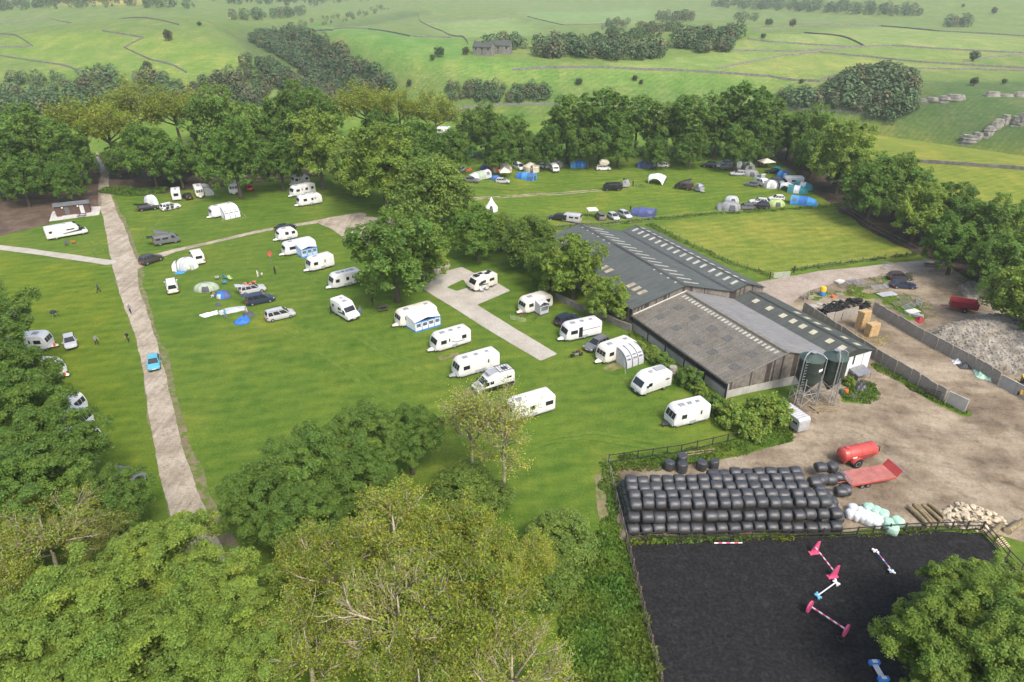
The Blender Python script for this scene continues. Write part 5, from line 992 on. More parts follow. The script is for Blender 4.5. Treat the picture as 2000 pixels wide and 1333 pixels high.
    if pop:   # raised elevating roof: hinged lid with fabric sides
        hx, rx_ = h - 1.9, -h + .5; z0 = H_ - .02; zf, zr_ = (H_ + .25, H_ + 1.05) if pop == 'rear' else (H_ + 1.05, H_ + .25)
        build('pop_top', MB().hexa([(rx_, -W * .4, zr_), (hx, -W * .4, zf), (hx, W * .4, zf), (rx_, W * .4, zr_)], [(rx_ + .05, -W * .37, zr_ + .14), (hx - .1, -W * .37, zf + .12), (hx - .1, W * .37, zf + .12), (rx_ + .05, W * .37, zr_ + .14)]), P, t)
        build('pop_top_canvas', MB().hexa([(rx_ + .1, -W * .37, z0), (hx - .1, -W * .37, z0), (hx - .1, W * .37, z0), (rx_ + .1, W * .37, z0)], [(rx_ + .1, -W * .36, zr_), (hx - .1, -W * .36, zf), (hx - .1, W * .36, zf), (rx_ + .1, W * .36, zr_)]), 'paint_grey' if paint != 'white' else 'paint_lightgrey', t)
    if tail_up: build('tailgate', MB().hexa([(-h + .05, -W * .4, H_ - .1), (-h + .05, W * .4, H_ - .1), (-h - 1.05, W * .4, H_ - .02), (-h - 1.05, -W * .4, H_ - .02)][::-1], [(-h + .05, -W * .4, H_ - .05), (-h + .05, W * .4, H_ - .05), (-h - 1.05, W * .4, H_ + .04), (-h - 1.05, -W * .4, H_ + .04)][::-1]), 'glass', t)
    if rack:
        mb = MB(); [mb.bar((-h + .2 + k * .4, -W * .42, H_ + .16), (-h + .2 + k * .4, W * .42, H_ + .16), .03, 5) for k in range(6)]; [mb.bar((-h + .1, s * W * .42, H_ + .16), (-h + 2.3, s * W * .42, H_ + .16), .035, 5) for s in (-1, 1)]; [mb.bar((-h + a, s * W * .42, H_ - .05), (-h + a, s * W * .42, H_ + .2), .03, 5) for a in (.15, 2.2) for s in (-1, 1)]; build('roof_rack', mb, 'plastic_dark', t)
    return t

# ================================================================ ON THE PITCHES
def cvn(pv, *a, **k): return caravan(pv[0], pv[1], pv[2], min(7.6, max(4.2, pv[3] - .1)), *a, **k)
SW = ((-.12, 1.0, .12, 1.45), (.12, 1.45, .3, 1.55))
blue_aw = cvn((-15.5,98.91,-146.0,6.81), 'cream caravan with a blue and white awning, right of the big round tree', 'classic', paint='cream', vents=2)
cvn((-9.31,90.61,-146.8,6.06), 'white caravan with dark front glass and swooping side stripe, below the blue awning', decal=((-.05, 1.0, .12, 1.55), (-.3, .98, -.05, 1.0)), wins=((.28, .15), (-.3, .12)), door=.12, front_panes=1)
cvn((-5.14,83.37,-148.9,6.74), 'twin-axle white caravan in front of the black and white campervan', twin=True, wins=((.3, .14),), door=-.22, cover='decal_grey')
cvn((2.2,72.62,-152.3,6.56), 'white caravan half hidden by the slender tree', wins=((-.36, .16), (.02, .1)), door=-.12, doorwin=False, vents=1)
cvn((3.91,103.32,-147.1,5.72), 'white caravan with small grey porch beside the hardstanding', 'classic', paint='cream', wins=((.28, .15), (-.32, .14)), vents=1)
cvn((10.63,93.68,-155.3,6.36), 'white caravan with dark open door between two parked cars', decal=((-.45, 1.6, .05, 1.55),), wins=((.28, .18),), door=.1, doorwin=False, door_open=True, front_panes=1)
cvn((15.26,87.17,-147.6,6.12), 'cream caravan with grey black-striped porch awning by the barn', 'classic', paint='cream', wins=((.3, .13),), vents=2)
cvn((21.98,71.04,-158.7,5.43), 'white caravan nearest the wooden fence by the bales', wins=((.22, .13),), door=-.24, vents=3, cover='plastic_dark')
cvn((-30.15,113.45,-143.3,5.67), 'long white twin-axle caravan tucked behind the big round tree', twin=True, wins=((.32, .12), (-.02, .09), (-.34, .1)), door=-.2, vents=4)
cvn((-36.59,121.29,-139.8,5.08), 'white caravan with small door window, left of the twin-axle one', wins=((.25, .16),), door=-.12, vents=1)
cvn((-42.89,129.74,-143.4,6.61), 'white caravan with white and pale blue awning near the track', 'classic', wins=((.25, .18),), vents=1)
cvn((-47.62,137.43,-144.6,4.3), 'small old-fashioned white caravan with raised roof beside the track', 'small', wins=((.05, .16), (-.28, .16)), Ht=2.4, vents=1)
cvn((-53.08,170.12,-135.2,6.36), 'grey and white caravan parked behind another under the trees', wins=((.28, .14), (-.1, .1), (-.36, .1)), vents=1)
cvn((-49.15,161.69,-146.1,5.86), 'white rounded caravan in front of the grey one by the trees', 'classic', wins=((.22, .14), (-.08, .08)), door=-.2, vents=2)
cvn((-66.86,153.2,-138.5,6.19), 'white caravan with grey panelled air awning in the upper field', 'classic', wins=((.1, .12),), vents=2)
def cve(pe, L, *a, **k): return caravan(pe[0], pe[1], pe[2], L, *a, W=min(2.4, max(1.9, pe[3])), **k)
cve((-83.35,166.38,114.1,2.08), 5, 'white caravan seen end-on beside the white open-doored car')
cve((-79.01,169.29,-61.0,1.79), 5, 'cream caravan seen end-on with a grey awning at its side', 'classic', paint='cream')
cve((-71.55,172.49,-65.7,2.22), 5, 'white caravan seen end-on under the trees next to a red car', 'classic', group=CV_GROUP)
x, y, a, L = (-56.18,179.6,-145.6,3.47); caravan(x, y, a, 4.5, 'white high-roofed caravan half hidden under the trees', 'small', Ht=2.6)
for (x, y), lab in zip(((-69.13,88.34), (-62.63,80.56), (-77.45,95.22)), ('upper white caravan poking out of the left trees, red gas bottle at its hitch', 'lower white caravan poking out of the left trees, red gas bottle at its hitch', 'white caravan almost hidden by the left trees, orange bottle at its hitch')):
    caravan(x - 3.0, y + 1.3, 8 if 'upper' in lab else -5, 5.8, lab, 'classic', bottle='orange', vents=2)
for (x, y), lab in zip(((-54.33,72.13), (-51.75,68.82), (-48.56,64.93)), ('third white caravan along the left trees, only its nose in view', 'fourth white caravan along the left trees, only its nose in view', 'lowest white caravan along the left trees, only its hitch in view')):
    caravan(x - 3.4, y + .8, -4, 5.6, lab, 'classic', vents=1)
# motorhomes, vans, cars near the caravans
def mh(kind, pv, *a, **k): return motorhome(kind, pv[0], pv[1], pv[2], min(7.6, max(4.9, pv[3])), *a, **k)
mh('hightop', (-2.55,78.59,-150.4,5.66), 'white high-roofed campervan with black lower panels beside the twin-axle caravan', lower='paint_black', W=2.05, Ht=2.7, rack=True, rooftop=(('solar_panel', .02, 0, 1.7, 1.2, 'decal_grey'), ('skylight', -.3, 0, .8, .7, 'decal_dark')), sidewin=((-.34, .12, 1.7, 1.95), (.12, .1, 1.4, 1.85)), cabpaint='paint_lightgrey')
mh('aclass', (18.8,78.4,-151.1,5.25), 'white rounded motorhome beside the barn bushes', Ht=2.8, sidewin=((-.35, .12, 1.6, 1.8), (.2, .1, 1.45, 1.85)), rooftop=(('solar_panel', -.25, -.2, 1.5, .9, 'decal_grey'), ('skylight', .05, 0, .6, .6, 'decal_grey')))
mh('coach', (-27.3,100.7,-45.5,5.24), 'white coachbuilt motorhome facing the camera left of the big round tree', sidewin=((.02, .16, 1.5, 1.95),), rooftop=(('skylight', .0, 0, .6, .6, 'decal_grey'), ('skylight', -.25, .2, .4, .4, 'decal_grey')), decal=True)
mh('aclass', (-5.27,112.2,-142.1,5.07), 'old cream motorhome with black roof panels on the hardstanding', paint='cream', Ht=2.65, rooftop=(('solar_panel', .25, 0, .8, 1.1, 'solar'), ('solar_panel', .05, -.3, .8, .7, 'solar'), ('solar_panel', -.15, .3, .9, .7, 'solar'), ('solar_panel', -.32, -.2, .6, .8, 'solar')), sidewin=((-.25, .2, 1.4, 1.9), (.08, .14, 1.4, 1.9)), decal=True)
mh('coach', (-95.01,139.02,38.9,8.05), 'long white motorhome with black cab on the left lawn by the cabin', sidewin=((.1, .2, 1.6, 1.85), (-.38, .08, 1.7, 2.0)), cabpaint='paint_black', lower=None, decal=True, rooftop=(('skylight', .0, .1, .6, .6, 'paint_lightgrey'), ('skylight', .25, 0, .5, .7, 'glass')))
mh('bus', (-71.82,134.76,32.6,5.01), 'grey campervan with raised roof and open tailgate beside the track', paint='grey', W=1.95, Ht=1.98, pop='rear', tail_up=True, sidewin=((-.05, .22, 1.2, 1.6), (-.33, .18, 1.2, 1.6)))
pe = (-61.31,124.72,122.2,1.95); motorhome('bus', pe[0], pe[1], pe[2], 5.0, 'white campervan with a grey drive-away awning at its side', W=1.95, Ht=2.1, sidewin=((-.05, .22, 1.25, 1.65), (-.33, .18, 1.25, 1.65)))
pe = (-60.38,111.16,118.1,1.83); car('van', 'white', pe[0], pe[1], pe[2], 'plain white van standing alone by the main track', 'vehicles on the pitches', panelvan=True)
CG = 'cars on the pitches'
def cr(kind, paint, pv, lab, **k): k.setdefault('group', CG); return car(kind, paint, pv[0], pv[1], pv[2], lab, **k)
cr('suv', 'brown', (-70.19,124.29,58.4,4.03), 'dark brown estate car standing where the field track leaves the main track', tail_up=False)
cr('saloon', 'black', (-49.6,143.06,34.9,4.65), 'black car behind the small old-fashioned caravan')
cr('suv', 'silver', (-45.72,110.05,29.7,3.91), 'silver car with orange load on its roof', tail_up=True)
cr('mpv', 'navy', (-43.01,105.89,28.7,4.65), 'dark blue people carrier parked beside the silver loaded car', tail_up=True)
cr('mpv', 'silver', (-37.84,99.96,33.0,4.74), 'silver people carrier nearest the main lawn centre')
cr('suv', 'navy', (8.93,98.11,34.6,4.42), 'dark blue car parked behind the open-doored caravan')
cr('estate', 'grey', (12.75,90.12,-138.1,4.26), 'dark grey car between the open-doored caravan and the striped porch awning')
pe = (-66.95,90.81,-55.7,1.67); car('hatch', 'silver', pe[0], pe[1], pe[2], 'silver hatchback on the left lawn facing the camera', CG)
pe = (-51.37,84.54,-64.8,1.65); car('small', 'cyan', pe[0], pe[1], pe[2], 'bright blue hatchback driving down the main track', CG)
cr('estate', 'black', (-86.28,157.36,27.9,4.16), 'black car in front of a pale tent under the trees', tail_up=True)
cr('suv', 'white', (-81.19,157.83,44.2,4.52), 'white car with its doors open in the upper field', doors_open=2)
pe = (-80.72,166.36,130.7,1.96); car('hatch', 'black', pe[0], pe[1], pe[2], 'black car between two end-on caravans', CG)
pe = (-68.08,174.3,121.0,1.79); car('hatch', 'red', pe[0], pe[1], pe[2], 'dark red car under the trees seen from behind', CG)
x, y = (-42.15,58.11); car('estate', 'grey', x - .8, y + 1.4, -12, 'dark grey car half under the lower left trees', CG)
# roof load on the silver car
mat('load_orange', (.45, .14, .06), .8, .3, 6)
x, y, a, L = (-45.72,110.05,29.7,3.91); o = thing('roof_load', 'orange and dark bundle strapped on the silver car roof', 'luggage', (x, y, h1(x, y) + 1.68), R(a)); rnd = random.Random(2)
for k in range(5): build('bag', MB().lathe([(.05, -.35), (.2, -.28), (.24, 0), (.2, .28), (.05, .35)], 9, axis='x', c=(-.9 + .35 * k, rnd.uniform(-.3, .3), .16)), ['load_orange', 'plastic_dark'][k % 2], o, smooth=60)

# ---------------------------------------------------------------- awnings
mat('aw_white', (.68, .7, .73), .7, .06, 2); mat('aw_blue', (.05, .2, .5), .7, .12, 2); mat('aw_grey', (.42, .43, .44), .75, .08, 2); mat('aw_dark', (.07, .075, .085), .75, .12, 2); mat('aw_sky', (.4, .52, .68), .7, .1, 2); mat('aw_window', (.12, .14, .16), .3, .5, 5)
def lean_awning(cv, label, x0, x1, depth, zin, zout, trim='aw_blue', wall='aw_white', wins=4, taper=.25, side=-1, roofm='aw_white'):
    """a lean-to tent fixed along the side of a caravan: sloping roof, front wall with windows, end walls"""
    W = 1.16; c = Vector(cv.location); a = cv.rotation_euler.z
    t = thing('awning', label, 'awning', tuple(c), a); yi, yo = side * W, side * (W + depth); xm = (x0 + x1) / 2
    ys = sorted((0, 1), key=lambda k: side)
    def panel(nm, p, m, th=.02):
        p = [Vector(q) for q in p]; n = (p[1] - p[0]).cross(p[-1] - p[0]).normalized() * th; mb = MB(); k = len(p); mb.add([q - n for q in p] + [q + n for q in p], [tuple(range(k - 1, -1, -1)), tuple(range(k, 2 * k))] + [(i, (i + 1) % k, k + (i + 1) % k, k + i) for i in range(k)]); return build(nm, mb, m, t)
    panel('roof', [(x0, yi, zin), (x1, yi, zin), (x1 - taper, yo, zout), (xm, yo - side * .25, zout + .28), (x0 + taper, yo, zout)][::1], roofm, .02)
    n = wins
    for k in range(n):
        f0, f1 = k / n, (k + 1) / n; xa, xb = x0 + taper + (x1 - x0 - 2 * taper) * f0, x0 + taper + (x1 - x0 - 2 * taper) * f1
        w = panel('front_panel', [(xa, yo, .05), (xb, yo, .05), (xb, yo, zout - .03), (xa, yo, zout - .03)], wall)
        panel('window', [(xa + .18, yo + side * .03, .85), (xb - .18, yo + side * .03, .85), (xb - .18, yo + side * .03, zout - .35), (xa + .18, yo + side * .03, zout - .35)], 'aw_window', .008).parent = w
        build('pole_sleeve', MB().box(xa - .05, xa + .05, *sorted((yo + side * .01, yo + side * .05)), .05, zout), trim, t)
    build('mud_flap', MB().box(x0 + taper, x1 - taper, *sorted((yo + side * .012, yo + side * .06)), .0, .28), trim, t)
    build('eave_band', MB().box(x0 + taper, x1 - taper, *sorted((yo + side * .012, yo + side * .07)), zout - .16, zout), trim, t)
    for xa, xb in ((x0, x0 + taper), (x1, x1 - taper)):
        panel('end_panel', [(xa, yi, .05), (xb, yo, .05), (xb, yo, zout - .02), (xa, yi, zin - .05)], wall); panel('end_flap', [(xa + (.03 if xa == x1 else -.03), yi, .02), (xb + (.03 if xa == x1 else -.03), yo, .02), (xb + (.03 if xa == x1 else -.03), yo, .28), (xa + (.03 if xa == x1 else -.03), yi, .28)], trim)
    return t
def arch_awning(cv, label, x0, x1, depth, ht, m='aw_grey', bands=4, side=-1, wins=True):
    """an air-beam porch: a curved shell with dark beams and clear panels"""
    W = 1.15; t = thing('awning', label, 'awning', tuple(cv.location), cv.rotation_euler.z); N_ = 9
    arc = [(side * (W + depth * math.sin(f * PI / 2) ** .9), ht * math.cos(f * PI / 2) ** .75 if f < 1 else 0.02) for f in np.linspace(0, 1, N_)]
    for k in range(bands - 1):
        xa, xb = x0 + (x1 - x0) * k / (bands - 1), x0 + (x1 - x0) * (k + 1) / (bands - 1); mb = MB(); vs = []
        for (yy, zz) in arc: vs += [(xa, yy, zz), (xb, yy, zz)]
        mb.add(vs, [(2 * i, 2 * i + 1, 2 * i + 3, 2 * i + 2) for i in range(N_ - 1)]); p = build('panel', mb, m, t, smooth=60)
        if wins:
            i = 4; a, b = arc[i], arc[i + 2]; lo = lerp2(a, b, .1); hi = lerp2(a, b, .95)
            mb = MB(); mb.add([(xa + .2, lo[0] + side * .03, lo[1] + .02), (xb - .2, lo[0] + side * .03, lo[1] + .02), (xb - .2, hi[0] + side * .04, hi[1]), (xa + .2, hi[0] + side * .04, hi[1])], [(0, 1, 2, 3)]); build('window', mb, 'aw_window', p)
    for k in range(bands):
        xx = x0 + (x1 - x0) * k / (bands - 1); build('air_beam', MB().tube([(xx, yy + side * .02, zz + .02) for yy, zz in arc], .06, 6), 'aw_dark', t, smooth=60)
    for xx in (x0, x1):
        mb = MB(); mb.add([(xx, side * W, .02)] + [(xx, yy, zz) for yy, zz in arc], [tuple(range(N_ + 1))]); build('end_panel', mb, m, t)
    for xx in (x0, x1): build('guy_line', MB().bar((xx, side * (W + depth * .7), ht * .6), (xx + (.9 if xx == x1 else -.9), side * (W + depth * 1.35), 0), .012, 4), 'aw_white', t)
    return t
cvs = {o['label']: o for o in list(bpy.data.objects) if o.get('category') == 'caravan'}
def cv_by(s): return next(o for k, o in cvs.items() if s in k)
def side_of(o):   # the side of a caravan that faces the camera
    a = o.rotation_euler.z; return 1 if (-math.sin(a) * o.location.x + math.cos(a) * o.location.y) < 0 else -1
c = cv_by('blue and white awning'); lean_awning(c, 'white caravan awning edged in bright blue', -2.8, 2.3, 2.5, 2.4, 1.75, side=side_of(c), taper=.35)
c = cv_by('pale blue awning'); lean_awning(c, 'white caravan awning with pale blue walls near the track', -2.6, 1.0, 2.4, 2.4, 1.75, 'aw_blue', 'aw_sky', side=side_of(c), wins=3, taper=.2)
c = cv_by('small grey porch'); lean_awning(c, 'small grey porch awning on the caravan by the hardstanding', -.9, .9, 1.5, 2.35, 1.9, 'aw_dark', 'aw_grey', wins=1, side=side_of(c), taper=.05, roofm='aw_grey')
c = cv_by('black-striped porch'); arch_awning(c, 'light grey porch awning with black air beams', -2.3, 1.0, 2.4, 2.45, side=side_of(c))
c = cv_by('panelled air awning'); arch_awning(c, 'pale grey air awning with three clear panels in the upper field', -2.6, 1.0, 2.3, 2.5, m='aw_white', side=side_of(c))
c = cv_by('grey awning at its side'); arch_awning(c, 'grey side awning on the end-on cream caravan', -2.0, 1.6, 2.2, 2.3, side=-1 if c.rotation_euler.z > 0 else 1)

# ================================================================ TENTS AND SHELTERS
for nme, c in [('blue', (.03, .14, .42)), ('navy', (.07, .09, .24)), ('sky', (.05, .25, .55)), ('grey', (.24, .25, .25)), ('lgrey', (.42, .44, .44)), ('green', (.3, .36, .27)), ('lime', (.36, .46, .18)), ('beige', (.5, .46, .37)), ('cream', (.62, .57, .45)), ('white', (.7, .72, .73)), ('red', (.5, .08, .05)), ('orange', (.55, .16, .04)), ('teal', (.03, .27, .3))]:
    mat('tent_' + nme, c, .75, .14, 1.5)
mat('tent_pole', (.08, .08, .085), .5, .1, 1)
TG = 'tents in the tent field'
def shell(mb, fn, nu, nv, m=0, closed_u=False):
    vs = [fn(i / nu, j / nv) for i in range(nu + 1) for j in range(nv + 1)]
    return mb.add(vs, [(i * (nv + 1) + j, (i + 1) * (nv + 1) + j, (i + 1) * (nv + 1) + j + 1, i * (nv + 1) + j + 1) for i in range(nu) for j in range(nv)], m)
def dome_tent(x, y, ang, rx, ry, ht, label, m='blue', m2=None, porch=.0, group=TG, door=-PI / 2):
    t = thing('dome_tent', label, 'tent', (x, y), R(ang), group); n = 4; seg = 5
    def P(a, f, k=1.0): r = math.cos(f * PI / 2) ** .72 if f < 1 else 0; q = 1 + .05 * math.cos(4 * a); return (rx * k * r * q * math.cos(a), ry * k * r * q * math.sin(a), max(0.01, ht * math.sin(f * PI / 2) ** .95) * (1 if k == 1 else 1.02))
    for s in range(n):
        a0 = PI / 4 + s * PI / 2; mb = shell(MB(), lambda u, v_: P(a0 + u * PI / 2, v_), seg, 7); mm = m2 if (m2 and s % 2) else m; p = build('panel', mb, 'tent_' + mm, t, smooth=60)
        if s == 2:
            build('door', shell(MB(), lambda u, v_: P(a0 + PI / 4 - .3 + u * .6, .03 + v_ * .5, 1.015), 4, 5), 'aw_dark' if not m2 else 'tent_lgrey', p, smooth=60)
    for s in range(n): build('pole', MB().tube([P(PI / 4 + s * PI / 2, v_, 1.01) for v_ in np.linspace(0, 1, 9)], .025, 5), 'tent_pole', t)
    if porch:
        build('porch', shell(MB(), lambda u, v_: (-rx * .95 - porch * u ** .8, ry * (.75 - .25 * u) * math.cos(v_ * PI), max(.01, ht * .82 * (1 - .45 * u) * math.sin(v_ * PI))), 4, 10), 'tent_' + (m2 or m), t, smooth=60)
    return t
def tunnel_tent(x, y, ang, L, W, ht, label, m='blue', m2=None, hoops=4, group=TG, window=True, drop=.35):
    t = thing('tunnel_tent', label, 'tent', (x, y), R(ang), group)
    def S(xf): e = 1 - drop * max(0, (xf - .55) / .45) ** 2; return e
    def P(xf, v_, k=1.0): e = S(xf); return ((xf - .5) * L, W / 2 * (.8 + .2 * e) * k * math.cos(v_ * PI) * (1 if abs(math.cos(v_ * PI)) < .99 else 1), max(.01, ht * e * k * math.sin(v_ * PI) ** .7))
    nb = hoops - 1
    for s in range(nb):
        x0, x1 = s / nb, (s + 1) / nb; sag = lambda u: 1 - .05 * math.sin(u * PI)
        p = build('panel', shell(MB(), lambda u, v_: P(x0 + u * (x1 - x0), v_, sag(u)), 4, 14), 'tent_' + (m2 if (m2 and s % 2 == 1) else m), t, smooth=60)
        if window and s == 0:
            for sd in (0, 1): build('window', shell(MB(), lambda u, v_: P(x0 + (.25 + .5 * u) * (x1 - x0), (.12 + .16 * v_) if sd else (.88 - .16 * v_), 1.005), 2, 3), 'aw_window', p)
    for s in range(hoops): build('pole', MB().tube([P(s / nb, v_, 1.01) for v_ in np.linspace(0, 1, 13)], .03, 5), 'tent_pole' if m != 'grey' else 'tent_lgrey', t)
    f = [P(0, v_) for v_ in np.linspace(0, 1, 15)]; build('front_wall', MB().add(f, [tuple(range(15))]), 'tent_' + (m2 or m), t); build('door', MB().add([(-L / 2 - .02, W * .2 * k, z) for z, k in ((.05, -1), (.05, 1), (ht * .7, .8), (ht * .7, -.8))], [(0, 1, 2, 3)]), 'aw_dark', t)
    b = [P(1, v_) for v_ in np.linspace(0, 1, 15)]; tip = (L / 2 + ht * .35, 0, .02); build('rear_wall', MB().add(b + [tip], [(i, i + 1, 15) for i in range(14)]), 'tent_' + m, t, smooth=60)
    return t
def bell_tent(x, y, r, ht, label, m='cream', wall=.6, ang=0, group=TG, n=16, square=False):
    t = thing('bell_tent', label, 'tent', (x, y), R(ang), group); n = 4 if square else n
    for k in range(n):
        a0, a1 = 2 * PI * k / n, 2 * PI * (k + 1) / n; c = lambda a, rr, z: (rr * math.cos(a), rr * math.sin(a), z)
        mb = MB(); prof = [(r, .0), (r, wall), (r * .55, wall + (ht - wall) * .36), (r * .22, wall + (ht - wall) * .72), (.02, ht)]; vs = [c(a, rr, z) for rr, z in prof for a in (a0, a1)]
        mb.add(vs, [(2 * i, 2 * i + 1, 2 * i + 3, 2 * i + 2) for i in range(4)]); p = build('panel', mb, 'tent_' + m, t)
    build('door', MB().add([(-.45, -r * 1.01, .02), (.45, -r * 1.01, .02), (.3, -r * .98, wall + .7), (-.3, -r * .98, wall + .7)], [(0, 1, 2, 3)]), 'aw_dark', t); build('pole', MB().bar((0, 0, 0), (0, 0, ht + .12), .03, 6), 'tent_pole', t); return t
def gazebo(x, y, ang, w, d, label, m='cream', ht=2.1, peak=3.0, group='gazebos and shelters'):
    t = thing('gazebo', label, 'gazebo', (x, y), R(ang), group); hw, hd = w / 2, d / 2
    for k, (a, b) in enumerate((((-hw, -hd), (hw, -hd)), ((hw, -hd), (hw, hd)), ((hw, hd), (-hw, hd)), ((-hw, hd), (-hw, -hd)))):
        mb = MB(); q = lambda f, s: ((a[0] + (b[0] - a[0]) * s) * (1 - f), (a[1] + (b[1] - a[1]) * s) * (1 - f), ht + (peak - ht) * f ** 1.2 - .08 * math.sin(s * PI) * (1 - f))
        build('canopy_panel', shell(MB(), lambda u, v_: q(u * .98, v_), 4, 5), 'tent_' + m, t)
        build('valance', MB().hexa([(*a, ht - .22), (*b, ht - .22), (b[0] * 1.01, b[1] * 1.01, ht - .22), (a[0] * 1.01, a[1] * 1.01, ht - .22)], [(*a, ht), (*b, ht), (b[0] * 1.01, b[1] * 1.01, ht), (a[0] * 1.01, a[1] * 1.01, ht)]), 'tent_' + m, t); build('leg', MB().bar((a[0] * .98, a[1] * .98, 0), (a[0] * .98, a[1] * .98, ht), .03, 6), 'galv', t)
    return t
def event_shelter(x, y, ang, r, ht, label, m='white'):
    t = thing('event_shelter', label, 'shelter', (x, y), R(ang), 'gazebos and shelters')
    for k in range(4):   # four legs rising into arches
        a0 = PI / 4 + k * PI / 2
        def P(u, v_):
            a = a0 - PI / 4 + u * PI / 2; arch = .72 * math.cos((u - .5) * PI) ** .0 if False else 0; d = abs(u - .5) * 2; low = ht * .74 * (1 - d ** 1.6) ** .0
            base = ht * .78 * math.sqrt(max(0, 1 - ((d - 0) * 1.0) ** 2)) if True else 0
            b = ht * .76 * math.sin(min(1, (1 - d) * 1.0) * PI / 2) ** .6 if d > 0 else ht * .76
            zb = ht * .76 * (1 - d) ** .45 if False else b
            f = v_; z = zb + (ht - zb) * math.sin(f * PI / 2); rr = r * math.cos(math.asin(min(1, zb / ht * .98))) if False else r * (1 - .28 * (zb / ht) ** 2); rad = rr * math.cos(f * PI / 2) ** .85
            aa = a0 - PI / 4 + PI / 4 + (u - .5) * PI / 2
            return (rad * math.cos(aa), rad * math.sin(aa), max(.01, z))
        build('canopy_panel', shell(MB(), P, 10, 8), 'tent_' + m, t, smooth=60)
        build('leg', MB().tube([(r * math.cos(a0 - PI / 4 + 0), r * math.sin(a0 - PI / 4), 0.0), P(0, .25), P(0, .5), P(0, .8), (0, 0, ht)], .03, 5), 'galv', t)
    return t
# --- tents on the main lawn
dome_tent(*(-54.41,111.32), 15, 2.1, 1.4, 1.35, 'pale green dome tent on the main lawn', 'green', group='tents on the main lawn')
dome_tent(*(-50.35,108.27), -20, 1.5, 1.1, 1.1, 'small bright blue tent half pitched on the main lawn', 'blue', 'navy', group='tents on the main lawn')
x, y = (-62.04,120.81); dome_tent(x, y + .6, 20, 1.9, 1.7, 2.1, 'grey and white drive-away awning tent beside the white campervan', 'lgrey', 'white', porch=.8, group='tents on the main lawn')
x, y = (-62.46,119.06); o = build('ground_mat', MB().hexa([(-.9, -.7, .01), (.8, -.75, .01), (.9, .7, .01), (-.8, .6, .01)], [(-.9, -.7, .05), (.8, -.75, .04), (.9, .7, .06), (-.8, .6, .04)]), 'tent_sky', None, (x, y, h1(x, y) + .03), .3); tag(o, 'pale blue mat lying in front of the drive-away awning', 'mat')
def cloth(label, P, m, amp, seed, name='tent_cloth'):
    X0, X1, Y0_, Y1_ = bb(P, .3); rnd = np.random.default_rng(seed); xs = np.linspace(X0, X1, 26); ys = np.linspace(Y0_, Y1_, 26); X, Y = np.meshgrid(xs, ys); S = poly_sd(X, Y, P) + .1 * vnoise(X, Y, .5, seed)
    Z = H(X, Y) + .06 + amp * np.abs(vnoise(X, Y, .55, seed)) * np.clip(-S * 2, 0, 1) + amp * .5 * np.abs(vnoise(X, Y, .25, seed + 1)) * np.clip(-S * 2, 0, 1); cx, cy = np.mean([p[0] for p in P]), np.mean([p[1] for p in P]); cz = h1(cx, cy)
    mb = MB(); vs = [(X[i, j] - cx, Y[i, j] - cy, Z[i, j] - cz) for i in range(26) for j in range(26)]; fs = [(i * 26 + j, i * 26 + j + 1, (i + 1) * 26 + j + 1, (i + 1) * 26 + j) for i in range(25) for j in range(25) if S[i:i + 2, j:j + 2].mean() < 0]
    mb.add(vs, fs); o = build(name, mb, m, None, (cx, cy, cz), smooth=70); tag(o, label, 'tent cloth', 'tent parts spread on the lawn'); return o
cloth('white tent sheet spread flat on the lawn', [(-51.72,101.03),(-49.34,102.77),(-48.57,101.41),(-50.42,99.9)], 'tent_white', .08, 1)
cloth('crumpled grey tent spread flat beside the white sheet', [(-49.0,102.57),(-47.54,103.95),(-45.24,104.55),(-44.37,102.77),(-46.69,101.61),(-48.1,100.84)], 'tent_lgrey', .22, 2)
cloth('crumpled bright blue tent heaped on the lawn', [(-45.08,98.79),(-44.56,99.9),(-43.24,100.46),(-42.3,98.42),(-43.27,97.16),(-44.55,97.51)], 'tent_blue', .7, 3)
cloth('dark grey bundle of cloth near the blue heap', [(-44.72,101.8),(-43.62,102.57),(-42.19,100.84),(-42.89,99.9),(-44.17,100.46)], 'aw_dark', .5, 4)
cloth('black bag lying on the lawn near the blue tent', [(-50.67,105.36),(-49.95,105.77),(-49.23,104.55),(-50.03,104.15)], 'aw_dark', .45, 5, 'holdall')
# --- tent field
def at(p): return p
bell_tent(*(-2.29,203.18), 2.3, 3.6, 'beige bell tent at the left of the tent field', 'beige', 1.2)
gazebo(*(-2.22,195.93), 10, 3.0, 3.0, 'cream pointed canopy over the silver car at left of the tent field', 'cream', 1.9, 3.2)
tunnel_tent(*(-9.24,190.96), -140, 6.5, 3.4, 2.1, 'grey-green striped tunnel tent at the far left of the tent field', 'lgrey', 'green')
dome_tent(*(-8.11,203.75), 0, 1.5, 1.3, 1.5, 'small violet-blue tent behind the striped tunnel tent', 'navy')
dome_tent(*(-5.17,202.21), 0, 1.6, 1.3, 1.9, 'orange-red dome tent beside the beige bell tent', 'orange', 'red')
dome_tent(*(-4.64,191.49), 0, 1.4, 1.3, 1.3, 'blue dome tent behind the silver car at left', 'blue')
cloth('red sheet on the grass at the far left of the tent field', [(-13.62,199.08),(-12.27,204.49),(-11.78,200.96),(-13.06,197.2)], 'tent_red', .3, 7)
tunnel_tent(*(4.14,195.71), 150, 5.6, 2.9, 1.9, 'blue tunnel tent with pale roof on a groundsheet', 'blue', 'sky', drop=.2)
bell_tent(*(5.84,204.43), 2.4, 3.3, 'beige arched canvas tent with gear at its mouth', 'beige', 1.6)
dome_tent(*(13.85,209.9), 0, 1.9, 1.7, 1.9, 'grey tent behind the white vans', 'grey')
tunnel_tent(*(20.09,209.28), 5, 5.0, 3.0, 2.1, 'bright blue tunnel tent under the tall belt', 'sky', 'blue', drop=.25)
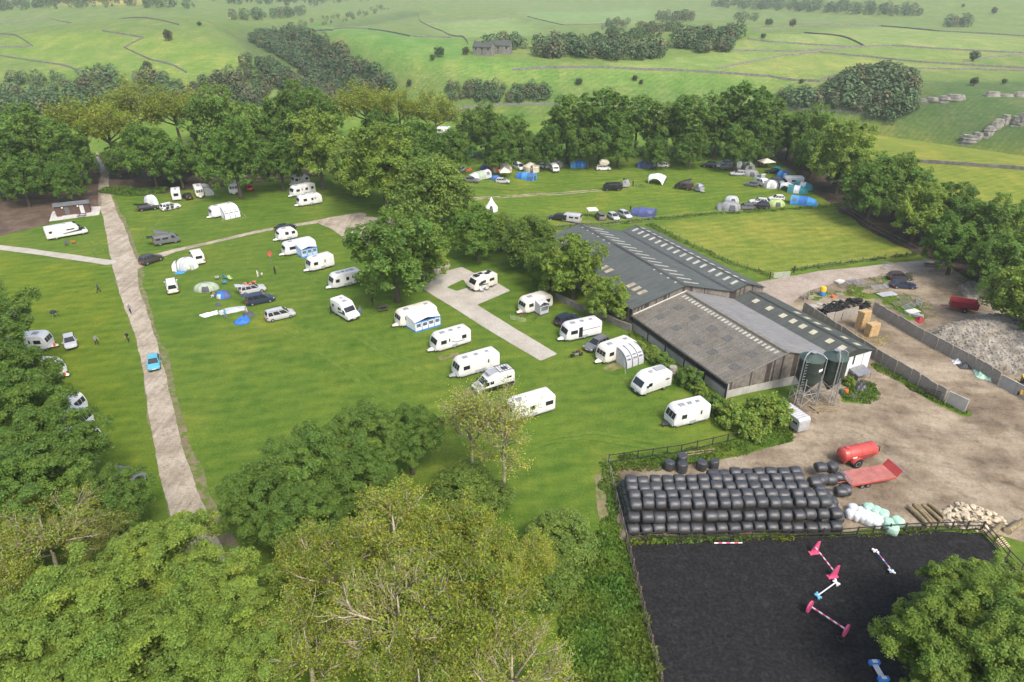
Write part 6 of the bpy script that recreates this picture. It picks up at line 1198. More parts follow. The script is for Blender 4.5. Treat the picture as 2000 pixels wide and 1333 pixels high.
dome_tent(*(41.11,209.25), 0, 2.3, 2.0, 2.2, 'violet-blue dome tent in the middle of the far edge', 'navy', porch=.8)
event_shelter(*(41.09,191.46), 20, 2.9, 2.5, 'white arched event shelter in the middle of the tent field')
tunnel_tent(*(32.4,162.48), 155, 5.6, 3.2, 2.0, 'violet-blue tunnel tent by the fence behind the barn', 'navy', drop=.3)
bell_tent(*(-4.88,157.71), 1.5, 3.4, 'small white tipi tent behind the middle trees', 'white', .9)
dome_tent(*(69.04,208.77), 0, 1.9, 1.7, 2.1, 'white and blue tent between grey tents at the far right', 'white', 'sky')
tunnel_tent(*(71.05,205.59), 90, 4.2, 3.0, 2.3, 'tall grey tent at the far right of the tent field', 'grey', drop=.1)
dome_tent(*(69.84,199.14), 0, 2.4, 1.9, 1.7, 'low grey dome tent beside the silver car at right', 'grey')
gazebo(*(77.13,207.7), 15, 4.2, 3.4, 'cream gazebo at the far corner under the trees', 'cream', 2.0, 2.9)
dome_tent(*(79.08,203.85), 0, 1.3, 1.2, 1.3, 'small teal tent behind the black car', 'teal')
dome_tent(*(78.62,196.83), 0, 1.9, 1.8, 1.9, 'bright blue dome tent at the right edge of the tent field', 'blue', 'sky')
dome_tent(*(71.51,186.57), 0, 2.2, 1.7, 2.0, 'grey and white tent joined to the white campervan', 'white', 'grey')
tunnel_tent(*(76.89,181.17), -30, 4.6, 2.8, 1.9, 'teal and white tunnel tent nearest the blue one', 'teal', 'white')
tunnel_tent(*(79.6,184.39), -30, 4.4, 2.8, 1.9, 'teal and white tunnel tent nearest the trees', 'teal', 'white')
event_shelter(*(74.92,183.8), 10, 1.9, 1.9, 'small white arched shelter beside the white motorhome')
tunnel_tent(*(74.52,170.74), -25, 6.0, 3.0, 2.1, 'large bright blue tunnel tent at the right corner by the fence', 'sky', 'blue')
dome_tent(*(54.91,167.23), 0, 2.7, 2.2, 2.0, 'grey dome tent by the paddock fence', 'grey', porch=.8)
dome_tent(*(56.87,172.82), 0, 1.9, 1.7, 1.8, 'second grey tent just behind the one by the paddock fence', 'lgrey')
dome_tent(*(67.41,169.85), 0, 2.2, 1.6, 1.6, 'pale lime green tent near the paddock corner', 'lime')
dome_tent(*(-14.16,221.26), 0, 2.2, 2.0, 2.2, 'bright blue tent glimpsed through the trees at left', 'sky', group='tents beyond the trees')
dome_tent(*(12.05,232.39), 0, 1.8, 1.5, 1.8, 'blue tent glimpsed beyond the tall belt', 'blue', group='tents beyond the trees')
x, y = (-87.34,160.76); dome_tent(x, y + .5, 0, 1.6, 1.5, 2.5, 'tall pale tent behind the black car under the trees', 'lgrey', 'white', group='tents on the main lawn')
# --- vehicles in the tent field
FG = 'vehicles in the tent field'
def fc(kind, paint, p, ang, lab, **k): return car(kind, paint, p[0], p[1], ang, lab, FG, **k)
fc('hatch', 'silver', (-14.72,197.67), 75, 'silver car at the far left corner of the tent field')
fc('estate', 'grey', (-11.23,185.18), -5, 'dark silver estate in front of the striped tunnel tent')
fc('hatch', 'silver', (-2.57,188.6), -4, 'silver car below the cream pointed canopy')
fc('van', 'white', (2.02,206.83), -60, 'small white van between the two beige tents')
fc('estate', 'white', (10.46,208.05), -20, 'white car beside the white minibus at the far edge')
pe = (12.58,204.74,-75.7,2.39); motorhome('bus', pe[0], pe[1], pe[2], 4.9, 'white minibus camper facing the camera at the far edge', W=1.9, Ht=2.05, sidewin=((-.05, .22, 1.25, 1.65), (-.33, .18, 1.25, 1.65)))
fc('suv', 'white', (27.51,205.61), 2, 'white car carrying a roof tent')
fc('suv', 'white', (45.82,209.22), 160, 'white car standing alone at the far edge')
motorhome('bus', *(27.54,184.32), 182, 5.2, 'black van at the end of the grass track', paint='black', W=1.95, Ht=2.0, sidewin=((-.05, .22, 1.25, 1.65), (-.33, .18, 1.25, 1.65)))
caravan(*(31.49,187.33), 180, 2.6, 'tiny silver caravan behind the black van', 'small', W=1.7, Ht=2.0, paint='lightgrey', wins=(), vents=1, group=None)
motorhome('bus', *(13.93,155.3), 160, 4.8, 'silver campervan by the fence behind the barn', paint='silver', W=1.95, Ht=2.1, sidewin=((-.05, .22, 1.25, 1.65), (-.33, .18, 1.25, 1.65)))
fc('estate', 'black', (10.67,155.78), 170, 'black car left of the silver campervan behind the barn')
fc('suv', 'grey', (21.36,159.64), 100, 'grey off-roader with open awning behind the barn', tail_up=True)
fc('hatch', 'silver', (24.61,159.73), -70, 'silver hatchback facing the fence behind the barn')
fc('estate', 'silver', (27.57,161.29), -65, 'silver car next to the violet-blue tunnel tent')
motorhome('bus', *(47.26,185.23), 150, 4.8, 'dark campervan with red-brown raised roof amid heaped gear', paint='brown', W=1.9, Ht=1.98, pop='rear', sidewin=((-.05, .22, 1.2, 1.6),))
caravan(*(50.87,183.21), -60, 2.6, 'tiny silver trailer caravan right of the dark campervan', 'small', W=1.7, Ht=2.0, paint='lightgrey', wins=(), vents=1, group=None)
fc('suv', 'black', (60.2,209.04), 165, 'black car first in the far right row')
fc('estate', 'white', (62.84,208.98), 160, 'white car second in the far right row')
fc('hatch', 'grey', (65.72,212.05), 165, 'dark car half hidden behind the grey van at far right')
fc('van', 'grey', (65.42,206.43), 165, 'dark grey van third in the far right row')
fc('estate', 'silver', (66.29,199.3), 175, 'silver car in front of the grey tents at far right')
fc('hatch', 'black', (76.92,201.03), 170, 'black car below the cream gazebo')
fc('small', 'grey', (66.67,187.85), 150, 'small dark car left of the white pop-top campervan')
motorhome('bus', *(69.66,188.74), -70, 4.6, 'white campervan with raised roof at the right of the tent field', W=1.9, Ht=2.05, pop='front', sidewin=((-.05, .22, 1.25, 1.65),))
fc('estate', 'grey', (73.89,191.13), 160, 'dark car behind the white pop-top campervan')
motorhome('luton', *(77.38,187.16), 175, 6.0, 'white overcab motorhome at the right of the tent field', sidewin=((-.05, .2, 1.5, 2.0),))
fc('estate', 'white', (63.57,171.75), 165, 'white estate behind the dark red-lamped car')
fc('hatch', 'white', (69.01,174.2), 175, 'white car behind the lime green tent')
fc('suv', 'black', (62.86,167.89), 165, 'dark car with red tail lamps near the paddock fence')
fc('estate', 'grey', (58.5,167.16), 170, 'dark car next to the grey dome tent by the paddock', tail_up=True)
for k, (p, lab) in enumerate(zip(((-24.92,257.59), (-28.29,232.06), (-20.99,236.77), (-36.97,239.34), (83.67,227.74), (-78.41,243.16)), ('white caravan glimpsed behind the thin ash trees', 'second white caravan glimpsed behind the thin ash trees', 'white caravan glimpsed above the blue tent through the trees', 'white caravan glimpsed through the left part of the belt', 'white caravan glimpsed in the shade at the far corner', 'white caravan glimpsed behind the dark belt trees'))): caravan(p[0], p[1], 20 * k, 5.5, lab, 'classic', group='caravans beyond the trees')
x, y = (27.51,205.61); o = thing('roof_tent', 'beige folding tent opened on the white car roof', 'roof tent', (x, y, h1(x, y) + 1.68), R(2)); build('base', MB().box(-1.2, 1.1, -.9, .9, .02, .2), 'tent_beige', o); build('canopy', MB().prism([(-1.2, .21), (1.3, .21), (1.7, .7), (1.2, 1.35), (-.8, 1.45), (-1.3, .9)], -.9, .9, bev=.1), 'tent_beige', o, smooth=40)
# awning panel and camp gear
x, y = (19.52,161.09); gazebo(x, y, 10, 2.4, 2.2, 'white sheet awning beside the grey off-roader', 'white', 2.0, 2.15)

# ================================================================ PEOPLE
mat('skin', (.42, .26, .18), .6, .08, 4); mat('hair_dark', (.03, .022, .016), .8, .2, 6)
for nme, c in [('black', (.02, .02, .024)), ('navy', (.03, .045, .09)), ('white', (.6, .6, .58)), ('cyan', (.06, .34, .42)), ('grey', (.2, .21, .22)), ('red', (.42, .05, .05)), ('blue', (.06, .16, .42)), ('khaki', (.2, .17, .11))]: mat('cloth_' + nme, c, .85, .15, 6)
def person(x, y, ang, label, top, legs, ht=1.72, stride=.16, arms=(.15, .15), crouch=0.0, reach=0.0):
    """one continuous skinned figure: pelvis root, spine, neck, head, tapering limbs, hands"""
    s = ht / 1.72; hip = .92 - crouch * .45; kz = .5 - crouch * .05; ky = .05 + crouch * .38
    J = {'pel': (0, 0, hip, .135), 'waist': (.01 + .1 * crouch, 0, hip + .2, .125), 'chest': (.02 + .16 * crouch, 0, hip + .43, .15), 'neck': (.02 + .2 * crouch, 0, hip + .56, .06), 'chin': (.05 + .24 * crouch, 0, hip + .63, .085), 'brow': (.05 + .24 * crouch, 0, hip + .73, .095), 'crown': (.03 + .24 * crouch, 0, hip + .8, .06)}
    E = [('pel', 'waist'), ('waist', 'chest'), ('chest', 'neck'), ('neck', 'chin'), ('chin', 'brow'), ('brow', 'crown')]
    for sd, nm in ((1, 'l'), (-1, 'r')):
        st = stride * sd; ar = arms[0 if sd > 0 else 1]; cx = J['chest'][0]
        J.update({nm + 'hip': (0, .1 * sd, hip - .06, .1), nm + 'knee': (st * .5 + ky, .11 * sd, kz, .07), nm + 'ank': (st * 1.0 - .02, .11 * sd, .09, .048), nm + 'toe': (st * 1.0 + .17, .12 * sd, .04, .036),
                  nm + 'sh': (cx, .19 * sd, hip + .47, .065), nm + 'elb': (cx + ar * .5 + .02, (.26) * sd, hip + .22 + reach * .15, .045), nm + 'wri': (cx + ar + .1 + reach * .2, .25 * sd, hip + .02 + reach * .35, .033), nm + 'palm': (cx + ar + .15 + reach * .25, .245 * sd, hip - .05 + reach * .35, .036), nm + 'fing': (cx + ar + .18 + reach * .27, .24 * sd, hip - .13 + reach * .36, .02), nm + 'thumb': (cx + ar + .2 + reach * .25, .215 * sd, hip - .06 + reach * .35, .012)})
        E += [('pel', nm + 'hip'), (nm + 'hip', nm + 'knee'), (nm + 'knee', nm + 'ank'), (nm + 'ank', nm + 'toe'), ('chest', nm + 'sh'), (nm + 'sh', nm + 'elb'), (nm + 'elb', nm + 'wri'), (nm + 'wri', nm + 'palm'), (nm + 'palm', nm + 'fing'), (nm + 'palm', nm + 'thumb')]
    K = list(J); me = bpy.data.meshes.new('person'); me.from_pydata([tuple(c * s for c in J[k][:3]) for k in K], [(K.index(a), K.index(b)) for a, b in E], [])
    o = bpy.data.objects.new('person', me); COL.objects.link(o); md = o.modifiers.new('skin', 'SKIN'); md.use_smooth_shade = True
    for k, v_ in zip(K, me.skin_vertices[0].data): v_.radius = (J[k][3] * s, J[k][3] * s); v_.use_root = k == 'pel'
    o.modifiers.new('sub', 'SUBSURF').levels = 1
    dg = bpy.context.evaluated_depsgraph_get(); ev = bpy.data.meshes.new_from_object(o.evaluated_get(dg)); bpy.data.objects.remove(o)
    for m in ('skin', 'cloth_' + top, 'cloth_' + legs, 'hair_dark', 'plastic_dark'): ev.materials.append(M[m])
    for p in ev.polygons:
        c = p.center / s; r = math.hypot(c.y, 0)
        arm = abs(c.y) > .19 and c.z > hip - .2; zz = c.z
        if zz > hip + .58: mi = 3 if (zz > hip + .74 or c.x < J['chin'][0] - .03) else 0
        elif arm and zz < hip + .18 + reach * .3: mi = 0
        elif zz > hip + .02 or arm: mi = 1
        elif zz > .12: mi = 2
        else: mi = 4
        p.material_index = mi; p.use_smooth = True
    o = link('person', ev, None, (x, y, h1(x, y)), R(ang)); tag(o, label, 'person'); return o
person(*(-72.87,110.0), 200, 'person in dark clothes striding across the left lawn', 'navy', 'black', stride=.3)
person(*(-63.15,101.61), -80, 'person walking down the main track in a pale top', 'grey', 'black', stride=.28)
person(*(-63.02,90.87), -20, 'person in a grey top standing on the left lawn', 'grey', 'black')
person(*(-58.68,91.84), -90, 'person in dark red and black beside the main track', 'black', 'black', stride=.2)
person(*(-47.01,116.62), 30, 'person in white on the lawn beside a child', 'white', 'white')
person(*(-46.16,116.62), 150, 'child in white on the lawn beside the adult', 'white', 'khaki', ht=1.2)
person(*(-44.23,118.07), 100, 'person in black holding a kite line', 'black', 'black', reach=1.0)
person(*(-52.07,107.64), 10, 'person in black bending by the small blue tent', 'black', 'white', crouch=.6, reach=.6)
person(*(-46.67,99.71), 170, 'person in a turquoise top beside the spread tent', 'cyan', 'grey')
person(*(-43.67,101.22), -120, 'person in pale clothes crouching by the blue heap', 'white', 'grey', crouch=.7, reach=.7)
person(*(-48.6,110.65), 40, 'child in pale clothes near the silver loaded car', 'white', 'white', ht=1.15)
person(*(-29.92,101.41), 20, 'person in black behind the white coachbuilt motorhome', 'black', 'black')
person(*(-24.97,101.22), 200, 'person in a blue top at the cab of the coachbuilt motorhome', 'blue', 'blue')
person(*(-23.65,104.75), 60, 'person in black under the big round tree', 'black', 'black')
person(*(29.5,164.91), 120, 'person in dark clothes by the violet-blue tunnel tent', 'black', 'navy')
person(*(75.91,207.78), 120, 'person in red under the cream gazebo', 'red', 'khaki')
person(*(33.7,187.84), 90, 'person beside the bicycles near the black van', 'navy', 'black')
person(*(-44.8,104.55), 0, 'person in black at the open boot of the dark people carrier', 'black', 'black', reach=.8)
# ---------------------------------------------------------------- small things on the grass
def camp_chair(x, y, ang, m, label):
    t = thing('camp_chair', label, 'chair', (x, y), R(ang), 'camping chairs'); build('seat', MB().hexa([(-.28, -.28, .42), (.28, -.28, .42), (.28, .28, .45), (-.28, .28, .45)], [(-.28, -.28, .45), (.28, -.28, .45), (.28, .28, .48), (-.28, .28, .48)]), m, t); build('backrest', MB().hexa([(-.28, .27, .46), (.28, .27, .46), (.28, .31, .46), (-.28, .31, .46)], [(-.28, .42, 1.0), (.28, .42, 1.0), (.28, .46, 1.0), (-.28, .46, 1.0)]), m, t)
    for a in (-1, 1):
        for b in (-1, 1): build('leg', MB().bar((a * .3, b * .3, 0), (-a * .25 * .0 + a * .27, -b * .05 + b * .2, .45), .018, 5), 'tent_pole', t)
        build('armrest', MB().box(a * .3 - .04, a * .3 + .04, -.25, .3, .62, .65), m, t)
for p, m, l, a in [((-54.14,115.67), 'tent_lgrey', 'grey camping chair on the lawn', 200), ((-52.72,115.91), 'tent_sky', 'upper turquoise camping chair on the lawn', 160), ((-51.95,113.57), 'tent_sky', 'lower turquoise camping chair on the lawn', 120), ((-51.52,115.2), 'tent_lime', 'green camping chair on the lawn', 60), ((-92.03,133.48), 'aw_dark', 'black camping chair beside the long motorhome', 30), ((-91.05,134.38), 'tent_orange', 'orange camping chair beside the long motorhome', 200), ((-5.34,110.21), 'tent_lgrey', 'left folding chair outside the old cream motorhome', 10), ((-4.46,110.87), 'tent_lgrey', 'right folding chair outside the old cream motorhome', -20), ((-61.09,121.83), 'tent_red', 'red camping chair in the drive-away awning mouth', 10), ((-61.04,119.8), 'tent_lime', 'yellow-green camping chair by the drive-away awning', 10)]: camp_chair(*p, a, m, l)
def kettle_bbq(x, y, label):
    t = thing('barbecue', label, 'barbecue', (x, y), .4); build('bowl', MB().lathe([(.05, .72), (.35, .85), (.45, 1.02)], 14), 'plastic_dark', t, smooth=50); build('lid', MB().lathe([(.46, 1.03), (.4, 1.25), (.1, 1.37), (.02, 1.38)], 14), 'plastic_dark', t, smooth=50)
    for k in range(3): a = 2 * PI * k / 3; build('leg', MB().bar((.45 * math.cos(a), .45 * math.sin(a), 0), (.2 * math.cos(a), .2 * math.sin(a), .82), .025, 5), 'galv', t)
    build('shelf', MB().box(.42, .8, -.25, .25, .95, .99), 'plastic_dark', t)
kettle_bbq(*(-74.91,100.09), 'black barbecue standing alone on the left lawn')
def picnic(x, y, ang, label):
    t = thing('picnic_table', label, 'table', (x, y), R(ang)); 
    for k in range(5): build('plank', MB().box(-.9, .9, -.36 + .15 * k, -.23 + .15 * k, .72, .76), 'wood_seat', t)
    for s in (-1, 1): build('seat', MB().box(-.9, .9, s * .75 - .13, s * .75 + .13, .43, .47), 'wood_seat', t)
    for a in (-.65, .65):
        for s in (-1, 1): build('leg', MB().bar((a, s * .7, 0), (a, s * .25, .72), .04, 5), 'wood_seat', t)
        build('brace', MB().box(a - .03, a + .03, -.85, .85, .38, .43), 'wood_seat', t)
picnic(*(-21.62,102.96), 20, 'old wooden picnic table under the big round tree'); picnic(*(-99.19,152.17), 10, 'dark picnic table on the cabin pad')
# kite
x, y = (-44.23,118.07); k = thing('kite', 'red and blue kite flying above the person in black', 'kite', (x - 1.0, y + 1.6, h1(x, y) + 3.4), .3); build('sail', MB().add([(0, 0, .8), (-.5, .05, .3), (0, 0, -.6), (.5, .05, .3), (0, .06, .3)], [(0, 1, 4), (1, 2, 4), (2, 3, 4), (3, 0, 4)]), 'tent_red', k); build('spar', MB().bar((-.5, .04, .3), (.5, .04, .3), .015, 4).bar((0, .04, .8), (0, .04, -.6), .015, 4), 'tent_blue', k); build('tail', MB().tube([(0, 0, -.6), (.15, 0, -.9), (-.1, 0, -1.2), (.1, 0, -1.5)], .03, 4), 'tent_blue', k)
# motorbike
def motorbike(x, y, ang, label):
    t = thing('motorcycle', label, 'motorcycle', (x, y), R(ang))
    for wx in (-.7, .7): wheel(t, wx, .001, .31, .14)
    build('tank', MB().lathe([(.05, -.1), (.19, 0), (.2, .25), (.08, .45)], 10, axis='x', c=(-.05, 0, .85)), 'paint_black', t, smooth=60); build('seat', MB().prism([(-.75, .78), (-.05, .76), (-.05, .86), (-.6, .92)], -.13, .13, bev=.03), 'plastic_dark', t); build('engine', MB().box(-.3, .25, -.18, .18, .35, .68), 'galv', t); build('fork', MB().bar((.7, .1, .31), (.42, .1, .98), .03, 6).bar((.7, -.1, .31), (.42, -.1, .98), .03, 6), 'galv', t); build('handlebar', MB().bar((.38, -.36, 1.04), (.38, .36, 1.04), .02, 6), 'plastic_dark', t); build('fairing', MB().hexa([(.42, -.16, .75), (.68, -.08, .8), (.68, .08, .8), (.42, .16, .75)], [(.36, -.14, 1.12), (.5, -.08, 1.1), (.5, .08, 1.1), (.36, .14, 1.12)]), 'paint_red', t)
motorbike(*(9.5,87.27), 20, 'black motorcycle on the grass left of the grey car')
def bicycle(x, y, ang, m, label):
    t = thing('bicycle', label, 'bicycle', (x, y), R(ang), 'bicycles in the tent field')
    for wx in (-.52, .52): build('wheel', MB().tube([(wx + .33 * math.cos(a), 0, .34 + .33 * math.sin(a)) for a in np.linspace(0, 2 * PI, 15)], .02, 5), 'tyre', t)
    build('frame', MB().bar((-.52, 0, .34), (0, 0, .3), .02, 5).bar((0, 0, .3), (-.15, 0, .8), .02, 5).bar((-.12, 0, .72), (.38, 0, .78), .02, 5).bar((0, 0, .3), (.38, 0, .78), .02, 5).bar((-.52, 0, .34), (-.13, 0, .72), .015, 5).bar((.38, 0, .9), (.52, 0, .34), .02, 5), m, t); build('saddle', MB().box(-.28, -.04, -.07, .07, .82, .88), 'plastic_dark', t); build('handlebar', MB().bar((.36, -.28, .95), (.36, .28, .95), .015, 5), 'plastic_dark', t)
bicycle(*(35.13,187.83), 20, 'paint_cyan', 'blue bicycle near the black van'); bicycle(*(36.1,186.81), -30, 'paint_grey', 'grey bicycle right of the blue one')
# porch clutter by the caravan near the hardstanding
mat('mesh_green', (.25, .32, .12), .8, .2, 4)
x, y = (1.0,98.79); t = thing('windbreak', 'pale green mesh windbreak in front of the porch caravan', 'windbreak', (x, y), R(-25))
for k in range(4): build('panel', MB().box(-1.4 + .7 * k, -.72 + .7 * k, -.015 + .1 * (k % 2), .015 + .1 * (k % 2), .05, .8), 'mesh_green', t); build('post', MB().bar((-1.42 + .7 * k, .05, 0), (-1.42 + .7 * k, .05, 1.0), .02, 5), 'galv', t)
bicycle(*(4.0,99.34), 35, 'paint_black', 'dark bicycle leaning by the porch caravan'); bicycle(*(1.68,100.28), 15, 'paint_red', 'red bicycle by the hitch of the porch caravan')

# ================================================================ FARMYARD
mat('fence_dark', (.03, .027, .024), .85, .25, 4); mat('fence_grey', (.2, .18, .15), .9, .25, 4); mat('fence_brown', (.11, .09, .065), .9, .25, 4)
def fence(pts, label, m, ht=1.2, gap=1.9, rails=3, pr=.055, name='fence', rail_t=.04, wire=False):
    t = thing(name, label, 'fence', pts[0], 0, 'fences of the farm'); b = Vector(t.location); P_ = []
    for a, c in zip(pts, pts[1:]):
        L = math.dist(a, c); n = max(1, round(L / gap)); P_ += [(a[0] + (c[0] - a[0]) * k / n, a[1] + (c[1] - a[1]) * k / n) for k in range(n)]
    P_.append(pts[-1]); rnd = random.Random(len(label)); loc = [Vector((x - b.x, y - b.y, h1(x, y) - b.z)) for x, y in P_]
    pm = MB().hexa([(-pr, -pr, -.3), (pr, -pr, -.3), (pr, pr, -.3), (-pr, pr, -.3)], [(-pr, -pr, ht), (pr, -pr, ht), (pr, pr, ht + .02), (-pr, pr, ht + .02)]); me = bpy.data.meshes.new('post'); me.from_pydata(pm.v, [], pm.f); me.materials.append(M[m])
    for p in loc: o = link('post', me, t, p, rnd.uniform(-.2, .2)); o.rotation_euler = (rnd.uniform(-.03, .03), rnd.uniform(-.03, .03), rnd.uniform(-.2, .2))
    for r in range(rails):
        z = ht * (.95 - r * .8 / max(1, rails - 1)) if rails > 1 else ht * .9
        for p, q in zip(loc, loc[1:]):
            mb = MB(); d = (q - p); n = Vector((-d.y, d.x, 0)).normalized() * (pr + rail_t * .5); n = n if n.dot(Vector((p.x + b.x, p.y + b.y, 0))) < 0 else -n
            if wire: mb.bar(p + Vector((0, 0, z)), q + Vector((0, 0, z)), .012, 4)
            else:
                a_, c_ = p + n, q + n; hh = .06; w = n.normalized() * rail_t * .45; dz = rnd.uniform(-.02, .02)
                mb.hexa([a_ - w + Vector((0, 0, z - hh)), c_ - w + Vector((0, 0, z - hh + dz)), c_ + w + Vector((0, 0, z - hh + dz)), a_ + w + Vector((0, 0, z - hh))], [a_ - w + Vector((0, 0, z + hh)), c_ - w + Vector((0, 0, z + hh + dz)), c_ + w + Vector((0, 0, z + hh + dz)), a_ + w + Vector((0, 0, z + hh))])
            build('rail' if not wire else 'wire', mb, m if not wire else 'galv', t)
    return t
fence([(11.38,50.23),(32.89,50.79),(48.27,52.45)], 'dark post and rail fence between the arena and the bale stack', 'fence_dark', 1.25, 1.75)
fence([(11.39,49.96),(11.64,43.46),(11.87,34.93),(12.02,31.27)], 'grey post and rail fence along the left side of the arena', 'fence_brown', 1.25, 1.75)
fence([(11.0,62.54),(11.19,56.05),(11.37,50.51)], 'pale wire fence left of the bale stack', 'fence_grey', 1.15, 2.2, 2, wire=True)
fence([(11.13,62.63),(19.95,64.54),(28.03,67.35),(35.1,70.43)], 'dark two-rail fence between the lawn and the farmyard', 'fence_dark', 1.2, 2.0, 2)
fence([(48.39,52.46),(48.19,48.37),(48.53,42.82)], 'weathered post and rail fence at the right arena corner', 'fence_brown', 1.25, 1.75)
fence([(10.19,147.73),(18.02,153.67),(33.28,158.18)], 'pale rail fence behind the long barn', 'fence_grey', 1.1, 2.6, 2)
fence([(33.28,158.18),(50.51,162.78),(68.03,166.01),(83.61,168.16)], 'post and wire fence between the tent field and the paddock', 'fence_brown', 1.1, 3.0, 2, wire=True)
fence([(33.22,154.43),(38.45,142.74),(44.33,131.32),(50.47,124.33)], 'post and wire fence beside the long barn roof', 'fence_brown', 1.1, 2.6, 2, wire=True)
fence([(56.64,126.89),(66.96,129.98),(85.09,134.83),(86.99,136.43)], 'post and wire fence along the lower edge of the paddock', 'fence_brown', 1.1, 2.6, 3, wire=True)
fence([(86.03,135.63),(83.25,151.89),(82.66,167.42)], 'post and wire fence between the paddock and the tree row', 'fence_brown', 1.1, 3.0, 2, wire=True)
def gate(x, y, ang, W, label, m='galv', ht=1.15, bars=6, name='gate', lay=None, group='metal gates and hurdles'):
    t = thing(name, label, 'gate', (x, y), R(ang), group)
    if lay is not None: t.rotation_euler = (R(lay), 0, R(ang)); t.location.z += .12
    for k in range(bars): build('bar', MB().bar((-W / 2, 0, .1 + (ht - .1) * k / (bars - 1)), (W / 2, 0, .1 + (ht - .1) * k / (bars - 1)), .04, 6), m, t)
    for xx in (-W / 2, 0, W / 2): build('upright', MB().bar((xx, 0, .08), (xx, 0, ht + .02), .045, 6), m, t)
    return t
x, y = (52.82,123.56); gate(x, y, 10, 3.4, 'galvanised field gate at the paddock corner')
for p, l in (((50.35,123.07), 'dark left gatepost of the paddock gate'), ((56.15,126.11), 'dark right gatepost of the paddock gate')): o = build('gatepost', MB().lathe([(.12, -.4), (.12, 1.35), (.08, 1.45), (.01, 1.47)], 10), 'fence_dark', None, (p[0], p[1], h1(*p))); tag(o, l, 'post')

# ---------------------------------------------------------------- wrapped bales
def film(name, c, rough=.32):
    m = mat(name, c, rough, .2, 3, spec=.5, bump=.5, bscale=6); return m
film('wrap_black', (.045, .047, .051), .42); film('wrap_white', (.55, .57, .57), .4); film('wrap_green', (.34, .54, .42), .45)
def bale_mesh(seed, r=.6, hl=.61, m='wrap_black', lay=True):
    rng = np.random.default_rng(seed); n = 18; prof = [(.03, -hl), (r * .7, -hl * .99), (r * .89, -hl * .93), (r * .99, -hl * .76), (r * 1.03, -hl * .33), (r * 1.03, hl * .33), (r * .99, hl * .76), (r * .89, hl * .93), (r * .7, hl * .99), (.03, hl)]
    mb = MB(); mb.lathe(prof, n, axis='x'); ph = rng.uniform(0, 6); vs = []
    for (x, y, z) in mb.v:
        a = math.atan2(z, y); k = 1 + .022 * math.sin(3 * a + ph) + .016 * math.sin(5 * a + ph * 2 + x * 3) + rng.normal() * .006; z2 = z * k * .95 - .015; vs.append((x * (1 + .02 * math.sin(2 * a + ph)), y * k * 1.03, max(z2, -r * .93)))
    mb.v = vs; me = bpy.data.meshes.new('bale'); me.from_pydata(mb.v, [], mb.f); me.materials.append(M[m]); me.polygons.foreach_set('use_smooth', [True] * len(me.polygons)); me.set_sharp_from_angle(angle=R(50)); me.update(); return me
BALES = [bale_mesh(k) for k in range(7)]; brnd = random.Random(9)
def bale(x, y, z, rz, label, group='black wrapped bales in the big stack', me=None, rot=None):
    o = link('wrapped_bale', me or BALES[brnd.randrange(7)], None, (x, y, z), rz + brnd.choice((0, PI)), rot); 
    if rot is None: o.rotation_euler = (0, 0, rz + brnd.uniform(-.1, .1) + brnd.choice((0, PI)))
    s = brnd.uniform(.94, 1.05); o.scale = (s * .97, s * brnd.uniform(.95, 1.03), s * brnd.uniform(.88, 1.02)); tag(o, label, 'bale', group); return o
FL = (11.59,50.65); FR = (33.62,51.07); SX = (FR[0] - FL[0]) / 17.2; BAz = math.atan2(FR[1] - FL[1], FR[0] - FL[0]); ux, uy = math.cos(BAz), math.sin(BAz)
def bpos(i, yy): xx = (i + .5) * SX; return FL[0] + ux * xx - uy * yy, FL[1] + uy * xx + ux * yy
def brow(n, i0, yy, lvl, rowname):
    for k in range(n):
        x, y = bpos(k + i0 + brnd.uniform(-.07, .07), yy + brnd.uniform(-.1, .1) + .08 * math.sin(k * .7 + lvl * 2 + yy)); bale(x, y, h1(x, y) + .57 + lvl * 1.0 + brnd.uniform(-.1, .04), BAz, f'black wrapped bale, {ORD[k]} from the left in the {rowname} of the big stack')
brow(17, 0, .75, 0, 'bottom front row'); brow(17, .1, 1.45, 1, 'second front row')
tops = ['front top row', 'second top row', 'third top row', 'fourth top row', 'fifth top row']
for r_ in range(4): brow(16 if r_ < 2 else 15, .25 + (r_ % 2) * .12, 2.2 + 1.22 * r_, 2, tops[r_])
brow(8, 7.4, 2.2 + 1.22 * 4, 1.75, 'raised back row')
for r_ in range(1, 5):      # the end column of the lower layers, seen from the left
    for lvl in (0, 1):
        for i_, side in ((-.02 + .1 * lvl, 'left'), (16.6 - .6 * lvl, 'right')):
            x, y = bpos(i_, .75 + .7 * lvl + 1.22 * r_); bale(x, y, h1(x, y) + .57 + lvl, BAz, f'black wrapped bale at the {side} end of the big stack, {ORD[r_]} row back, {["bottom", "middle"][lvl]} layer')
for k in range(17): x, y = bpos(k, .75 + 1.22 * 5); bale(x, y, h1(x, y) + .57, BAz, f'black wrapped bale, {ORD[k]} from the left in the hidden rear row of the big stack') if k % 2 == 0 and k < 8 else None
for k, ((x, y), lvl) in enumerate(zip([(33.72,58.11),(35.2,58.96),(35.52,57.02),(33.83,56.7),(34.46,60.27),(36.25,61.23),(36.31,59.42),(36.07,57.28),(32.71,54.86),(33.75,55.41),(33.48,53.71),(31.79,52.96)], (1, 0, 0, 0, 1, 0, 0, 0, 1, 0, 0, 0))):
    bale(x, y, h1(x, y) + .57 + lvl * .7, BAz + brnd.uniform(-.6, .6), f'black wrapped bale tumbled at the right end of the stack, {ORD[k]} of twelve')
UP = bale_mesh(31, m='wrap_black')
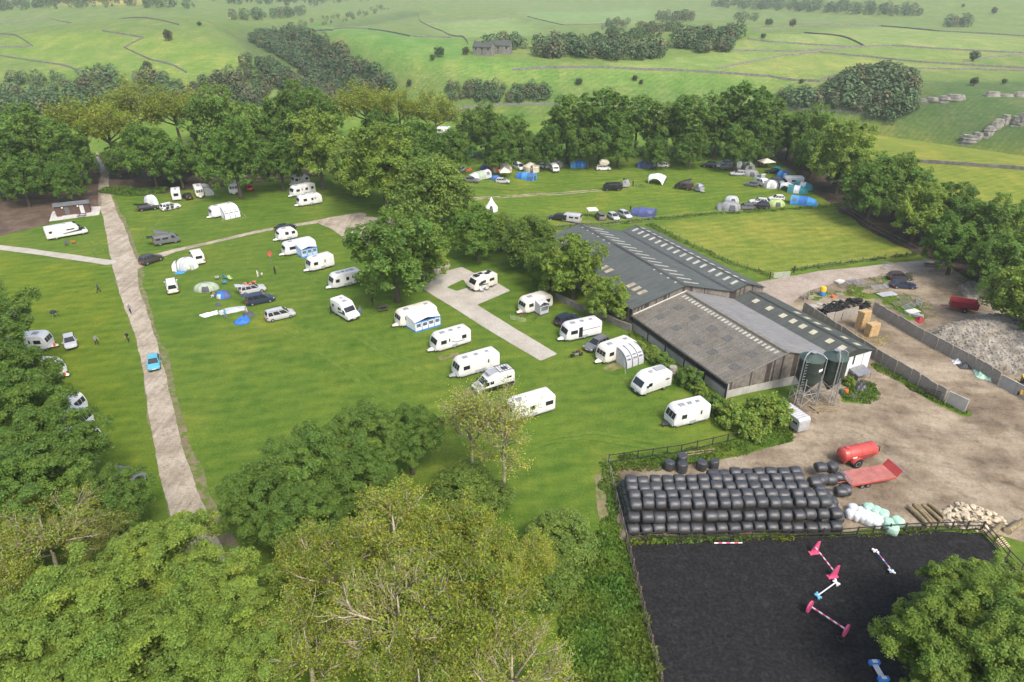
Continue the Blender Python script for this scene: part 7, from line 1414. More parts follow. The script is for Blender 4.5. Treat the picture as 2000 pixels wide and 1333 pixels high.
for (x, y), z, l in zip([(17.87,61.43),(19.43,62.16),(19.25,61.07),(21.55,61.43),(23.0,61.61)], (0, .35, 0, 0, 0), ('left', 'top', 'front', 'fourth', 'right')):
    bale(x, y, h1(x, y) + .6 + z, 0, f'loose black wrapped bale standing on end by the fence, {l} of five', 'loose black bales by the fence', UP, (0, PI / 2 + brnd.uniform(-.1, .1), brnd.uniform(0, 3)))
# straw bales of white and pale green film-wrapped bags
def bag(x, y, m, rz, label, sx=.55, sy=.5, sz=.85):
    rng = random.Random(int(x * 100)); rings = []
    for k, (f, s) in enumerate(((0, .86), (.08, .98), (.45, 1.04), (.8, .98), (.95, .8), (1.0, .45))):
        rings.append([((sx * s * (math.copysign(abs(math.cos(a)) ** .55, math.cos(a))) * rng.uniform(.94, 1.06)), (sy * s * (math.copysign(abs(math.sin(a)) ** .55, math.sin(a))) * rng.uniform(.94, 1.06)), sz * f) for a in [2 * PI * j / 14 for j in range(14)]])
    o = build('bulk_bag', MB().loft(rings), m, None, (x, y, h1(x, y)), rz, smooth=50); tag(o, label, 'sack', 'bulk bags by the arena fence')
for k, (x, y) in enumerate([(35.18,53.71),(35.69,53.41),(36.19,53.11),(36.62,52.66),(37.12,52.37),(35.73,54.48),(36.28,54.02),(36.82,53.56),(37.36,53.11),(37.78,52.67)]): bag(x, y, 'wrap_white', k * .3, f'white bulk bag beside the bale stack, {ORD[k]} of ten')
for k, (x, y) in enumerate([(37.35,54.48),(37.89,54.03),(38.43,53.58),(38.31,52.23),(39.41,52.54),(38.37,51.5)]): bag(x, y, 'wrap_green', k * .5, f'pale green bulk bag beside the white ones, {ORD[k]} of six', .6, .55, .95)

# ---------------------------------------------------------------- logs and stones
mat('log_bark', (.2, .16, .09), .95, .35, 3, bump=.9); mat('log_cut', (.45, .36, .22), .9, .2, 3); mat('stone_tan', (.38, .31, .2), .95, scale=1.5, col2=(.55, .48, .36), bump=.8)
def log(p, q, r, label, z=0):
    a = Vector((p[0], p[1], h1(*p) + r + z)); b = Vector((q[0], q[1], h1(*q) + r + z)); rnd = random.Random(int(p[0] * 50)); pts = [a.lerp(b, f) + Vector((rnd.uniform(-.04, .04), rnd.uniform(-.04, .04), 0)) for f in (0, .3, .6, 1)]
    c = (a + b) / 2; t = thing('log', label, 'log', tuple(c), 0, 'logs beside the arena'); build('trunk', MB().tube([x - c for x in pts], [r, r * .96, r * .9, r * .82], 10), 'log_bark', t, smooth=50)
    d = (b - a).normalized(); [build('cut_end', MB().bar(e - c + d * s * .005, e - c + d * s * .03, rr * .96, 10), 'log_cut', t) for e, s, rr in ((a, -1, r), (b, 1, r * .82))]
for k, (p, q) in enumerate([((42.09,55.01),(42.54,52.24)),((43.09,55.42),(43.52,52.46)),((43.77,55.65),(44.45,53.14)),((44.7,55.91),(45.17,54.0)),((42.53,55.21),(42.9,52.11))]): log(p, q, .3 - .02 * k, f'long mossy log beside the arena, {ORD[k]} from the left', .0 if k < 4 else .35)
log(*((48.47,51.4),(50.88,53.39)), .3, 'short pale log leaning at the arena corner'); log(*((50.85,52.29),(53.91,54.28)), .35, 'thick log at the right end of the stone heap')
STN = []
for k in range(6):
    rng = np.random.default_rng(60 + k); bm = bmesh.new(); bmesh.ops.create_icosphere(bm, subdivisions=1, radius=1)
    for v_ in bm.verts: v_.co *= rng.uniform(.72, 1.12); v_.co.z *= .75
    me = bpy.data.meshes.new('stone'); bm.to_mesh(me); bm.free(); me.materials.append(M['stone_tan']); STN.append(me)
HP = [(45.53,55.0),(48.3,56.6),(50.4,56.28),(51.95,55.15),(52.29,53.57),(48.88,52.21),(46.18,52.23),(44.57,52.69)]
srnd = random.Random(12); n_ = 0; hx0, hx1, hy0, hy1 = bb(HP, 0); cxh, cyh = (hx0 + hx1) / 2, (hy0 + hy1) / 2
hp = thing('stone_heap', 'heap of tan boulders and split logs beside the arena corner', 'stones', (cxh, cyh), 0)
while n_ < 150:
    x, y = srnd.uniform(hx0, hx1), srnd.uniform(hy0, hy1); sd = float(poly_sd(np.array([x]), np.array([y]), HP)[0])
    if sd > 0: continue
    o = link('stone', STN[srnd.randrange(6)], hp, (x - cxh, y - cyh, h1(x, y) - h1(cxh, cyh) + min(1.0, -sd * .7) * srnd.uniform(.3, 1)), srnd.uniform(0, 6)); s = srnd.uniform(.18, .42); o.scale = (s * srnd.uniform(.9, 1.6), s, s); o.rotation_euler = (srnd.uniform(-.5, .5), srnd.uniform(-.5, .5), srnd.uniform(0, 6)); n_ += 1
x, y = (49.23,50.45); t = thing('pallet', 'broken wooden pallet leaning at the arena corner', 'pallet', (x, y), R(25), rot=(R(25), 0, R(25)))
for k in range(7): build('slat', MB().box(-.6, .6, -.6 + k * .19, -.6 + k * .19 + .1, .1, .125), 'log_cut', t)
for k in (-.5, 0, .46): build('bearer', MB().box(k, k + .08, -.6, .64, .0, .098), 'fence_brown', t)
# rubble mountain
mat('rubble', (.17, .15, .115), .95, scale=.9, col2=(.34, .31, .255), bump=1, bscale=3)
def heap(label, P, hgt, seed, m, name, nst=2600, size=(.1, .3)):
    x0, x1, y0, y1 = bb(P, 1); n = 60; X, Y = np.meshgrid(np.linspace(x0, x1, n), np.linspace(y0, y1, n)); sd = poly_sd(X, Y, P); k = np.clip(-sd / 4.5, 0, 1); Z = H(X, Y) + hgt * (k ** .9) * (.85 + .22 * vnoise(X, Y, 3.5, seed)) + .18 * vnoise(X, Y, .7, seed) * (k > 0) - .15 * (k <= 0)
    vs = np.stack([X, Y, Z], -1).reshape(-1, 3); rng = np.random.default_rng(seed); mb = MB(); mb.add(vs.tolist(), [(i * n + j, i * n + j + 1, (i + 1) * n + j + 1, (i + 1) * n + j) for i in range(n - 1) for j in range(n - 1) if sd[i:i + 2, j:j + 2].min() < .1])
    base = np.array([(0, 0, 1), (1, 0, 0), (0, 1, 0), (-1, 0, 0), (0, -1, 0), (0, 0, -1.0)])
    for _ in range(nst):
        i, j = rng.integers(0, n, 2)
        if sd[i, j] > 0: continue
        s = rng.uniform(*size); q = base * s * rng.uniform(.6, 1.3, 3); a = rng.uniform(0, 6); q = np.stack([q[:, 0] * math.cos(a) - q[:, 1] * math.sin(a), q[:, 0] * math.sin(a) + q[:, 1] * math.cos(a), q[:, 2]], 1) + vs[i * n + j] + np.array([rng.uniform(-.15, .15), rng.uniform(-.15, .15), s * .2])
        mb.add(q.tolist(), [(0, 1, 2), (0, 2, 3), (0, 3, 4), (0, 4, 1), (5, 2, 1), (5, 3, 2), (5, 4, 3), (5, 1, 4)])
    o = build(name, mb, m); tag(o, label, name.replace('_', ' '), None, 'stuff'); return o
heap('great heap of pale stone rubble at the right edge of the yard', [(66.63,98.69),(71.7,102.29),(79.7,105.62),(84.56,104.93),(88.81,98.41),(86.72,88.73),(75.76,81.74),(75.3,86.61),(70.82,91.95)], 3.4, 3, 'rubble', 'rubble', 7000, (.07, .19))
heap('dark earth and rubble under the trees at right', [(84.54,118.77),(88.98,121.41),(90.41,117.34),(86.67,111.98),(82.6,112.11)], 1.0, 4, 'rubble', 'rubble', 300)

# ---------------------------------------------------------------- silage clamp walls of concrete panels
def panel_wall(P, label, ht=2.1, w=1.35, m='concrete_stained', cap='concrete'):
    t = thing('clamp_wall', label, 'wall', P[0], 0, 'silage clamp walls', None); t['kind'] = 'thing'; b = Vector(t.location); rnd = random.Random(len(label))
    for a, c in zip(P, P[1:]):
        L = math.dist(a, c); n = max(1, round(L / w)); ang = math.atan2(c[1] - a[1], c[0] - a[0])
        for k in range(n):
            x, y = a[0] + (c[0] - a[0]) * (k + .5) / n, a[1] + (c[1] - a[1]) * (k + .5) / n; hh = ht + rnd.uniform(-.05, .05); tl = rnd.uniform(-.03, .03)
            build('panel', MB().prism([(-L / n / 2 + .015, -.5), (L / n / 2 - .015, -.5), (L / n / 2 - .015, hh), (-L / n / 2 + .015, hh + rnd.uniform(-.04, .04))], -.09, .09, bev=.02), m, t, (x - b.x, y - b.y, h1(x, y) - b.z), rot=(tl, 0, ang))
            if k % 2 == 0: build('buttress', MB().prism([(-.08, -.4), (.08, -.4), (.08, hh - .1), (-.08, hh - .1)], -.22, -.095), m, t, (x - b.x - L / n / 2 * math.cos(ang), y - b.y - L / n / 2 * math.sin(ang), h1(x, y) - b.z), rot=(0, 0, ang))
    return t
panel_wall([(51.17,107.88),(53.8,98.74),(56.43,90.12),(58.79,84.1)], 'long stained concrete clamp wall beside the slate-roofed barn')
panel_wall([(58.79,83.83),(60.27,79.81)], 'dark concrete wall section with a gate leaning on it', 2.0)
panel_wall([(60.34,79.42),(61.74,77.17)], 'pale concrete end section of the near clamp wall', 2.0, 2.6, 'concrete')
panel_wall([(63.39,107.82),(66.48,97.28),(69.61,88.56),(70.61,84.21)], 'long concrete clamp wall below the rubble heap')
panel_wall([(70.58,83.94),(72.2,79.66),(73.51,76.42)], 'pale concrete wall at the right edge below the rubble', 1.9, 2.6, 'concrete')
panel_wall([(53.2,103.53),(59.81,106.23)], 'mossy concrete cross wall behind the straw bales', 2.0, 2.0)
gate(*(59.03,81.1), -38, 3.2, 'long rusty gate leaning along the clamp wall', 'fence_dark', 1.2, 5)
# straw
def straw_mat():
    mat('straw', (.32, .21, .09), .95, scale=3, col2=(.5, .36, .18), bump=1, bscale=14)
straw_mat()
def straw_bale(x, y, z, ang, label, L=2.3, W=1.2, Ht=1.1):
    o = build('straw_bale', MB().prism([(-L / 2, 0), (L / 2, 0), (L / 2 + .03, Ht * .5), (L / 2, Ht), (-L / 2, Ht), (-L / 2 - .03, Ht * .5)], -W / 2, W / 2, bev=.07), 'straw', None, (x, y, h1(x, y) + z), R(ang)); tag(o, label, 'straw bale', 'big square straw bales')
x, y = (58.71,102.0); [straw_bale(x, y, k * 1.11, 25 + 2 * k, f'big square straw bale, {["bottom", "middle", "top"][k]} of the left stack', 1.9) for k in range(3)]
x, y = (59.25,99.61); [straw_bale(x, y, k * 1.11, 20 + 2 * k, f'big square straw bale, {["bottom", "top"][k]} of the right stack', 2.0) for k in range(2)]
P = [(57.11,100.53),(58.43,97.84),(62.2,99.6),(61.92,97.31),(58.06,95.27),(56.22,96.63)]; tufts('loose_straw', 'loose straw scattered before the straw bales', area(P), bb(P), 60, .14, 77, (4.2, 2.0, 4.5), lean=2)
# tyres
tym = MB().lathe([(.3, -.1), (.44, -.12), (.5, -.07), (.5, .07), (.44, .12), (.3, .1), (.3, -.1)], 14); tme = bpy.data.meshes.new('tyre'); tme.from_pydata(tym.v, [], tym.f[:-2]); tme.materials.append(M['tyre']); tme.polygons.foreach_set('use_smooth', [True] * len(tme.polygons)); tme.update()
P = [(53.51,107.87),(56.3,110.77),(60.98,112.47),(64.8,112.87),(63.99,110.3),(60.16,107.44),(53.84,104.68)]; trnd = random.Random(3); X0, X1, Y0_, Y1_ = bb(P, 0); n_ = 0
while n_ < 90:
    x, y = trnd.uniform(X0, X1), trnd.uniform(Y0_, Y1_); sd = float(poly_sd(np.array([x]), np.array([y]), P)[0])
    if sd > 0: continue
    o = link('tyre', tme, None, (x, y, h1(x, y) + .12 + min(1.1, -sd * .9) * trnd.uniform(.3, 1)), 0); o.rotation_euler = (trnd.uniform(-.8, .8), trnd.uniform(-.8, .8), trnd.uniform(0, 6)); tag(o, 'old black tyre in the heap behind the clamp wall', 'tyre', 'old tyres heaped behind the clamp wall'); n_ += 1

# ---------------------------------------------------------------- machines
mat('tank_red', (.42, .06, .05), .45, .12, 1.5, coat=.15); mat('deck_red', (.36, .13, .11), .8, .2, 1.2); mat('rust', (.16, .07, .035), .9, .3, 3); mat('machine_yellow', (.55, .33, .04), .5, .15, 2)
x, y, a, L = (39.89,63.2,16.9,6.0); t = thing('slurry_tanker', 'red cylindrical slurry tanker beside the flatbed trailer', 'tanker', (x, y), R(a), 'farm trailers'); tl = 2.2
build('tank', MB().lathe([(.05, -tl - .28), (.55, -tl - .2), (.82, -tl), (.85, -tl + .05), (.85, tl - .05), (.82, tl), (.55, tl + .2), (.05, tl + .28)], 26, axis='x', c=(0, 0, 1.5)), 'tank_red', t, smooth=40)
for xx in (-1.5, 0, 1.5): build('band', MB().lathe([(.86, xx - .05), (.875, xx - .04), (.875, xx + .04), (.86, xx + .05)], 26, axis='x', c=(0, 0, 1.5)), 'tank_red', t)
for s in (-1, 1):
    w = build('wheel', MB().lathe([(.33, -.2), (.56, -.22), (.62, -.14), (.62, .14), (.56, .22), (.33, .2)], 20, axis='y', c=(-.6, s * .95, .62)), 'tyre', t); build('rim', MB().lathe([(.02, -.05), (.34, -.08), (.34, .08), (.02, .05)], 14, axis='y', c=(-.6, s * 1.08, .62)), 'rim', w)
    build('mudguard', MB().loft([[(-.6 + .75 * math.cos(q), s * 1.2, .62 + .75 * math.sin(q)), (-.6 + .75 * math.cos(q), s * .7, .62 + .75 * math.sin(q)), (-.6 + .79 * math.cos(q), s * .7, .62 + .79 * math.sin(q)), (-.6 + .79 * math.cos(q), s * 1.2, .62 + .79 * math.sin(q))] for q in np.linspace(.25, PI - .25, 9)]), 'tank_red', t, smooth=40)
    build('nameplate', MB().hexa([(-1.3, s * .862, 1.35), (-.75, s * .862, 1.35), (-.75, s * .872, 1.35), (-1.3, s * .872, 1.35)], [(-1.3, s * .862, 1.55), (-.75, s * .862, 1.55), (-.75, s * .872, 1.55), (-1.3, s * .872, 1.55)]), 'label_white', t); build('stripe', MB().box(-.7, 1.9, *sorted((s * .858, s * .866)), 1.42, 1.5), 'decal_dark', t)
build('chassis', MB().box(-1.9, 2.2, -.4, .4, .55, .72), 'tank_red', t); build('drawbar', MB().bar((2.1, .3, .62), (3.4, 0, .5), .06, 6).bar((2.1, -.3, .62), (3.4, 0, .5), .06, 6), 'tank_red', t); build('hose', MB().tube([(2.3, -.4, 2.1), (2.6, -.5, 2.0), (2.65, -.5, 1.4), (2.45, -.4, 1.0)], .06, 7), 'plastic_dark', t); build('hatch', MB().lathe([(.25, 2.33), (.25, 2.45), (.02, 2.5)], 14, c=(-1.6, 0, 0)), 'tank_red', t); build('jack', MB().bar((2.6, .1, .6), (2.6, .1, 0), .04, 6), 'plastic_dark', t)
x, y, a, L = (39.52,59.66,14.0,6.51); t = thing('flatbed_trailer', 'low red flatbed trailer with ramp beside the bale stack', 'trailer', (x, y), R(a), 'farm trailers'); h = 2.9
n = 11
for k in range(n): build('deck_board', MB().box(-h + .0, h, -1.15 + 2.3 * k / n + .008, -1.15 + 2.3 * (k + 1) / n - .008, .82, .88), 'deck_red', t)
build('chassis', MB().box(-h, h, -1.17, -1.05, .66, .815).box(-h, h, 1.05, 1.17, .66, .815).box(-h + .05, h - .05, -.4, .4, .62, .8), 'tank_red', t)
build('ramp', MB().hexa([(h + .02, -1.15, .84), (h + .08, -1.15, .84), (h + .08, 1.15, .84), (h + .02, 1.15, .84)], [(h + .55, -1.15, 1.6), (h + .62, -1.15, 1.6), (h + .62, 1.15, 1.6), (h + .55, 1.15, 1.6)]), 'tank_red', t)
for k in range(6): build('ramp_bar', MB().bar((h + .6 + .12 * k, -1.15 + .0, 1.45 - .05 * k), (h + .6 + .12 * k, 1.15, 1.45 - .05 * k), .02, 5), 'galv', t)
hb = MB(); [hb.bar((-h - .02, yy, .8), (-h - .1, yy, 1.75), .025, 5) for yy in np.linspace(-1.1, 1.1, 7)]; [hb.bar((-h - .06 - .02 * k, -1.15, 1.2 + .27 * k), (-h - .06 - .02 * k, 1.15, 1.2 + .27 * k), .03, 5) for k in range(3)]; build('headboard', hb, 'galv', t)
for xx in (-.75, .0):
    for s in (-1, 1): wheel(t, xx - .6, s * 1.02, .33, .24)
build('drawbar', MB().bar((-h, .25, .7), (-h - 1.2, 0, .5), .05, 6).bar((-h, -.25, .7), (-h - 1.2, 0, .5), .05, 6), 'tank_red', t)
pe = (35.06,70.28,113.2,1.83); t = thing('livestock_trailer', 'aluminium livestock trailer with ridged roof by the barn bushes', 'trailer', (pe[0], pe[1]), R(pe[2]), 'farm trailers')
mat('alu', (.5, .51, .52), .4, .12, 2, metal=.4); build('body', MB().prism([(-1.9, .5), (1.9, .5), (1.9, 1.9), (1.6, 2.15), (-1.6, 2.15), (-1.9, 1.95)], -.9, .9, bev=.05), 'alu', t)
for k in range(9): build('roof_rib', MB().box(-1.6 + .39 * k, -1.54 + .39 * k, -.88, .88, 2.145, 2.19), 'paint_white', t)
for s in (-1, 1):
    build('vent_slot', MB().box(-1.6, 1.6, *sorted((s * .89, s * .915)), 1.35, 1.6), 'dark_inside', t)
    for xx in (-.4, .35): wheel(t, xx, s * .86, .31)
build('ramp_door', MB().box(-1.95, -1.905, -.82, .82, .5, 1.75), 'alu', t); build('drawbar', MB().bar((1.9, 0, .5), (2.9, 0, .48), .05, 6), 'galv', t)
x, y = (79.37,108.42); t = thing('muck_spreader', 'dark red open-topped farm trailer under the trees at right', 'trailer', (x, y), R(-22), 'farm trailers'); L_, W_ = 4.2, 2.0
mat('trailer_red', (.27, .02, .03), .55, .25, 1.5)
for s in (-1, 1): build('side_panel', MB().hexa([(-L_ / 2, s * W_ * .36, .8), (L_ / 2, s * W_ * .36, .8), (L_ / 2, s * (W_ * .36 + .06), .8), (-L_ / 2, s * (W_ * .36 + .06), .8)][::s], [(-L_ / 2, s * W_ * .5, 2.0), (L_ / 2, s * W_ * .5, 2.0), (L_ / 2, s * (W_ * .5 + .06), 2.0), (-L_ / 2, s * (W_ * .5 + .06), 2.0)][::s]), 'trailer_red', t); wheel(t, .2, s * (W_ * .42), .5, .35); build('top_rail', MB().box(-L_ / 2, L_ / 2, *sorted((s * W_ * .49, s * W_ * .56)), 1.98, 2.08), 'trailer_red', t)
for xx in (-L_ / 2, L_ / 2): build('end_panel', MB().hexa([(xx - .03, -W_ * .36, .8), (xx + .03, -W_ * .36, .8), (xx + .03, W_ * .36, .8), (xx - .03, W_ * .36, .8)], [(xx - .03, -W_ * .5, 1.9), (xx + .03, -W_ * .5, 1.9), (xx + .03, W_ * .5, 1.9), (xx - .03, W_ * .5, 1.9)]), 'trailer_red' if xx < 0 else 'rust', t)
build('floor', MB().box(-L_ / 2, L_ / 2, -W_ * .36, W_ * .36, .72, .8), 'trailer_red', t); build('drawbar', MB().bar((-L_ / 2, 0, .75), (-L_ / 2 - 1.3, 0, .5), .06, 6), 'trailer_red', t)
x, y = (71.96,81.49); t = thing('loader', 'yellow wheeled loader with black engine cover at the right edge', 'loader', (x + .9, y + .6), R(65))
build('chassis', MB().box(-1.6, 1.4, -.55, .55, .5, 1.0), 'machine_yellow', t); build('counterweight', MB().prism([(-1.9, .6), (-1.2, .5), (-1.2, 1.3), (-1.75, 1.25)], -.8, .8, bev=.08), 'machine_yellow', t); build('engine_cover', MB().prism([(-1.65, 1.28), (-.2, 1.02), (-.2, 1.65), (-1.55, 1.75)], -.6, .6, bev=.08), 'plastic_dark', t); build('cab', MB().prism([(-.18, 1.0), (1.0, 1.0), (.85, 2.4), (-.15, 2.4)], -.6, .6, bev=.05), 'glass', t); build('cab_roof', MB().box(-.25, .95, -.68, .68, 2.41, 2.5), 'machine_yellow', t); build('boom', MB().bar((.2, .75, 1.5), (2.2, .75, .9), .1, 6).bar((2.2, .75, .9), (2.6, .75, .5), .08, 6), 'machine_yellow', t)
for xx in (-1.0, 1.1):
    for s in (-1, 1): wheel(t, xx, s * .75, .5, .36, 'machine_yellow')
# scrap corner
for k, (p, ang, W, lay, lab) in enumerate([((63.92,119.28), 35, 3.0, -80, 'pale metal hurdle lying flat, first in the scrap row'), ((65.92,120.94), 35, 3.2, -82, 'pale metal hurdle lying flat, second in the scrap row'), ((67.16,120.2), 30, 3.0, -78, 'green-stained hurdle lying flat, third in the scrap row'), ((68.25,118.74), 20, 3.2, -75, 'metal gate lying flat, fourth in the scrap row'), ((69.73,117.78), 15, 3.4, -70, 'metal gate propped low, fifth in the scrap row'), ((72.13,119.15), 40, 2.8, -70, 'metal gate propped low, sixth in the scrap row'), ((70.03,110.66), 20, 3.0, -75, 'hurdle lying near the wall, left of the white boards'), ((71.03,109.39), 35, 3.2, -70, 'hurdle lying near the wall, behind the white boards'), ((73.82,111.24), 60, 2.8, -65, 'grey-green hurdle right of the white boards'), ((72.08,112.34), -10, 3.0, -60, 'bent hurdle lying behind the others near the clamp wall'), ((53.5,113.61), 70, 1.6, None, 'grey metal crate hurdle standing left of the yellow stand-in drum'), ((54.42,114.05), 70, 1.6, None, 'grey metal crate hurdle just behind the first one'), ((86.55,128.12), 20, 1.6, None, 'small hurdle standing under the tree row')]):
    gate(p[0], p[1], ang, W, lab, 'galv' if k % 3 else 'fence_grey', 1.1, 5, 'hurdle', lay, 'gates and hurdles in the scrap corner')
def feeder(x, y, label, r=1.0):
    t = thing('ring_feeder', label, 'feeder', (x, y), .2); n = 14
    for z in (.15, .6, 1.15): build('hoop', MB().tube([(r * math.cos(a), r * math.sin(a), z) for a in np.linspace(0, 2 * PI, 21)], .03, 5), 'galv', t)
    for k in range(n): a = 2 * PI * k / n; build('bar', MB().bar((r * math.cos(a), r * math.sin(a), .15), (r * math.cos(a), r * math.sin(a), 1.15), .02, 5), 'galv', t)
feeder(*(75.41,127.59), 'galvanised ring feeder at the edge of the concrete lane')
x, y = (84.84,128.75); t = thing('trough_frame', 'rectangular metal feed frame beside the tree row', 'feeder', (x, y), R(-20))
for z in (.3, .95): build('hoop', MB().bar((-1.4, -.8, z), (1.4, -.8, z), .05, 5).bar((1.4, -.8, z), (1.4, .8, z), .05, 5).bar((1.4, .8, z), (-1.4, .8, z), .05, 5).bar((-1.4, .8, z), (-1.4, -.8, z), .05, 5), 'galv', t)
for a, b in ((-1.4, -.8), (1.4, -.8), (1.4, .8), (-1.4, .8)): build('leg', MB().bar((a, b, 0), (a, b, 1.0), .04, 5), 'galv', t)
build('trough', MB().box(-1.3, 1.3, -.7, .7, .15, .3), 'rust', t)
car('estate', 'navy', *(74.11,118.63), -8, 'derelict dark car among the scrap', 'derelict vehicles'); car('estate', 'brown', *(75.43,122.46), -5, 'derelict brown car with white roof sheets behind the dark one', 'derelict vehicles')
def boards(p, ang, label, m, W=1.6, L=2.4, n=4, name='sheet_stack'):
    t = thing(name, label, 'boards', p, R(ang)); rnd = random.Random(int(p[0] * 10))
    for k in range(n): s = rnd.uniform(.85, 1); build('board', MB().box(-L / 2 * s, L / 2 * s, -W / 2 * s, W / 2 * s, .03 + .09 * k, .09 + .09 * k), m, t, (rnd.uniform(-.1, .1), rnd.uniform(-.1, .1), 0), rnd.uniform(-.1, .1))
boards((63.28,121.22), 30, 'stack of white sheets lying on the yard edge', 'flash_white', 1.2, 2.0); boards((75.49,120.99), 5, 'white roofing sheets over the derelict brown car', 'flash_white', 1.2, 2.2, 2)
boards((70.19,107.76), 20, 'pile of white boards by the clamp wall', 'flash_white', 1.4, 2.4, 5); boards((70.64,106.55), -30, 'second pile of pale boards by the clamp wall', 'paint_lightgrey', 1.0, 1.8, 4); boards((69.59,115.48), 12, 'grey metal sheets lying by the derelict car', 'alu', 1.8, 3.8, 2)
boards((53.66,110.36), 15, 'broken pale slabs scattered before the tyres', 'concrete', 1.2, 2.4, 3); boards((55.83,111.2), -25, 'more broken slabs beside the tyres', 'concrete', 1.0, 2.0, 2); boards((47.55,79.7), 20, 'flat grey board on the weedy patch', 'wood_seat', 1.0, 1.3, 1)
def drum(p, m, label, r=.3, ht=.9, cap=None):
    t = thing('drum', label, 'drum', p, 0, 'drums and barrels'); build('body', MB().lathe([(r * .95, 0), (r, .05), (r, ht * .33), (r * 1.04, ht * .36), (r, ht * .39), (r, ht * .64), (r * 1.04, ht * .67), (r, ht * .7), (r, ht - .05), (r * .95, ht), (.02, ht)], 18), m, t, smooth=40)
    if cap: build('cap', MB().lathe([(r * 1.02, ht), (r * 1.05, ht * 1.7), (r * .8, ht * 2.0), (.02, ht * 2.05)], 18), cap, t, smooth=40)
mat('drum_blue', (.03, .2, .45), .5, .1, 2); mat('drum_yellow', (.65, .4, .02), .5, .1, 2)
drum((56.93,92.0), 'drum_blue', 'blue plastic barrel at the corner of the slate-roofed barn'); drum((57.49,115.38), 'drum_blue', 'plain yellow and blue drum standing in for a figure in the scrap corner', .55, .85, 'drum_yellow'); drum((59.02,114.24), 'orange', 'small orange tub in the scrap corner', .35, .5); drum((46.76,80.55), 'orange', 'orange tub on the weedy patch by the silos', .3, .5); drum((22.56,82.19), 'concrete_stained', 'rust-coloured drum against the barn wall', .55, 1.3); drum((45.81,80.07), 'paint_green', 'green drum by the silos', .3, .8)  # the yellow-on-blue drum is a made-up stand-in for a cartoon-like figure
def sheetpile(P, m, label, amp, seed): o = cloth(label, P, m, amp, seed, 'plastic_sheet'); o['group'] = 'plastic sheets left by the clamp wall'; o['category'] = 'plastic sheet'
sheetpile([(67.68,91.02),(69.49,92.12),(69.97,91.17),(68.86,89.93),(67.45,89.93)], 'wrap_white', 'white plastic sheet heaped at the clamp wall', .5, 21); sheetpile([(67.85,90.09),(70.12,90.08),(69.84,88.56),(67.68,88.57)], 'wrap_black', 'black plastic sheet heaped at the clamp wall', .6, 22); sheetpile([(69.61,88.56),(70.99,87.66),(71.44,85.91),(70.16,85.06),(68.6,86.21)], 'wrap_green', 'pale green plastic sheet heaped at the clamp wall', .6, 23)
sheetpile([(49.0,83.31),(51.57,84.75),(50.61,82.11),(48.22,80.83)], 'wrap_black', 'black plastic rubbish under the white lean-to', .8, 24); sheetpile([(75.67,89.58),(78.31,90.64),(79.81,88.8),(75.77,86.17)], 'wrap_black', 'black sheet over the rubble at the right edge', .8, 25); sheetpile([(69.31,105.18),(71.35,106.54),(70.84,104.58),(69.28,103.44)], 'trailer_red', 'red and black scrap by the clamp wall', .7, 26)
for k, (p, q) in enumerate([((39.46,74.72),(43.95,76.23)),((39.34,73.93),(43.19,75.15)),((40.45,75.95),(43.79,77.14)),((39.37,75.35),(40.0,73.53))]): log(p, q, .1, f'grey timber pole lying at the foot of the silos, {ORD[k]} of four', .02 * k)
for k, (p, q) in enumerate([((20.18,64.24),(24.0,65.03)),((20.28,63.86),(23.57,64.54))]): log(p, q, .1, f'pale plank lying behind the loose bales, {["upper", "lower"][k]} one')

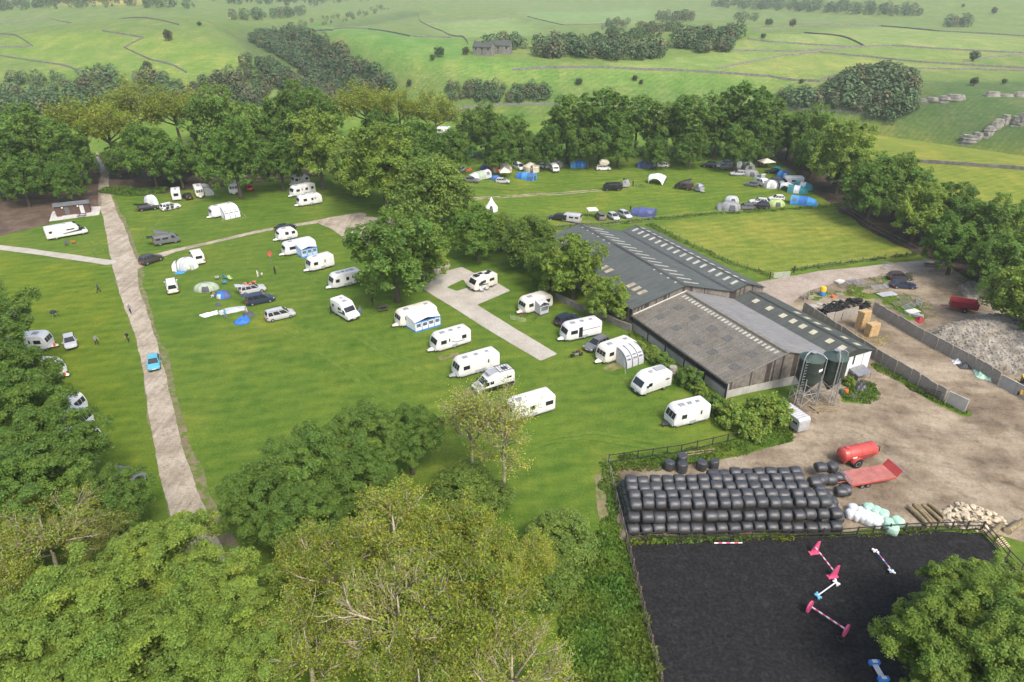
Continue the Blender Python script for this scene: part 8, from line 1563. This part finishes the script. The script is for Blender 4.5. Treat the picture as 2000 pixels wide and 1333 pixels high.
# ---------------------------------------------------------------- riding arena jumps
mat('jump_pink', (.62, .09, .2), .5, .1, 2); mat('jump_white', (.7, .7, .7), .5, .06, 2); mat('jump_blue', (.04, .22, .6), .5, .1, 2); mat('jump_sky', (.15, .42, .6), .5, .1, 2)
def pole(t, p, q, cols, r=.06, n=9):
    p, q = Vector(p), Vector(q); o = build('pole', MB().bar(p, p.lerp(q, 1 / n), r, 8), cols[0], t)
    for k in range(1, n): build('band', MB().bar(p.lerp(q, k / n), p.lerp(q, (k + 1) / n), r, 8), cols[k % len(cols)], o)
def jump(A, B, label, kind, cols, wing='jump_pink', wing2=None):
    c = ((A[0] + B[0]) / 2, (A[1] + B[1]) / 2); t = thing('horse_jump', label, 'jump', c, 0, 'horse jumps in the arena'); a = Vector((A[0] - c[0], A[1] - c[1], .05)); b = Vector((B[0] - c[0], B[1] - c[1], .05)); d = (b - a).normalized(); n = Vector((-d.y, d.x, 0)); up = Vector((0, 0, 1))
    for p, s, w in ((a, -1, wing), (b, 1, wing2 or wing)):
        if kind == 'wing':      # tall tapering wing with a foot
            mb = MB(); q = p + d * s * .08; mb.hexa([q - n * .45, q + n * .45, q + n * .45 + d * s * .08, q - n * .45 + d * s * .08], [q - n * .1 + up * 1.4 + n * .3, q + n * .45 + up * 1.4, q + n * .45 + up * 1.4 + d * s * .08, q + n * .2 + up * 1.4 + d * s * .08]); wg = build('wing', mb, w, t); build('foot', MB().hexa([q - n * .5 - d * .25, q + n * .5 - d * .25, q + n * .5 + d * .25, q - n * .5 + d * .25], [q - n * .5 - d * .2 + up * .12, q + n * .5 - d * .2 + up * .12, q + n * .5 + d * .2 + up * .12, q - n * .5 + d * .2 + up * .12]), w, wg)
            for k in range(5): build('slat', MB().bar(q + n * (.3 - .0 * k) + up * (.3 + .22 * k) - d * s * .02, q - n * (.25 - .08 * k) + up * (.3 + .22 * k) - d * s * .02, .025, 5), w, wg)
        elif kind == 'round':
            mb = MB(); ring = [p + d * s * .1 + n * (.55 * math.cos(x_)) + up * (.62 + .62 * math.sin(x_)) for x_ in np.linspace(0, 2 * PI, 15)[:-1]]; mb.loft([[q for q in ring], [q + d * s * .14 for q in ring]]); wg = build('wing', mb, w, t)
            for k in range(4): build('slat', MB().bar(p + d * s * .09 + n * (-.36 + .24 * k) + up * .2, p + d * s * .09 + n * (-.36 + .24 * k) + up * 1.05, .025, 5), w, wg)
        else:                   # low cross-shaped block
            mb = MB(); [mb.bar(p + (n * math.cos(x_) + d * math.sin(x_)) * .32 + up * .1, p - (n * math.cos(x_) + d * math.sin(x_)) * .32 + up * .34, .11, 7) for x_ in (.6, -.6)]; build('block', mb, w, t)
    hz = .75 if kind != 'block' else .3
    pole(t, a + up * hz, b + up * hz, cols)
    if kind == 'round': pole(t, a + up * .45 + n * .25, b + up * .45 + n * .25, cols)
    return t
jump(*((29.46,48.6),(30.0,45.78)), 'pink winged jump with red and white pole at the top of the arena', 'wing', ['jump_white', 'jump_pink'])
jump(*((35.42,48.73),(35.76,46.16)), 'low jump with white blocks and red, white and blue pole', 'block', ['jump_pink', 'jump_white', 'jump_blue'], 'jump_white')
jump(*((29.98,44.81),(27.68,43.28)), 'low white pole jump with one white and one blue block', 'block', ['jump_white'], 'jump_white', 'jump_sky')
jump(*((26.38,41.6),(28.29,39.38)), 'round pink winged jump with two striped poles in mid arena', 'round', ['jump_white', 'jump_pink'])
x, y = (27.81,38.77); o = link('spare_tyre', tme, None, (x, y, h1(x, y) + .2)); o.scale = (.7, .7, .9); tag(o, 'black tyre lying beside the round pink jump', 'tyre')
A, B = ((29.64,36.53),(29.69,35.06)); c = ((A[0] + B[0]) / 2, (A[1] + B[1]) / 2); t = thing('horse_jump', 'small blue and white block jump near the bottom tree', 'jump', c, math.atan2(B[1] - A[1], B[0] - A[0]), 'horse jumps in the arena'); hl = math.dist(A, B) / 2
for s in (-1, 1): build('block', MB().prism([(s * hl - .15, .05), (s * hl + .15, .05), (s * hl + .15, .4), (s * hl - .15, .4)], -.45, .45, bev=.04), 'jump_blue', t); build('cap', MB().box(s * hl - .13, s * hl + .13, -.2, .2, .4, .46), 'jump_white', t)
build('plank', MB().box(-hl + .16, hl - .16, -.22, .22, .15, .22), 'jump_white', t)
t = thing('ground_pole', 'pink and white pole lying along the arena fence', 'pole', (21.43,49.89), 0, 'horse jumps in the arena'); pole(t, (-1.4, 0, .14), (1.4, .03, .14), ['jump_white', 'jump_pink'], .06, 7)
t = thing('ground_pole', 'blue and white striped pole end showing from under the bottom right tree', 'pole', (33.9,39.12), 0, 'horse jumps in the arena'); pole(t, (-.3, .3, .14), (1.4, -1.0, .14), ['jump_white', 'jump_blue'], .06, 7)
# drystone boundary wall beside the caravans by the barn, and the far farm
wall_run([(7.53,107.22),(11.17,103.16),(15.01,99.34),(18.72,95.24)], 'mossy stone boundary wall behind the caravans beside the barn', 1.2, .6, 'boundary_wall')
def farmhouse(x, y, ang, L, label):
    t = thing('farmhouse', label, 'building', (x, y), R(ang), 'far farm buildings'); W = 6
    build('wall', MB().prism([(-W / 2, -1), (W / 2, -1), (W / 2, 4.5), (0, 7.0), (-W / 2, 4.5)], -L / 2, L / 2), 'drystone', t); 
    for s in (-1, 1): build('roof', slope_plate(MB(), *(((-W / 2 - .3, 4.3), (0, 7.05)) if s < 0 else ((0, 7.05), (W / 2 + .3, 4.3))), -L / 2 - .2, L / 2 + .2, .03, .15), 'roof_slate', t)
    build('chimney', MB().box(-.4, .4, L / 2 - 1.2, L / 2 - .3, 6.5, 8.2), 'drystone', t)
    for k in range(3): w = build('window', MB().box(-W / 2 - .04, -W / 2 + .02, -L / 2 + L * (k + .5) / 3 - .5, -L / 2 + L * (k + .5) / 3 + .5, 2.6, 3.9), 'glass', t)
    build('door', MB().box(-W / 2 - .05, -W / 2 + .02, -.5, .5, 0, 2.1), 'paint_green', t)
farmhouse(*(-17.13,447.89), 70, 12, 'far stone farmhouse on the upland'); farmhouse(*(-7.86,452.71), 80, 15, 'long far stone barn right of the farmhouse')

# ---------------------------------------------------------------- haze over the upland
def haze():
    m = bpy.data.materials.new('haze'); m.use_nodes = True; nt = m.node_tree; N, L = nt.nodes, nt.links
    for n in list(N):
        if n.type == 'BSDF_PRINCIPLED': N.remove(n)
    out = next(n for n in N if n.type == 'OUTPUT_MATERIAL'); v_ = N.new('ShaderNodeVolumePrincipled'); v_.inputs['Color'].default_value = (.88, .93, .97, 1); v_.inputs['Density'].default_value = HAZE; v_.inputs['Anisotropy'].default_value = .2; L.new(v_.outputs[0], out.inputs['Volume'])
    M['haze'] = m; o = build('haze', MB().box(-2400, 2600, -140, 3700, -60, 62), 'haze'); tag(o, 'pale haze lying over the far upland', 'haze', None, 'stuff')
HAZE = .00019
haze()
